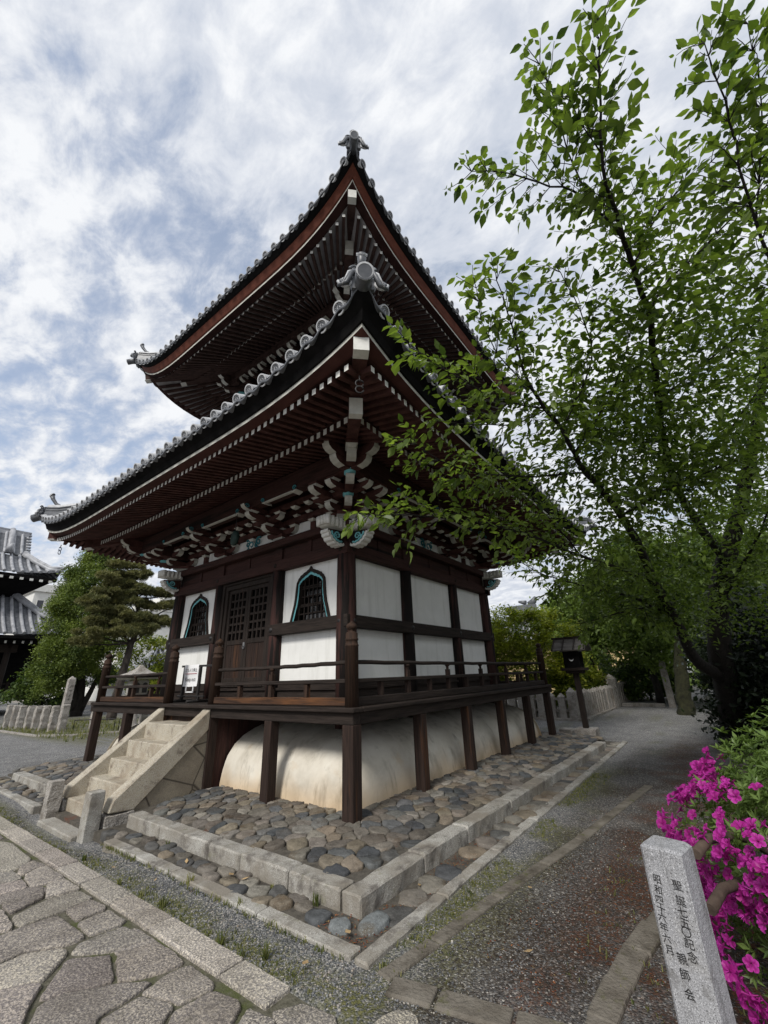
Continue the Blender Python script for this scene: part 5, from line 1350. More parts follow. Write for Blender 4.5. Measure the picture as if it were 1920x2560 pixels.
def main_hall():
    t = thing('main_hall', 'large dark temple hall with two tiers of silver grey tiled roof', 'temple hall', (-4, 42, -.2))
    mb = MB()
    slope(mb, (-24, 36, 5.22), (8, 36, 5.22), (-20, 40, 8.45), (4, 40, 8.45), (0, .42), pitch=.56, r=.12)
    slope(mb, (8, 36, 5.22), (8, 50, 5.22), (4, 40, 8.45), (4, 46, 8.45), (.42, .42), pitch=.56, r=.12)
    lr = part(mb, 'lower_roof', ['tile', 'tile_far'], t)
    mb = MB(); P = [Vector((8, 36, 5.75)), Vector((7, 37, 6.1)), Vector((5.5, 38.5, 7.2)), Vector((4, 40, 8.65))]; mb.tube(P, [.16, .2, .2, .2], 8); mb.tube([p+Vector((0, 0, .22)) for p in P], .13, 8); part(mb, 'hip_ridge', ['tile_far'], lr)
    mb = MB(); mb.box((-24, 36.05, 4.98), (7.9, 36.5, 5.2)); mb.box((-24, 36.6, 4.7), (7.2, 37.0, 4.95)); mb.box((-24, 36.5, 5.0), (7.5, 40, 5.1)); part(mb, 'lower_eave', ['black'], t)
    mb = MB()
    slope(mb, (-18, 37.7, 9.95), (6.1, 37.7, 9.95), (-14, 40.3, 11.9), (4.0, 40.3, 11.9), (0, .55), pitch=.56, r=.12)
    slope(mb, (-14, 40.3, 11.9), (4.0, 40.3, 11.9), (-14, 42, 14.3), (4.3, 42, 14.3), (0, .12), pitch=.56, r=.12, curve=.15)
    slope(mb, (6.1, 37.7, 9.95), (6.1, 46.3, 9.95), (4.0, 40.3, 11.9), (4.0, 43.7, 11.9), (.55, .55), pitch=.56, r=.12)
    ur = part(mb, 'upper_roof', ['tile', 'tile_far'], t)
    mb = MB(); P = [Vector((6.15, 37.65, 10.62)), Vector((5.5, 38.4, 10.7)), Vector((4.7, 39.4, 11.35)), Vector((3.9, 40.35, 12.1))]; mb.tube(P, [.13, .2, .2, .2], 8); mb.tube([p+Vector((0, 0, .2)) for p in P], .12, 8)
    mb.tube([(6.05, 37.75, 10.7), (6.3, 37.5, 10.95), (6.45, 37.35, 11.2)], [.12, .1, .06], 8)
    mb.tube([(2.9, 40.25, 12.15), (2.95, 41.2, 13.4), (3.0, 42, 14.5)], .22, 8); mb.tube([(2.85, 40.0, 12.1), (2.8, 39.8, 12.4), (2.9, 39.6, 12.7)], [.28, .24, .1], 8)
    mb.box((-14, 41.8, 13.9), (4.15, 42.2, 14.3)); mb.tube([(-14, 42, 14.38), (4.3, 42, 14.38)], .15, 8)
    for i in range(9): y = lerp(40.35, 41.9, i/8); z = lerp(11.95, 14.2, (i/8)**1.15); mb.tube([(4.0, y, z+.02), (4.36, y, z-.05)], .10, 7)
    part(mb, 'roof_ridges', ['tile_far'], ur)
    mb = MB(); mb.prism([(4.0, 40.4, 11.9), (4.0, 43.6, 11.9), (4.0, 42, 14.2)], (-.3, 0, 0)); part(mb, 'gable_board', ['black'], t)
    mb = MB(); mb.prism([(-18, 37.8, 9.65), (5.95, 37.8, 9.65), (6.0, 37.8, 9.95), (-18, 37.8, 9.92)], (0, .3, 0)); mb.prism([(-18, 38.1, 9.7), (5.8, 38.1, 9.7), (4.0, 40.4, 8.4), (-16, 40.4, 8.4)], (0, 0, .12))
    mb.prism([(5.8, 38.1, 9.7), (5.8, 46, 9.7), (4.0, 44, 8.4), (4.0, 40.4, 8.4)], (0, 0, .12)); part(mb, 'upper_eave', ['black'], t)
    mb = MB()
    for i in range(34): x = 5.55-.62*i; mb.box((x-.11, 37.72, 9.52), (x+.11, 37.79, 9.70))
    part(mb, 'rafter_ends', ['white'], t)
    mb = MB()
    for i in range(40): x = 5.6-.5*i; mb.box((x-.06, 36.52, 4.68), (x+.06, 36.59, 4.86))
    part(mb, 'lower_rafter_ends', ['white'], t)
    mb = MB(); mb.box((-20, 40.4, 8.0), (3.6, 44, 10.2)); mb.box((-22, 41, .9), (7.7, 49, 5.2)); part(mb, 'hall_wall_dark', ['black'], t)  # black boxes; the lower one stands in for the dark hall interior
    for x in (4.1, 1.2, -1.8, -4.8): 
        mb = MB(); mb.tube([(x, 37.6, -.2), (x, 37.6, 4.75)], .2, 12); mb.box((x-.34, 37.3, -.22), (x+.34, 37.9, .08)); part(mb, 'porch_column', ['dark_z'], t)
    mb = MB(); mb.box((-20, 37.45, 4.1), (4.6, 37.75, 4.65)); mb.box((-20, 40.6, 3.3), (4.4, 40.9, 3.9)); part(mb, 'tie_beam', ['dark_x', ], t)
    mb = MB(); mb.box((-20, 39, .75), (6.8, 41, .98)); mb.box((6.0, 39, .75), (7.2, 49, .98))
    for z in (1.25, 1.55, 1.9): mb.box((-20, 39.05, z), (6.9, 39.13, z+.09)); mb.box((6.8, 39.05, z), (6.9, 49, z+.09))
    for i in range(28): x = 6.85-.95*i; mb.box((x-.07, 39.02, .98), (x+.07, 39.16, 2.05))
    for i in range(10): x = 6.5-2.4*i; mb.box((x-.12, 39.1, -.2), (x+.12, 39.3, .75))
    part(mb, 'hall_veranda', ['dark_x'], t)
main_hall()
def small_gate():
    t = thing('tiled_gatehouse', 'small tile-roofed building glimpsed behind the pine', 'building', (14, 34, -.2))
    mb = MB(); slope(mb, (11.2, 31.3, 2.6), (17, 31.3, 2.6), (13.2, 34, 4.3), (17, 34, 4.3), (.2, 0), pitch=.5, r=.11)
    slope(mb, (11.2, 37, 2.6), (11.2, 31.3, 2.6), (13.2, 34.2, 4.3), (13.2, 34, 4.3), (.2, .2), pitch=.5, r=.11)
    mb.tube([(11.2, 31.3, 2.95), (12.2, 32.6, 3.5), (13.2, 34, 4.5)], .18, 8, 1); mb.tube([(13, 34, 4.5), (17, 34, 4.5)], .2, 8, 1); part(mb, 'roof', ['tile', 'tile_far'], t)
    mb = MB(); mb.box((12.3, 32.6, -.2), (17, 36, 2.7)); part(mb, 'wall', ['black'], t)
small_gate()
def compound_wall():
    t = thing('white_compound_wall', 'white plastered compound wall with a grey tiled coping behind the old trees', 'wall', (14, 50, -.2))
    mb = MB(); mb.box((14, 33, .15), (14.3, 75, 1.95)); part(mb, 'plaster', ['plaster'], t)
    mb = MB(); mb.box((13.93, 33, -.25), (14.37, 75, .148)); part(mb, 'stone_footing', ['granite_old'], t)
    mb = MB(); mb.prism([(13.6, 33, 1.95), (14.15, 33, 2.35), (14.7, 33, 1.95)], (0, 42, 0))
    for i in range(90): y = 33.2+.46*i; mb.tube([(13.56, y, 1.98), (14.12, y, 2.40)], .09, 6, 1)
    mb.tube([(14.15, 33, 2.42), (14.15, 75, 2.42)], .13, 8, 1); part(mb, 'tile_coping', ['tile', 'tile_far'], t)
compound_wall()
def modern_building(label, boxes, wins, rails, base):
    t = thing('apartment_building', label, 'building', base)
    mb = MB()
    for a, b in boxes: mb.box(a, b)
    part(mb, 'wall', ['ivory'], t, bevel=.05)
    for a, b in wins:
        mb = MB(); mb.box(a, b); w = part(mb, 'window', ['glass'], t); mb = MB()
        n = max(1, int(max(abs(b[0]-a[0]), abs(b[1]-a[1]))/1.4))
        for i in range(n+1): x = lerp(a[0], b[0], i/n); y = lerp(a[1], b[1], i/n) if abs(b[1]-a[1]) > abs(b[0]-a[0]) else a[1]; mb.box((x-.06, y-.09, a[2]), (x+.06, y+.0, b[2]))
        part(mb, 'frame', ['white'], w)
    if rails:
        mb = MB()
        for (x0, x1, y, z) in rails:
            mb.box((x0, y-.05, z+1.15), (x1, y+.05, z+1.25)); n = int((x1-x0)/.5)
            for i in range(n+1): x = lerp(x0, x1, i/n); mb.box((x-.05, y-.03, z), (x+.05, y+.03, z+1.15))
        part(mb, 'balcony_rail', ['white'], t)
modern_building('pale concrete block rising behind the left edge of the big conifer', [((15.0, 84, -.2), (30, 96, 16.6)), ((14.6, 83.6, 16.6), (30.4, 96, 17.9))], [((15.6, 83.9, 11.2), (16.6, 84.02, 15.2)), ((18, 83.9, 11.2), (22, 84.02, 13.2))], [], (20, 90, -.2))
modern_building('white apartment block with balconies seen between the pine and the pavilion', [((27, 77, -.2), (44, 90, 14.2)), ((33, 76.8, 14.2), (44, 90, 17.0))], [((28.0, 76.9, 11.4), (34.5, 77.02, 13.4)), ((36, 76.9, 11.4), (43, 77.02, 13.2))], [(27, 34, 76.5, 14.2), (34, 44, 76.3, 11.3)], (36, 84, -.2))
def ochre_house():
    t = thing('ochre_house', 'ochre-walled tiled house mostly hidden behind the shrubs on the right', 'house', (36, 7, -.2))
    mb = MB(); mb.box((33, 1.5, -.2), (41, 12, 4.6)); part(mb, 'wall', ['ochre'], t)
    mb = MB(); slope(mb, (32, 1, 4.0), (32, 13, 4.0), (36.5, 2, 6.9), (36.5, 11.2, 6.9), (.2, .2), pitch=.6, r=.12); mb.box((36.2, 8.6, 6.8), (36.8, 11.4, 7.6)); mb.tube([(36.5, 9.2, 7.6), (36.5, 8.7, 7.9), (36.5, 8.5, 8.3)], [.3, .3, .1], 8); mb.tube([(36.5, 9.5, 7.8), (36.5, 10.2, 8.0)], [.25, .1], 8)
    mb.box((36.9, 1.8, 4.5), (40, 11.4, 5)); part(mb, 'roof', ['tile', 'tile_far'], t)
    mb = MB()
    for y in (3.0, 4.6): mb.box((32.93, y-.5, 1.2), (32.99, y+.5, 2.6))
    part(mb, 'window', ['glass'], t)
MT['ochre'] = material('ochre plaster', [(.3, (.55, .40, .20)), (.7, (.68, .52, .28))], scale=2, rough=.9)
ochre_house()

# ------------------------------------------------------------------ stones on the left
MT['granite_dark'] = material('eroded carving', [(.3, (.07, .065, .058)), (.7, (.13, .12, .105))], scale=12, rough=.95)
def left_stones():
    t = thing('old_stone_fence', 'row of rough notched old stone fence posts standing on the grass', 'stone fence', (2.55, 22.4, -.2))
    for i in range(8):
        f = i/7; x = lerp(2.34, 2.80, f)+rnd.uniform(-.03, .03); y = lerp(25.5, 19.3, f); mb = MB(); h = .84+rnd.uniform(-.05, .05)
        cbox(mb, (x-.14, y-.12, -.3), (x+.14, y+.12, h), .03, .018)
        cbox(mb, (x-.02, y+.10, .52), (x+.10, y+.30, .66), .02, .012); cbox(mb, (x-.02, y+.10, .06), (x+.10, y+.30, .2), .02, .012)
        part(mb, 'stone_post', ['granite_old'], t)
    t = thing('stone_stele', 'tall square stone pillar with worn carving beside the notched fence posts', 'stone pillar', (3.28, 20.77, -.2))
    mb = MB(); mb.add([(3.28+sx*w, 20.77+sy*w, z) for z, w in ((-.3, .155), (1.93, .135), (2.07, .02)) for sx, sy in ((-1, -1), (1, -1), (1, 1), (-1, 1))],
        [(0, 1, 5, 4), (1, 2, 6, 5), (2, 3, 7, 6), (3, 0, 4, 7), (4, 5, 9, 8), (5, 6, 10, 9), (6, 7, 11, 10), (7, 4, 8, 11), (8, 9, 10, 11)]); part(mb, 'shaft', ['granite_old'], t, bevel=.01)
    mb = MB(); 
    for z in np.linspace(1.6, .3, 8):            # worn carving, too eroded to read
        for _ in range(5):
            a, b = rnd.uniform(-.05, .05), rnd.uniform(-.05, .05); w, h = (rnd.uniform(.02, .05), .008) if rnd.random() < .6 else (.008, rnd.uniform(.02, .05)); yy = 20.77-lerp(.155, .135, (z+.3)/2.23)
            mb.box((3.28+a-w, yy-.002, z+b-h), (3.28+a+w, yy+.004, z+b+h))
    part(mb, 'worn_carving', ['granite_dark'], t)
    G_ = 'short stone bollards with a low iron rail on the grass'
    for i, (x, y, h, lb) in enumerate(((4.05, 19.3, .72, 'rough stone bollard just right of the tall stone pillar'), (4.9, 16.4, .55, 'short stone bollard nearest the veranda corner post'), (5.9, 16.2, .62, 'rough stone bollard seen under the veranda between its posts'))):
        mb = MB(); cbox(mb, (x-.14, y-.14, -.3), (x+.14, y+.14, h), .035, .02); o = mb.build('stone_bollard', ['granite_old'], None, (x, y, -.2)); tag(o, lb, 'bollard', G_)
    t = thing('iron_railing', 'low dark iron hoop railing along the grass', 'railing', (4.4, 17, -.2))
    mb = MB(); mb.tube([(3.05, 18.6, -.2), (3.05, 18.6, .26), (4.1, 17.2, .26), (4.1, 17.2, -.2)], .022, 6); mb.tube([(4.2, 17.0, -.2), (4.2, 17.0, .26), (5.6, 16.0, .26), (5.6, 16.0, -.2)], .022, 6); part(mb, 'rail', ['iron'], t)
    t = thing('stone_lantern', 'broad capped stone lantern behind the left veranda railing', 'stone lantern', (4.3, 16.1, -.2))
    c = (4.3, 16.1, 0); mb = MB(); mb.lathe(c, [(.42, -.25), (.42, .0), (.2, .1), (.17, .9), (.3, 1.05)], 8); part(mb, 'shaft', ['granite_old'], t)
    mb = MB(); mb.box((3.88, 15.7, 1.05), (4.72, 16.5, 1.20)); mb.box((3.98, 15.8, 1.2), (4.62, 16.4, 1.78)); bx = part(mb, 'fire_box', ['granite'], t, bevel=.02)
    for dx in (-.16, .16):
        mb = MB(); poly = [(4.3+dx-.1, 15.795, 1.27), (4.3+dx+.1, 15.795, 1.27)]+[(4.3+dx+.1*math.cos(a), 15.795, 1.58+.1*math.sin(a)) for a in [math.pi*i/8 for i in range(9)]]; mb.prism(poly, (0, -.012, 0)); part(mb, 'opening', ['iron'], bx)
    mb = MB(); rows = []
    for r, z in ((.70, 1.80), (.86, 1.86), (.86, 1.94), (.45, 2.10), (.16, 2.28), (.06, 2.40)): rows.append([(4.3+r*math.cos(a+math.pi/4)*1.1, 16.1+r*math.sin(a+math.pi/4)*1.1, z+(.03 if r > .8 else 0)) for a in [0, math.pi/2, math.pi, 3*math.pi/2]])
    mb.grid(rows, smooth=False, closed=True); part(mb, 'cap', ['granite_old'], t)
    mb = MB(); pts = [(1.45, 26, -.2), (1.62, 22.5, -.2), (1.75, 18.6, -.2), (2.4, 17.2, -.2), (4.0, 16.3, -.2)]
    for a, b in zip(pts, pts[1:]): mb.bar(a, b, .14, .10)
    o = mb.build('lawn_edging', ['granite_old']); o['kind'] = 'structure'
left_stones()

# ------------------------------------------------------------------ trees of the court
def pine_tree():
    t = thing('pine_tree', 'cloud-pruned pine with layered needle pads and a pale scaly trunk', 'pine tree', (6.55, 23.85, -.2))
    mb = MB(); tr = [(6.55, 23.85, -.3), (6.62, 23.8, 1.0), (6.72, 23.77, 2.4), (6.85, 23.72, 3.9), (7.05, 23.65, 5.2), (6.7, 23.75, 6.6), (6.3, 23.9, 7.8)]
    limb(mb, tr, .27, .07, 10, .02)
    pads = [((5.9, 24.0, 5.05), (1.3, 1.0, .6)), ((6.6, 23.7, 5.5), (1.2, 1.0, .55)), ((5.0, 24.3, 6.2), (.9, .9, .5)), ((6.0, 23.9, 7.3), (1.2, 1.0, .5)), ((7.3, 23.3, 5.3), (1.0, .9, .45)), ((5.9, 24.0, 8.5), (.8, .7, .35)), ((5.1, 24.2, 4.4), (1.15, 1.0, .50)), ((6.3, 23.6, 4.5), (1.2, 1.0, .50)), ((7.4, 23.2, 4.7), (1.2, 1.0, .5)), ((8.2, 23.0, 5.1), (.85, .8, .40)), ((5.6, 24.0, 5.7), (1.05, .9, .55)), ((5.2, 24.2, 5.15), (.8, .8, .4)),
            ((6.4, 23.7, 6.3), (1.1, 1.0, .45)), ((7.6, 23.3, 6.1), (.8, .8, .35)), ((5.6, 24.1, 6.75), (.95, .9, .45)), ((6.9, 23.6, 7.0), (1.1, .9, .4)), ((8.0, 23.1, 6.9), (.6, .6, .25)), ((5.4, 24.2, 7.7), (1.0, .9, .45)), ((6.5, 23.9, 8.0), (1.1, .9, .42)), ((4.6, 24.4, 3.95), (.7, .7, .35)), ((8.6, 22.8, 6.3), (.5, .5, .22))]
    for c, r in pads:
        z = min(tr, key=lambda q: abs(q[2]-(c[2]-.5))); limb(mb, [z, ((z[0]+c[0])/2, (z[1]+c[1])/2, (z[2]+c[2])/2-.12), (c[0], c[1], c[2]-.12)], .07, .02, 6, .03)
    part(mb, 'trunk', ['bark_pine'], t)
    mb = MB()
    for c, r in pads:
        lumps = []
        for _ in range(int(5+7*r[0])):
            a = rnd.uniform(0, 6.283); q = math.sqrt(rnd.random()); lumps.append((c[0]+r[0]*q*1.05*math.cos(a), c[1]+r[1]*q*math.sin(a), c[2]+r[2]*rnd.uniform(-.25, .55)*(1-.6*q), rnd.uniform(.24, .42)))
        for lx, ly, lz, lr in lumps:
            tl = rnd.uniform(-.12, .18)
            for _ in range(int(620*lr)):
                v = unit(nrng.normal(0, 1, (1, 3)))[0]; v[2] = abs(v[2])*.9-.25 if rnd.random() < .8 else v[2]; P = np.array([lx, ly, lz])+v*lr*rnd.uniform(.55, 1)*np.array([1.1, 1.1, .75])
                m = 7; d = unit(nrng.normal(0, .8, (m, 3))+v*.9+np.array([0, 0, .55])); s = rnd.uniform(.10, .17); N = unit(np.cross(d, nrng.normal(0, 1, (m, 3))))
                add_quads(mb, P+d*s*.5, d*s*.6, N*.011, np.full(m, .22+tl+.6*(rnd.random()**2)))
    part(mb, 'needles', ['pine'], t)
    mb = MB()
    for c, r in pads:
        for _ in range(int(26*r[0])):
            a = rnd.uniform(0, 6.283); q = math.sqrt(rnd.random()); P = (c[0]+r[0]*q*math.cos(a), c[1]+r[1]*q*math.sin(a), c[2]+r[2]*math.sqrt(1-q*q)*.95); mb.bar(P, (P[0], P[1], P[2]+rnd.uniform(.07, .14)), .03, .03)
    part(mb, 'candles', ['candle'], t)
MT['candle'] = material('pine candle', [(.3, (.28, .14, .06)), (.7, (.36, .20, .09))], scale=5, rough=.9)
pine_tree()
def cypress():
    t = thing('cypress_tree', 'tall dense green conifer with a forked dark trunk beside the main hall', 'conifer', (6.9, 30.1, -.2))
    mb = MB(); limb(mb, [(6.9, 30.1, -.3), (6.8, 30.1, 1.5), (6.7, 30.2, 3), (6.6, 30.3, 6), (6.2, 30.3, 10)], .36, .06, 10, .03); limb(mb, [(6.75, 30.0, .2), (6.3, 29.9, 1.6), (5.6, 30.2, 3.5)], .2, .06, 8, .03); limb(mb, [(7.0, 30.0, .1), (7.5, 29.8, 1.7), (8.4, 29.8, 3.6)], .22, .06, 8, .03)
    part(mb, 'trunk', ['bark'], t)
    mb = MB()
    prof = [(2.0, 4.35, 5.9, 1.0), (3.2, 4.1, 7.8, 1.6), (4.4, 4.3, 8.7, 1.9), (5.8, 4.2, 8.8, 1.9), (7.2, 4.1, 8.5, 1.8), (8.6, 4.5, 8.0, 1.6), (9.7, 5.1, 7.4, 1.2), (10.4, 5.6, 6.6, .7)]
    C = []
    for z, xa, xb, d in prof:
        n = int(52*(xb-xa)/4)
        for _ in range(n):
            a = rnd.uniform(0, 6.283); q = math.sqrt(rnd.uniform(.25, 1)); C.append(((xa+xb)/2+q*math.cos(a)*(xb-xa)/2*rnd.uniform(.85, 1.12), 30.2+q*math.sin(a)*d*1.15, z+rnd.uniform(-.75, .65)))
    for xa, xb, z, n in ((4.0, 5.6, 2.3, 14), (7.4, 9.3, 2.3, 14), (5.2, 7.5, 3.0, 14)):
        for _ in range(n): C.append((rnd.uniform(xa, xb), 30+rnd.uniform(-1, 1), z+rnd.uniform(-.5, .6)))
    clumps(mb, C, 100000, .42, .078, up=.7, elong=.42, flat=.95, tint=.48, tv=.16, cv=.19, vert=.30)
    part(mb, 'crown', ['cypress'], t)
cypress()
tree('broadleaf_tree', 'bright green young broadleaf tree behind the pine trunk', (9.8, 27.5, -.2), [((9.6, 27.5, 3.5), (2.0, 1.5, 1.4)), ((10.2, 27, 1.7), (2.2, 1.5, 1.2))], ([(9.8, 27.5, -.2), (9.8, 27.5, 2.5)], .14, .07), leaf='yellow_leaf', nclump=60, nleaf=5200, size=.11, csize=.5, tint=.35)
tree('flowering_shrub_tree', 'rounded yellow-green tree in fresh leaf beyond the right end of the veranda', (16.5, 3.2, -.2), [((16.5, 3.2, 2.45), (2.2, 2.45, 2.2))], ([(16.5, 3.2, -.2), (16.5, 3.2, 1.2)], .13, .08), leaf='yellow_leaf', nclump=190, nleaf=34000, size=.095, csize=.42, lo=.70, zmin=-.85, tint=.50, up=1.1, elong=.36, cv=.25)
for i, (x, y, rz, lb) in enumerate(((16.9, 2.0, .95, 'small rounded yellow-green bush behind the stone fence, under the lantern'), (20.2, 1.75, .95, 'low yellow-green bush behind the stone fence, right of the lantern'))):
    tree('garden_bush', lb, (x, y, -.2), [((x, y, .75), (1.1, 1.0, rz))], ([(x, y, -.2), (x, y, .6)], .05, .03), leaf='yellow_leaf', nclump=60, nleaf=6000, size=.085, csize=.3, lo=.7, tint=.22, cat='bush', group='bushes behind the stone fence')
RT = [((24, 2.0), [((24, 2.2, 4.2), (2.6, 2.6, 2.4))], 'mid green leafy tree behind the wooden lantern', 'shade_leaf', .85, .13, 8000),
      ((22.5, -1.2), [((22.2, -.6, 5.0), (3.0, 2.6, 2.6)), ((21.5, -1.5, 2.6), (2.0, 1.6, 1.2))], 'spreading leafy tree over the gap in the stone fence', 'shade_leaf', .78, .12, 10000),
      ((27, -4.5), [((27, -4.5, 5.5), (4.5, 4, 4.0))], 'broad dark tree at the far end of the gravel path', 'shade_leaf', .72, .17, 8000),
      ((14.8, -7.5), [((14.5, -6.6, 4.4), (3.0, 2.4, 2.6)), ((13.5, -7, 2.2), (2.2, 2, 1.6))], 'shaded tree behind the dark holly hedge', 'shade_leaf', .6, .12, 8000)]
for (x, y), cr, lb, lf, ti, sz_, nl in RT:
    tree('garden_tree', lb, (x, y, -.2), cr, ([(x, y, -.2), (x+.1, y, 1.6), (x, y+.1, 3.2)], .2, .1), leaf=lf, nclump=120, nleaf=nl*2.0, size=sz_, csize=.75, tint=ti, zmin=-.95, lo=.45, group='trees along the right side of the garden')
def mossy_tree():
    t = tree('mossy_old_tree', 'old tree with a thick mossy trunk at the end of the gravel path', (17.2, -2.4, -.2), [((17.2, -3.2, 5.6), (2.9, 2.6, 2.2)), ((16.2, -1.4, 4.9), (1.6, 1.5, 1.0))], ([(17.2, -2.55, -.35), (17.15, -2.6, .4), (17.1, -2.78, 1.5), (17.2, -3.1, 3.0), (17.3, -3.4, 4.4)], .33, .15), leaf='shade_leaf', nclump=110, nleaf=20000, size=.12, csize=.7, bark='bark_moss', tint=.42)
mossy_tree()
for x, y, rx, ry, rz, lb in ((23.5, -5.2, 3.2, 2.2, 1.5, 'dark evergreen shrub filling the gap behind the mossy trunk'), (15.2, -5.6, 2.0, 1.6, 1.5, 'dark evergreen shrub between the mossy trunk and the holly hedge'), (25.5, -.5, 2.2, 1.6, 1.3, 'dark evergreen shrub beyond the tall stone gate post'), (29, 3.6, 2.6, 2.6, 1.6, 'dark evergreen shrub in front of the ochre house')):
    tree('evergreen_shrub', lb, (x, y, -.2), [((x, y, rz*.8), (rx, ry, rz))], ([(x, y, -.25), (x, y, .8)], .08, .04), leaf='shade_leaf', nclump=80, nleaf=9000, size=.12, csize=.5, lo=.6, zmin=-.9, tint=.2, cat='shrub', group='evergreen shrubs under the trees')
tree('evergreen_shrub', 'dark rounded shrub added to fill in the dark beside the corner of the main hall, behind the conifer', (6.0, 34.2, -.2), [((6.2, 34.2, 1.7), (2.4, 1.2, 1.9))], ([(6.1, 34.2, -.25), (6.1, 34.2, 1)], .1, .05), leaf='shade_leaf', nclump=60, nleaf=8000, size=.12, csize=.5, lo=.5, zmin=-.95, tint=.15, cat='shrub')  # added shrub, dark in place of the hall's shaded interior
def dark_hedge():
    t = thing('holly_hedge', 'very dark clipped holly mass at the right edge behind the azaleas', 'hedge', (9.6, -5.6, -.2))
    mb = MB()
    for _ in range(14): x, y = 9.4+rnd.uniform(-1.2, 1.2), -5.6+rnd.uniform(-1, 1); limb(mb, [(x, y, -.25), (x+rnd.uniform(-.3, .3), y+rnd.uniform(-.3, .3), 1), (x+rnd.uniform(-.8, .8), y+rnd.uniform(-.8, .8), 2.2)], .05, .02, 6, .02)
    part(mb, 'stems', ['bark'], t)
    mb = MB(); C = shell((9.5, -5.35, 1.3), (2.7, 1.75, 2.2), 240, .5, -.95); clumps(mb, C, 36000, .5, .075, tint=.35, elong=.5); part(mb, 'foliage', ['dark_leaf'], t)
dark_hedge()
def far_wood():
    mb = MB(); C = []
    for a in np.linspace(-62, 40, 62): 
        r = rnd.uniform(46, 58); x, y = -4.5+r*math.cos(R(a)), -4+r*math.sin(R(a))
        if y > 18: continue
        for z in (1, 3, 5): C.append((x+rnd.uniform(-2, 2), y+rnd.uniform(-2, 2), z+rnd.uniform(-.6, .9)))
    for a in np.linspace(78, 150, 40):
        r = rnd.uniform(66, 74); C.append((-4.5+r*math.cos(R(a)), -4+r*math.sin(R(a)), rnd.uniform(.5, 3)))
        C.append((-4.5+r*math.cos(R(a)), -4+r*math.sin(R(a)), rnd.uniform(2, 5)))
    clumps(mb, C, 30000, 2.3, .42, tint=.45, flat=.6); o = mb.build('far_wood', ['shade_leaf']); o['kind'] = 'stuff'; tag(o, 'band of far trees closing the view behind the garden', 'trees')
far_wood()

# ------------------------------------------------------------------ stone fence, lantern on the right
def stone_post(mb, x, y, w, h, z0=-.3, rz=0):
    ca, sa = math.cos(rz), math.sin(rz); P = lambda a, b, z: (x+a*ca-b*sa, y+a*sa+b*ca, z)
    q = w/2; V = [P(sx*q*f, sy*q*f, z) for z, f in ((z0, 1), (h-w*.55, 1), (h, .06)) for sx, sy in ((-1, -1), (1, -1), (1, 1), (-1, 1))]
    mb.add(V, [(0, 1, 5, 4), (1, 2, 6, 5), (2, 3, 7, 6), (3, 0, 4, 7), (4, 5, 9, 8), (5, 6, 10, 9), (6, 7, 11, 10), (7, 4, 8, 11), (8, 9, 10, 11)])
def right_fence():
    t = thing('stone_fence', 'grey granite picket fence with pointed posts turning back beside the wooden lantern', 'stone fence', (14, .7, -.2))
    for i in range(14):
        mb = MB(); y = .80+.40*i; stone_post(mb, 13.75+rnd.uniform(-.02, .02), y, .25 if i % 3 else .30, (.78 if i % 3 else .98)+rnd.uniform(-.03, .03), rz=rnd.uniform(-.06, .06)); part(mb, 'picket', ['granite_old'], t)
    for i in range(18):
        mb = MB(); x = 14.15+.36*i; stone_post(mb, x, .70-.012*i+rnd.uniform(-.02, .02), .25, .84+rnd.uniform(-.03, .03), rz=rnd.uniform(-.08, .08)); part(mb, 'picket', ['granite_old'], t)
    mb = MB(); stone_post(mb, 20.75, .52, .36, 1.28); part(mb, 'gate_post', ['granite_old'], t)
    for z in (.1, .5):
        mb = MB(); mb.box((13.71, .9, z), (13.79, 6.2, z+.09)); mb.box((14.2, .62, z), (20.6, .70, z+.09)); part(mb, 'rail', ['granite_old'], t)
    mb = MB(); mb.box((13.5, .45, -.26), (13.95, 6.3, -.12)); mb.box((13.96, .35, -.26), (20.9, .9, -.13)); part(mb, 'plinth', ['granite_old'], t)
    t = thing('far_stone_fence', 'second stretch of granite picket fence beyond the path threshold', 'stone fence', (24.5, .6, -.2))
    mb = MB(); stone_post(mb, 22.6, .95, .36, 1.32); part(mb, 'gate_post', ['granite_old'], t)
    for i in range(14):
        mb = MB(); stone_post(mb, 23.1+.36*i, .9-.04*i, .25, .85); part(mb, 'picket', ['granite_old'], t)
    mb = MB(); cbox(mb, (20.9, -1.5, -.28), (21.25, .35, -.06), .02, .01); o = mb.build('path_threshold', ['granite_old'], None, (21, -.6, -.2)); tag(o, 'long granite threshold block lying across the end of the path', 'threshold')
    mb = MB(); stone_post(mb, 20.6, -1.85, .27, 1.95); o = mb.build('tall_gate_post', ['granite_old'], None, (20.6, -1.85, -.2)); tag(o, 'tall weathered stone gate post beside the mossy tree trunk', 'gate post')
right_fence()
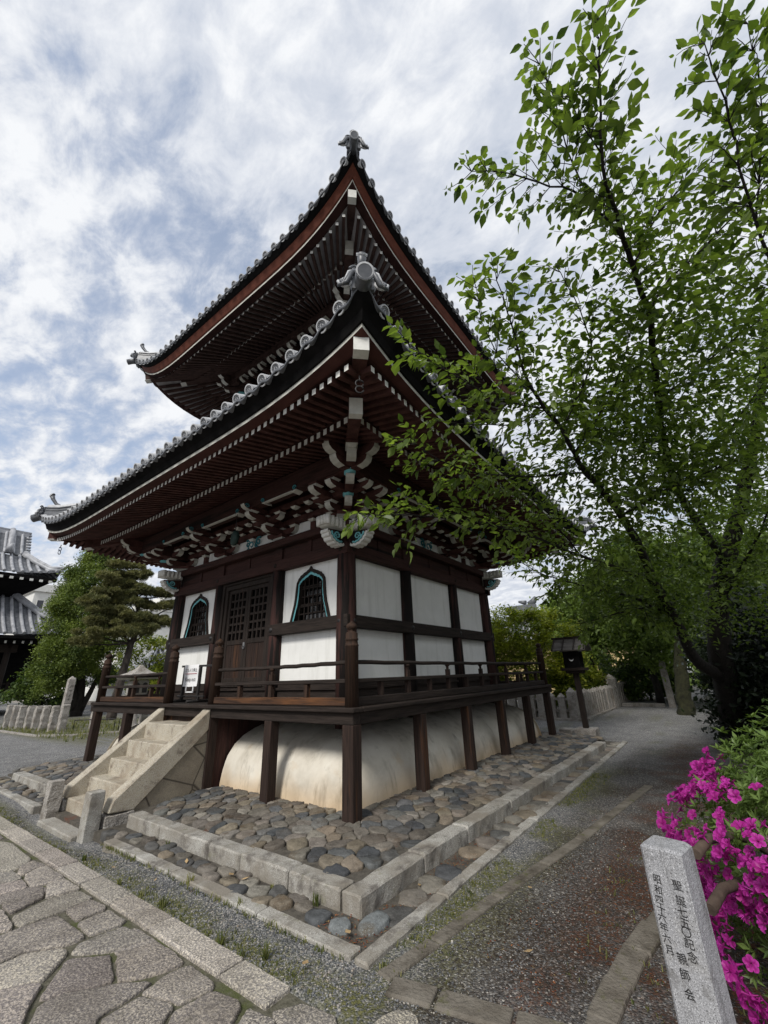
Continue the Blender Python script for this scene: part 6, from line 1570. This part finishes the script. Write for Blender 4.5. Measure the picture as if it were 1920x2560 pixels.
def wooden_lantern():
    x, y = 9.55, -.55
    t = thing('wooden_lantern', 'dark wooden post lantern with a plank roof and a crescent cut-out', 'lantern', (x, y, -.1))
    mb = MB(); cbox(mb, (x-.34, y-.36, -.2), (x+.34, y+.36, .04), .03, .012); part(mb, 'base_stone', ['granite_old'], t)
    mb = MB(); mb.box((x-.09, y-.09, .04), (x+.09, y+.09, 1.52)); part(mb, 'post', ['dark_z'], t, bevel=.01)
    mb = MB(); mb.box((x-.40, y-.40, 1.58), (x+.40, y+.40, 1.66)); mb.box((x-.28, y-.28, 1.50), (x+.28, y+.28, 1.58)); part(mb, 'shelf', ['dark_y'], t, bevel=.008)
    mb = MB()
    mb.box((x-.285, y-.285, 1.66), (x-.255, y+.285, 2.14)); mb.box((x-.255, y+.255, 1.66), (x+.255, y+.285, 2.14)); mb.box((x+.255, y-.285, 1.66), (x+.285, y+.285, 2.14))
    for a in (-.285, -.255+.0): pass
    for i in range(6): q = lerp(-.255, .235, i/5); mb.box((x+q, y-.285, 1.66), (x+q+.022, y-.262, 2.14))
    mb.box((x-.255, y-.286, 1.66), (x+.255, y-.26, 1.71)); mb.box((x-.255, y-.286, 2.08), (x+.255, y-.26, 2.14)); mb.box((x-.24, y-.20, 1.67), (x+.24, y+.24, 2.12)); bx = part(mb, 'lantern_box', ['black'], t)
    mb = MB(); n = 14; o_ = [(.085*math.cos(a), .085*math.sin(a)) for a in [math.pi+math.pi*i/n for i in range(n+1)]]; i_ = [(.085*math.cos(a), .05*math.sin(a)) for a in [math.pi+math.pi*i/n for i in range(n+1)]]
    mb.grid([[(x-.289, y-a, 1.93+b) for a, b in o_], [(x-.289, y-a, 1.93+b) for a, b in i_]]); part(mb, 'crescent_opening', ['paper'], bx)
    mb = MB()
    for sg in (-1, 1):
        for j in range(3):
            d0, d1 = .56-.20*j, .56-.20*(j+1)-.03; z0, z1 = 2.14+.115*j, 2.14+.115*(j+1)+.02
            mb.prism([(x+sg*d0, y-.60, z0), (x+sg*max(d1, 0), y-.60, z1), (x+sg*max(d1, 0), y-.60, z1+.025), (x+sg*d0, y-.60, z0+.03)], (0, 1.2, 0))
        for q in (-.57, -.2, .2, .57): mb.bar((x+sg*.58, y+q, 2.18), (x+sg*.02, y+q, 2.53), .04, .03, mat=1)
    mb.box((x-.07, y-.66, 2.50), (x+.07, y+.66, 2.56), 1); mb.box((x-.3, y-.3, 2.12), (x+.3, y+.3, 2.16)); part(mb, 'plank_roof', ['board_worn', 'dark_y'], t); t.scale = (.80, .80, 1.0)
    mb = MB(); cbox(mb, (9.9, -.05, -.2), (10.2, .35, -.05), .03, .01); o = mb.build('loose_stone_block', ['granite_old'], None, (10.05, .15, -.2)); tag(o, 'small loose squared stone on the cobbles beside the lantern base', 'stone block')
MT['board_worn'] = material('worn grey boards', [(.3, (.07, .062, .055)), (.7, (.17, .155, .14))], scale=6, stretch=(1, .15, 1), rough=.85, bump=.3)
wooden_lantern()

# ------------------------------------------------------------------ the cherry tree that leans over the corner
BR = {
'trunk':[(8.89,-3.98,0.40,0.260),(7.99,-4.08,1.29,0.240),(7.50,-4.11,1.79,0.220),(6.92,-4.32,2.74,0.200),(6.48,-4.70,3.65,0.170),(5.85,-5.15,4.51,0.130),(4.92,-5.52,5.32,0.100),(3.98,-5.81,6.04,0.070),(3.01,-5.95,6.58,0.045)],
'A':[(7.75,-4.00,1.38,0.130),(6.68,-3.68,1.72,0.110),(5.54,-3.61,2.30,0.095),(3.78,-3.51,2.99,0.075),(2.61,-3.50,3.44,0.060),(1.93,-3.44,3.65,0.050),(1.37,-3.37,3.86,0.042),(0.84,-3.29,3.98,0.036),(0.39,-3.27,4.06,0.030),(0.03,-3.26,4.23,0.026),(-0.34,-3.20,4.34,0.022),(-0.58,-3.15,4.48,0.018),(-0.80,-3.15,4.65,0.014),(-1.01,-3.19,4.86,0.010),(-1.21,-3.21,5.03,0.007),(-1.41,-3.21,5.30,0.005)],
'B':[(6.48,-4.70,3.65,0.100),(5.30,-4.45,4.02,0.080),(4.50,-4.34,4.13,0.070),(3.36,-4.21,4.34,0.058),(2.12,-4.19,4.67,0.050),(1.37,-4.27,4.94,0.043),(0.61,-4.35,5.23,0.036),(0.17,-4.40,5.39,0.032),(-0.15,-4.38,5.44,0.028),(-0.47,-4.35,5.53,0.025),(-0.79,-4.33,5.59,0.022),(-1.10,-4.32,5.65,0.018),(-1.39,-4.30,5.68,0.015),(-1.58,-4.33,5.84,0.012),(-1.76,-4.39,6.02,0.010),(-1.93,-4.46,6.19,0.008),(-2.08,-4.52,6.32,0.006),(-2.17,-4.54,6.41,0.004)],
'C':[(-0.79,-4.33,5.59,0.014),(-1.06,-4.23,5.71,0.012),(-1.28,-4.13,5.74,0.011),(-1.47,-4.05,5.74,0.010),(-1.65,-3.89,5.73,0.008),(-1.84,-3.74,5.74,0.007),(-2.02,-3.60,5.75,0.005),(-2.22,-3.38,5.71,0.003)],
'C2':[(-1.28,-4.13,5.74,0.008),(-1.54,-4.11,5.96,0.007),(-1.76,-4.10,6.12,0.006),(-1.88,-4.12,6.39,0.005),(-2.08,-4.09,6.63,0.003)],
'C3':[(-1.58,-4.33,5.84,0.007),(-1.85,-4.24,5.97,0.005),(-1.97,-4.21,6.16,0.003)],
'D':[(0.17,-4.40,5.39,0.016),(0.10,-4.68,5.67,0.013),(0.14,-5.05,5.88,0.011),(0.11,-5.30,6.05,0.009),(0.15,-5.69,6.28,0.006)],
'D2':[(-0.47,-4.35,5.53,0.012),(-0.56,-4.69,5.94,0.010),(-0.58,-4.92,6.05,0.008),(-0.58,-5.18,6.17,0.006),(-0.59,-5.44,6.31,0.004)],
'D3':[(1.37,-4.27,4.94,0.016),(1.33,-4.72,5.14,0.013),(1.22,-4.98,5.22,0.011),(1.19,-5.44,5.42,0.008)],
'E':[(2.12,-4.19,4.67,0.018),(1.84,-3.98,4.62,0.015),(1.55,-3.78,4.64,0.013),(1.12,-3.56,4.64,0.010),(0.85,-3.38,4.65,0.008),(0.39,-3.12,4.64,0.005)],
'F':[(0.11,-5.39,4.56,0.018),(-0.25,-5.32,4.89,0.015),(-0.58,-5.25,5.20,0.013),(-0.91,-5.22,5.55,0.010),(-1.20,-5.24,6.03,0.007),(-1.48,-5.21,6.40,0.004)],
'F2':[(-0.58,-5.25,5.20,0.009),(-0.81,-5.39,5.61,0.007),(-1.11,-5.50,6.11,0.005),(-1.40,-5.49,6.40,0.003)],
'L1':[(3.78,-3.51,2.99,0.030),(2.85,-3.21,3.06,0.025),(1.84,-2.82,3.16,0.020),(0.54,-2.42,3.29,0.015),(-0.41,-2.05,3.29,0.011),(-1.15,-1.72,3.22,0.008),(-1.59,-1.53,3.14,0.005)],
'L2':[(0.84,-3.29,3.98,0.015),(0.21,-2.87,3.82,0.012),(-0.50,-2.40,3.74,0.009),(-1.06,-2.20,3.75,0.006),(-1.41,-2.13,3.82,0.004),(-1.56,-2.11,3.81,0.003)],
'L3':[(-0.34,-3.20,4.34,0.012),(-0.85,-2.87,4.33,0.009),(-1.32,-2.66,4.43,0.006),(-1.70,-2.55,4.49,0.004),(-1.92,-2.45,4.51,0.003)],
'L4':[(1.84,-2.82,3.16,0.013),(0.60,-2.63,3.76,0.010),(-0.13,-2.33,3.71,0.007),(-0.56,-2.13,3.72,0.004)],
'L5':[(-0.34,-3.20,4.34,0.010),(-0.58,-2.92,4.14,0.008),(-0.93,-2.60,4.10,0.006),(-1.25,-2.35,4.09,0.003)],
'L6':[(-0.58,-3.15,4.48,0.009),(-1.09,-2.99,4.74,0.006),(-1.36,-2.97,4.97,0.004),(-1.55,-3.04,5.19,0.003)],
'M1':[(1.93,-3.44,3.65,0.020),(1.99,-3.82,3.81,0.015),(2.02,-4.32,3.97,0.012),(2.13,-4.92,4.11,0.008)],
'M2':[(0.39,-3.27,4.06,0.014),(0.36,-3.77,4.60,0.010),(0.24,-4.03,4.96,0.007),(0.07,-4.22,5.32,0.004)],
'M3':[(3.36,-4.21,4.34,0.025),(3.06,-4.77,4.70,0.018),(2.81,-5.20,5.04,0.012),(2.52,-5.54,5.33,0.007)],
'M4':[(5.54,-3.61,2.30,0.030),(4.20,-3.20,2.74,0.022),(3.07,-2.66,2.88,0.016),(2.05,-2.26,2.99,0.009),(1.29,-2.06,3.13,0.004)],
'M5':[(0.03,-3.26,4.23,0.012),(-0.18,-3.75,4.84,0.009),(-0.59,-3.79,5.18,0.006),(-1.00,-3.74,5.40,0.004)],
'M6':[(6.92,-4.32,2.74,0.050),(5.92,-4.83,3.35,0.030),(5.18,-5.22,3.81,0.018),(4.62,-5.45,4.20,0.010)],
'M7':[(5.54,-3.61,2.30,0.030),(4.66,-3.37,2.63,0.020),(3.85,-2.94,2.53,0.012),(3.00,-2.38,2.32,0.006)],
}
CRL = random.Random(8)
def leaf_mesh(mb, p, d, nrm, l, tint):
    d = d.normalized(); s = d.cross(nrm).normalized(); n = s.cross(d); w = l*.30
    kc = CRL.uniform(-.5, 2.2); kw = CRL.uniform(.75, 1.15); tw_ = CRL.uniform(-.35, .35); q = lambda a, b, c: tuple(p+d*(a*l)+s*(b*w*kw)+n*((c*kc+tw_*b*a*.35-.10*max(0, kc)*a*a)*l))
    V = [q(0, 0, 0), q(.28, .82, .05), q(.58, .95, .03), q(.82, .48, -.04), q(1.08, 0, -.13), q(.82, -.48, -.04), q(.58, -.95, .03), q(.28, -.82, .05), q(.30, 0, -.035), q(.62, 0, -.06)]
    mb.add(V, [(0, 8, 1), (1, 8, 9, 2), (2, 9, 3), (3, 9, 4), (0, 7, 8), (7, 6, 9, 8), (6, 5, 9), (5, 4, 9)], 0, False, (tint,)*3)
CAMP = Vector((-4.5496, -4.0277, 1.6301))
def blocked(p):
    if (p-CAMP).length < 2.0: return True
    if p.y > -2.15 and p.x > -2.1 and 5.1 < p.z < 7.2: return True
    return p.x > -.2 and p.y > -.15 and p.z < 5.2
def cherry():
    t = thing('cherry_tree', 'large cherry tree whose leafy branches lean over the near corner of the pavilion', 'cherry tree', (9.0, -4.0, -.2))
    tr = MB(); tw = MB(); lf = MB(); r_ = random.Random(5)
    for nm, P in BR.items():
        pts = [Vector(p[:3]) for p in P]; rs = [p[3] for p in P]
        if nm == 'trunk': pts.insert(0, Vector((9.1, -3.95, -.35))); rs.insert(0, .34)
        fine = []; fr_ = []
        for i in range(len(pts)-1):
            a, b = pts[i], pts[i+1]; m = max(2, int((b-a).length/.15)); pa = pts[max(i-1, 0)]; pb = pts[min(i+2, len(pts)-1)]
            for k in range(m):
                u = k/m; c0 = (b-pa)*.5; c1 = (pb-a)*.5; h = (2*u**3-3*u*u+1)*a+(u**3-2*u*u+u)*c0*.8+(-2*u**3+3*u*u)*b+(u**3-u*u)*c1*.8
                fine.append(h+Vector((r_.gauss(0, .006), r_.gauss(0, .006), r_.gauss(0, .006)))); fr_.append(lerp(rs[i], rs[i+1], u))
        fine.append(pts[-1]); fr_.append(rs[-1]); tr.tube(fine, [max(q, .003) for q in fr_], 8 if rs[0] > .02 else 5)
        left = nm in ('L1', 'L2', 'L3', 'L4', 'L5', 'L6'); inner = nm in ('trunk', 'M6')
        step = 0
        for i in range(1, len(fine)):
            seg = fine[i]-fine[i-1]; step += seg.length; rad = fr_[i]
            if rad > .062: step = 0; continue
            gap = .036 if left else .038
            while step > gap:
                step -= gap
                if r_.random() < (.25 if rad > .03 else .0): continue
                d = seg.normalized(); v = Vector((r_.gauss(0, 1), r_.gauss(0, 1), r_.gauss(0, 1)*.8)); v = (v-d*v.dot(d)).normalized()
                dirn = (d*.75+v*.85+Vector((0, 0, .10))).normalized(); ln = r_.uniform(.16, .50)*(1.0 if left else 1.35)*(1.3 if rad > .02 else 1)
                if nm in ('B', 'C', 'C2', 'C3', 'F', 'F2') and rad < .012: ln *= .7
                if i > len(fine)-5: ln *= .6
                p = fine[i].copy(); npts = max(3, int(ln/.058)); path = [p.copy()]
                tint0 = min(1, max(0, r_.gauss(.58 if left else .45, .15)))
                for k in range(npts):
                    dirn = (dirn+Vector((r_.gauss(0, .13), r_.gauss(0, .13), r_.gauss(-.02, .10)))).normalized(); p = p+dirn*(ln/npts)
                    if blocked(p): break
                    path.append(p.copy())
                    side = dirn.cross(Vector((0, 0, 1)))
                    if side.length < .1: side = Vector((1, 0, 0))
                    side.normalize(); sg = 1 if k % 2 else -1
                    for rep in range(2 if k == npts-1 else 1):
                        ld = (dirn*.75+side*sg*r_.uniform(.4, 1.0)+Vector((r_.gauss(0, .2), r_.gauss(0, .2), r_.uniform(-.65, .15)))).normalized(); sg = -sg
                        nr = (Vector((r_.gauss(0, .35), r_.gauss(0, .35), 1))).normalized()
                        leaf_mesh(lf, p+ld*.015, ld, nr, r_.choice((1, 1, 1, .8, .6, .45))*r_.uniform(.08, .135), min(1, max(0, tint0+r_.gauss(0, .17))))
                if len(path) > 1: tw.tube(path, [max(.0018, .0042*(1-.6*j/len(path))) for j in range(len(path))], 4, caps=False)
    # the leafy mass further back in the crown
    r2 = np.random.default_rng(3); C = []
    for nm in ('trunk', 'M3', 'M6', 'M1', 'A', 'B', 'D3', 'M4', 'M7', 'E'):
        P = BR[nm]
        for (x0, y0, z0, a), (x1, y1, z1, b) in zip(P, P[1:]):
            if max(x0, x1) < .4 and nm not in ('D3',): continue
            for u in (.2, .5, .8):
                for _ in range(3):
                    o = r2.normal(0, .62, 3); q = (lerp(x0, x1, u)+o[0]*1.1, lerp(y0, y1, u)-abs(o[1])*.8+.25*o[1], lerp(z0, z1, u)+o[2]*.75+.25)
                    if q[2] > 2.3 and not blocked(Vector(q)) and q[1] < -2.3: C.append(q)
    idx = r2.integers(0, len(C), 18500)
    for i in idx:
        p = Vector(C[i])+Vector(r2.normal(0, .26, 3)); 
        if blocked(p) or p.y > -2.0: continue
        d = Vector(r2.normal(0, 1, 3)); d.z = d.z*.5-.25; nr = Vector((r2.normal(0, .4), r2.normal(0, .4), 1)).normalized()
        leaf_mesh(lf, p, d, nr, r2.uniform(.06, .105), float(np.clip(.38+r2.normal(0, .22), 0, 1)))
    part(tr, 'trunk', ['bark'], t); part(tw, 'twigs', ['bark'], t); part(lf, 'crown', ['cherry'], t)
    print('cherry leaves', len(lf.f)//8)
cherry()

# ------------------------------------------------------------------ azaleas and the stone marker in the right foreground
def azalea():
    t = thing('azalea_bush', 'azalea bush covered in magenta blossom at the right edge', 'azalea', (-.1, -4.5, -.2))
    c = Vector((.10, -4.86, .27)); r = Vector((1.72, 1.20, .82)); r_ = random.Random(21)
    def surf(f=1.0):
        while True:
            v = Vector((r_.gauss(0, 1), r_.gauss(0, 1), r_.gauss(0, 1))).normalized()
            if v.z > -.62: break
        e = 2.7; k = (abs(v.x)**e+abs(v.y)**e+abs(v.z)**e)**(-1/e); b = 1+.07*math.sin(5*v.x+3*v.y)+.05*math.sin(9*v.z+4*v.x)
        p = Vector((c.x+r.x*v.x*k*b*f, c.y+r.y*v.y*k*b*f, c.z+r.z*v.z*k*b*f)); n = Vector((v.x/r.x, v.y/r.y, v.z/r.z)).normalized(); return p, n
    mb = MB()
    for _ in range(26):
        p, n = surf(.8); q = Vector((c.x+r_.uniform(-.5, .5), c.y+r_.uniform(-.3, .3), -.25)); limb(mb, [q, q.lerp(p, .5)+Vector((0, 0, .1)), p], .02, .006, 6, .01)
    for P in ([(-1.20, -3.66, .63), (-1.01, -3.72, .66), (-.6, -3.85, .6), (-.3, -4.3, .3), (-.1, -4.5, -.25)], [(-1.36, -3.68, .445), (-1.17, -3.74, .48), (-.77, -3.85, .42), (-.3, -4.3, .2), (-.1, -4.5, -.25)]):
        mb.tube(P, [.027, .026, .026, .03, .04], 10, 1)
    part(mb, 'stems', ['bark', 'log'], t)
    lf = MB()
    def whorl(p, n, s, tint):
        x = n.cross(Vector((0, 0, 1))); x = x.normalized() if x.length > .05 else Vector((1, 0, 0)); y = n.cross(x); m = r_.randint(5, 7); a0 = r_.uniform(0, 6.3)
        for i in range(m):
            a = a0+6.283*i/m+r_.uniform(-.25, .25); d = (x*math.cos(a)+y*math.sin(a)+n*r_.uniform(.15, .9)).normalized(); l = s*r_.uniform(.7, 1.2); sd = d.cross(n).normalized()*l*.17; q = p
            lf.add([q, q+d*l*.45+sd+n*l*.05, q+d*l, q+d*l*.45-sd+n*l*.05, q+d*l*.5-n*l*.03], [(0, 4, 1), (1, 4, 2), (0, 3, 4), (3, 2, 4)], 0, False, (min(1, max(0, tint+r_.gauss(0, .12))),)*3)
    for i in range(4200):
        p, n = surf(r_.uniform(.80, 1.04)); n = (n+Vector((r_.gauss(0, .3), r_.gauss(0, .3), .5+r_.gauss(0, .3)))).normalized(); whorl(p, n, r_.uniform(.045, .075), .3+.5*r_.random())
    for _ in range(300):                                   # longer fresh shoots on the top
        p, n = surf(1.02)
        if n.z < .3: continue
        whorl(p+Vector((0, 0, r_.uniform(.02, .09))), Vector((r_.gauss(0, .2), r_.gauss(0, .2), 1)).normalized(), .085, .8)
    part(lf, 'leaves', ['azalea_leaf'], t)
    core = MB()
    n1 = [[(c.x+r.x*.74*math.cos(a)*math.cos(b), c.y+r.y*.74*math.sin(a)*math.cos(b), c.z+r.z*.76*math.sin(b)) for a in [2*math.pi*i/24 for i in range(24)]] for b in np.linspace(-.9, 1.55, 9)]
    core.grid(n1, closed=True); part(core, 'shaded_core', ['core_shade'], t)  # solid dark ellipsoid: the bush's inner shade put into the colour
    # blossoms: five ruffled petals round a throat, with stamens
    FM = []
    for v in range(4):
        mb = MB(); s = .040
        for i in range(5):
            a = 2*math.pi*i/5; ca, sa = math.cos(a), math.sin(a); row = []
            Q = [(.10, 0, -.25), (.45, .34, .06), (.45, -.34, .06), (.82, .50, .22+r_.uniform(-.12, .12)), (.82, -.50, .22+r_.uniform(-.12, .12)), (1.06, .26, .16+r_.uniform(-.2, .12)), (1.06, -.26, .16+r_.uniform(-.2, .12)), (1.15, 0, .08), (.6, 0, -.05)]
            b0 = mb.add([((x*ca-y*sa)*s, (x*sa+y*ca)*s, z*s) for x, y, z in Q], [(0, 8, 1), (0, 2, 8), (1, 8, 3), (2, 4, 8), (3, 8, 5), (4, 6, 8), (5, 8, 7), (6, 7, 8)], 0, False, (min(1, max(0, r_.uniform(.0, .45)+.17*v)),)*3)
            for j in (0, 8): mb.c[b0+j] = (.05,)*3
        for i in range(5):
            a = r_.uniform(0, 6.3); mb.add([(0, 0, -.01), (.004, 0, -.01), (.014*math.cos(a)+.006, .014*math.sin(a), .040)], [(0, 1, 2)], 0, False, (1, 1, 1))
        mb.grid([[(.009*math.cos(q)*k, .009*math.sin(q)*k, z) for q in [2*math.pi*i/6 for i in range(6)]] for k, z in ((.35, -.045), (.6, -.02), (1, -.008))], 0, True, True, (.2, .2, .2))
        FM.append(mb)
    spots = []; tries = 0
    while len(spots) < 1300 and tries < 150000:
        tries += 1; p, n = surf(r_.uniform(1.04, 1.12))
        if n.dot(CAMP-p) < (.05 if r_.random() < .9 else -2.5) or p.x > .9: continue
        if n.z > .86 and r_.random() < .93: continue
        if p.z > 1.02 or (p.z > .90 and r_.random() < .75): continue
        cl = math.sin(p.x*7.1+p.z*5)+math.sin(p.y*8.3-p.z*6.1)+math.sin(p.z*9+p.x*3)
        if cl < -.75 and r_.random() < .85: continue
        if any((p-q[0]).length_squared < .00062 for q in spots): continue
        n = (n+Vector((r_.gauss(0, .35), r_.gauss(0, .35), r_.gauss(.05, .3)))).normalized(); spots.append((p, n))
    spots.sort(key=lambda q: (q[0]-CAMP).length)
    spots.append((Vector((-1.25, -3.68, .16)), Vector((-.7, .2, .3)).normalized()))
    base = Vector(t['_b']); protos = []
    for v, mb in enumerate(FM):
        o = mb.build('flower', ['petal'], t, base=(0, 0, 0)); protos.append(o)
    rest = MB()
    for i, (p, n) in enumerate(spots):
        v = i % 4; q = n.to_track_quat('Z', 'Y').to_matrix() @ Matrix.Rotation(r_.uniform(0, 6.3), 3, 'Z'); sc = r_.uniform(.62, 1.02)
        if i < 100:
            o = protos[v] if i < 4 else protos[v].copy()
            if i >= 4: COL.objects.link(o); o.parent = t
            o.matrix_local = Matrix.Translation(p-base) @ q.to_4x4() @ Matrix.Scale(sc, 4)
        else:
            k = FM[v]; b = len(rest.v); rest.v.extend([tuple(p+(q @ Vector(w))*sc) for w in k.v]); rest.c.extend(k.c); rest.f.extend([tuple(b+j for j in f) for f in k.f]); rest.m.extend(k.m); rest.sm.extend(k.sm)
    o = part(rest, 'blossom', ['petal'], t); o['kind'] = 'stuff'
MT['core_shade'] = material('bush interior shade', [(.3, (.012, .012, .006)), (.7, (.035, .035, .016))], scale=30, rough=.95)
azalea()
tree('green_azalea', 'flowerless green azalea mound just behind the blossoming bush', (3.2, -5.1, -.2), [((3.2, -5.3, .35), (1.6, 1.25, .78))], ([(3.2, -5.1, -.25), (3.2, -5.1, .3)], .04, .03), leaf='azalea_leaf', nclump=110, nleaf=9000, size=.05, csize=.26, lo=.8, zmin=-.5, tint=.5, up=.9, elong=.36, cat='azalea')
def marker():
    F = Vector((-2.376, -3.604, 0)); e = Vector((-.226, -.974, 0)).normalized(); nb = Vector((.974, -.226, 0)).normalized(); W = .142; D = .142; ZT = .986
    t = thing('stone_marker', 'slender grey granite memorial pillar with two columns of inked characters in front of the azaleas', 'stone marker', (-2.38, -3.68, -.3))
    mb = MB(); ch = .010; n = 9; zs = [-.35]+[lerp(-.3, ZT-ch, i/n) for i in range(n+1)]; rows = []
    def ring(i, z): 
        o = [(i+ch, i), (W-i-ch, i), (W-i, i+ch), (W-i, D-i-ch), (W-i-ch, D-i), (i+ch, D-i), (i, D-i-ch), (i, i+ch)]
        return [F+e*a+nb*b+Vector((0, 0, z)) for a, b in o]
    for z in zs: rows.append(ring(0, z))
    rows.append(ring(.010, ZT)); mb.grid(rows, smooth=False, closed=True); b = len(mb.v)-8; mb.f.append(tuple(range(b, b+8))); mb.m.append(0); mb.sm.append(False)
    part(mb, 'pillar', ['marker'], t)
    mb = MB(); r_ = random.Random(4)
    def put(ch_, u, z, s): 
        a = r_.uniform(-.12, .12)
        text_faces(ch_, s, lambda v: F+e*(u+v.x*math.cos(a)-v.y*math.sin(a))-nb*(.0012+max(0, v.z)*.2)+Vector((0, 0, z+v.x*math.sin(a)+v.y*math.cos(a))), mb, .001, bold=.0002)
    for ch_, u, z in zip('昭和四十六年六月', (.033, .029, .025, .024, .021, .020, .021, .023), (.882, .848, .818, .792, .766, .738, .707, .676)): put(ch_, u+.008, z, .029)
    for ch_, u, z in zip('聖誕七五〇記念', (.103, .103, .100, .100, .097, .098, .098), (.880, .835, .803, .772, .747, .716, .679)): put(ch_, u+.004, z, .033)
    for ch_, u, z in zip('親師会', (.061, .058, .059), (.664, .620, .570)): put(ch_, u+.006, z, .033)
    part(mb, 'inscription', ['ink'], t)
marker()

for o in bpy.data.objects:
    if '_b' in o: del o['_b']
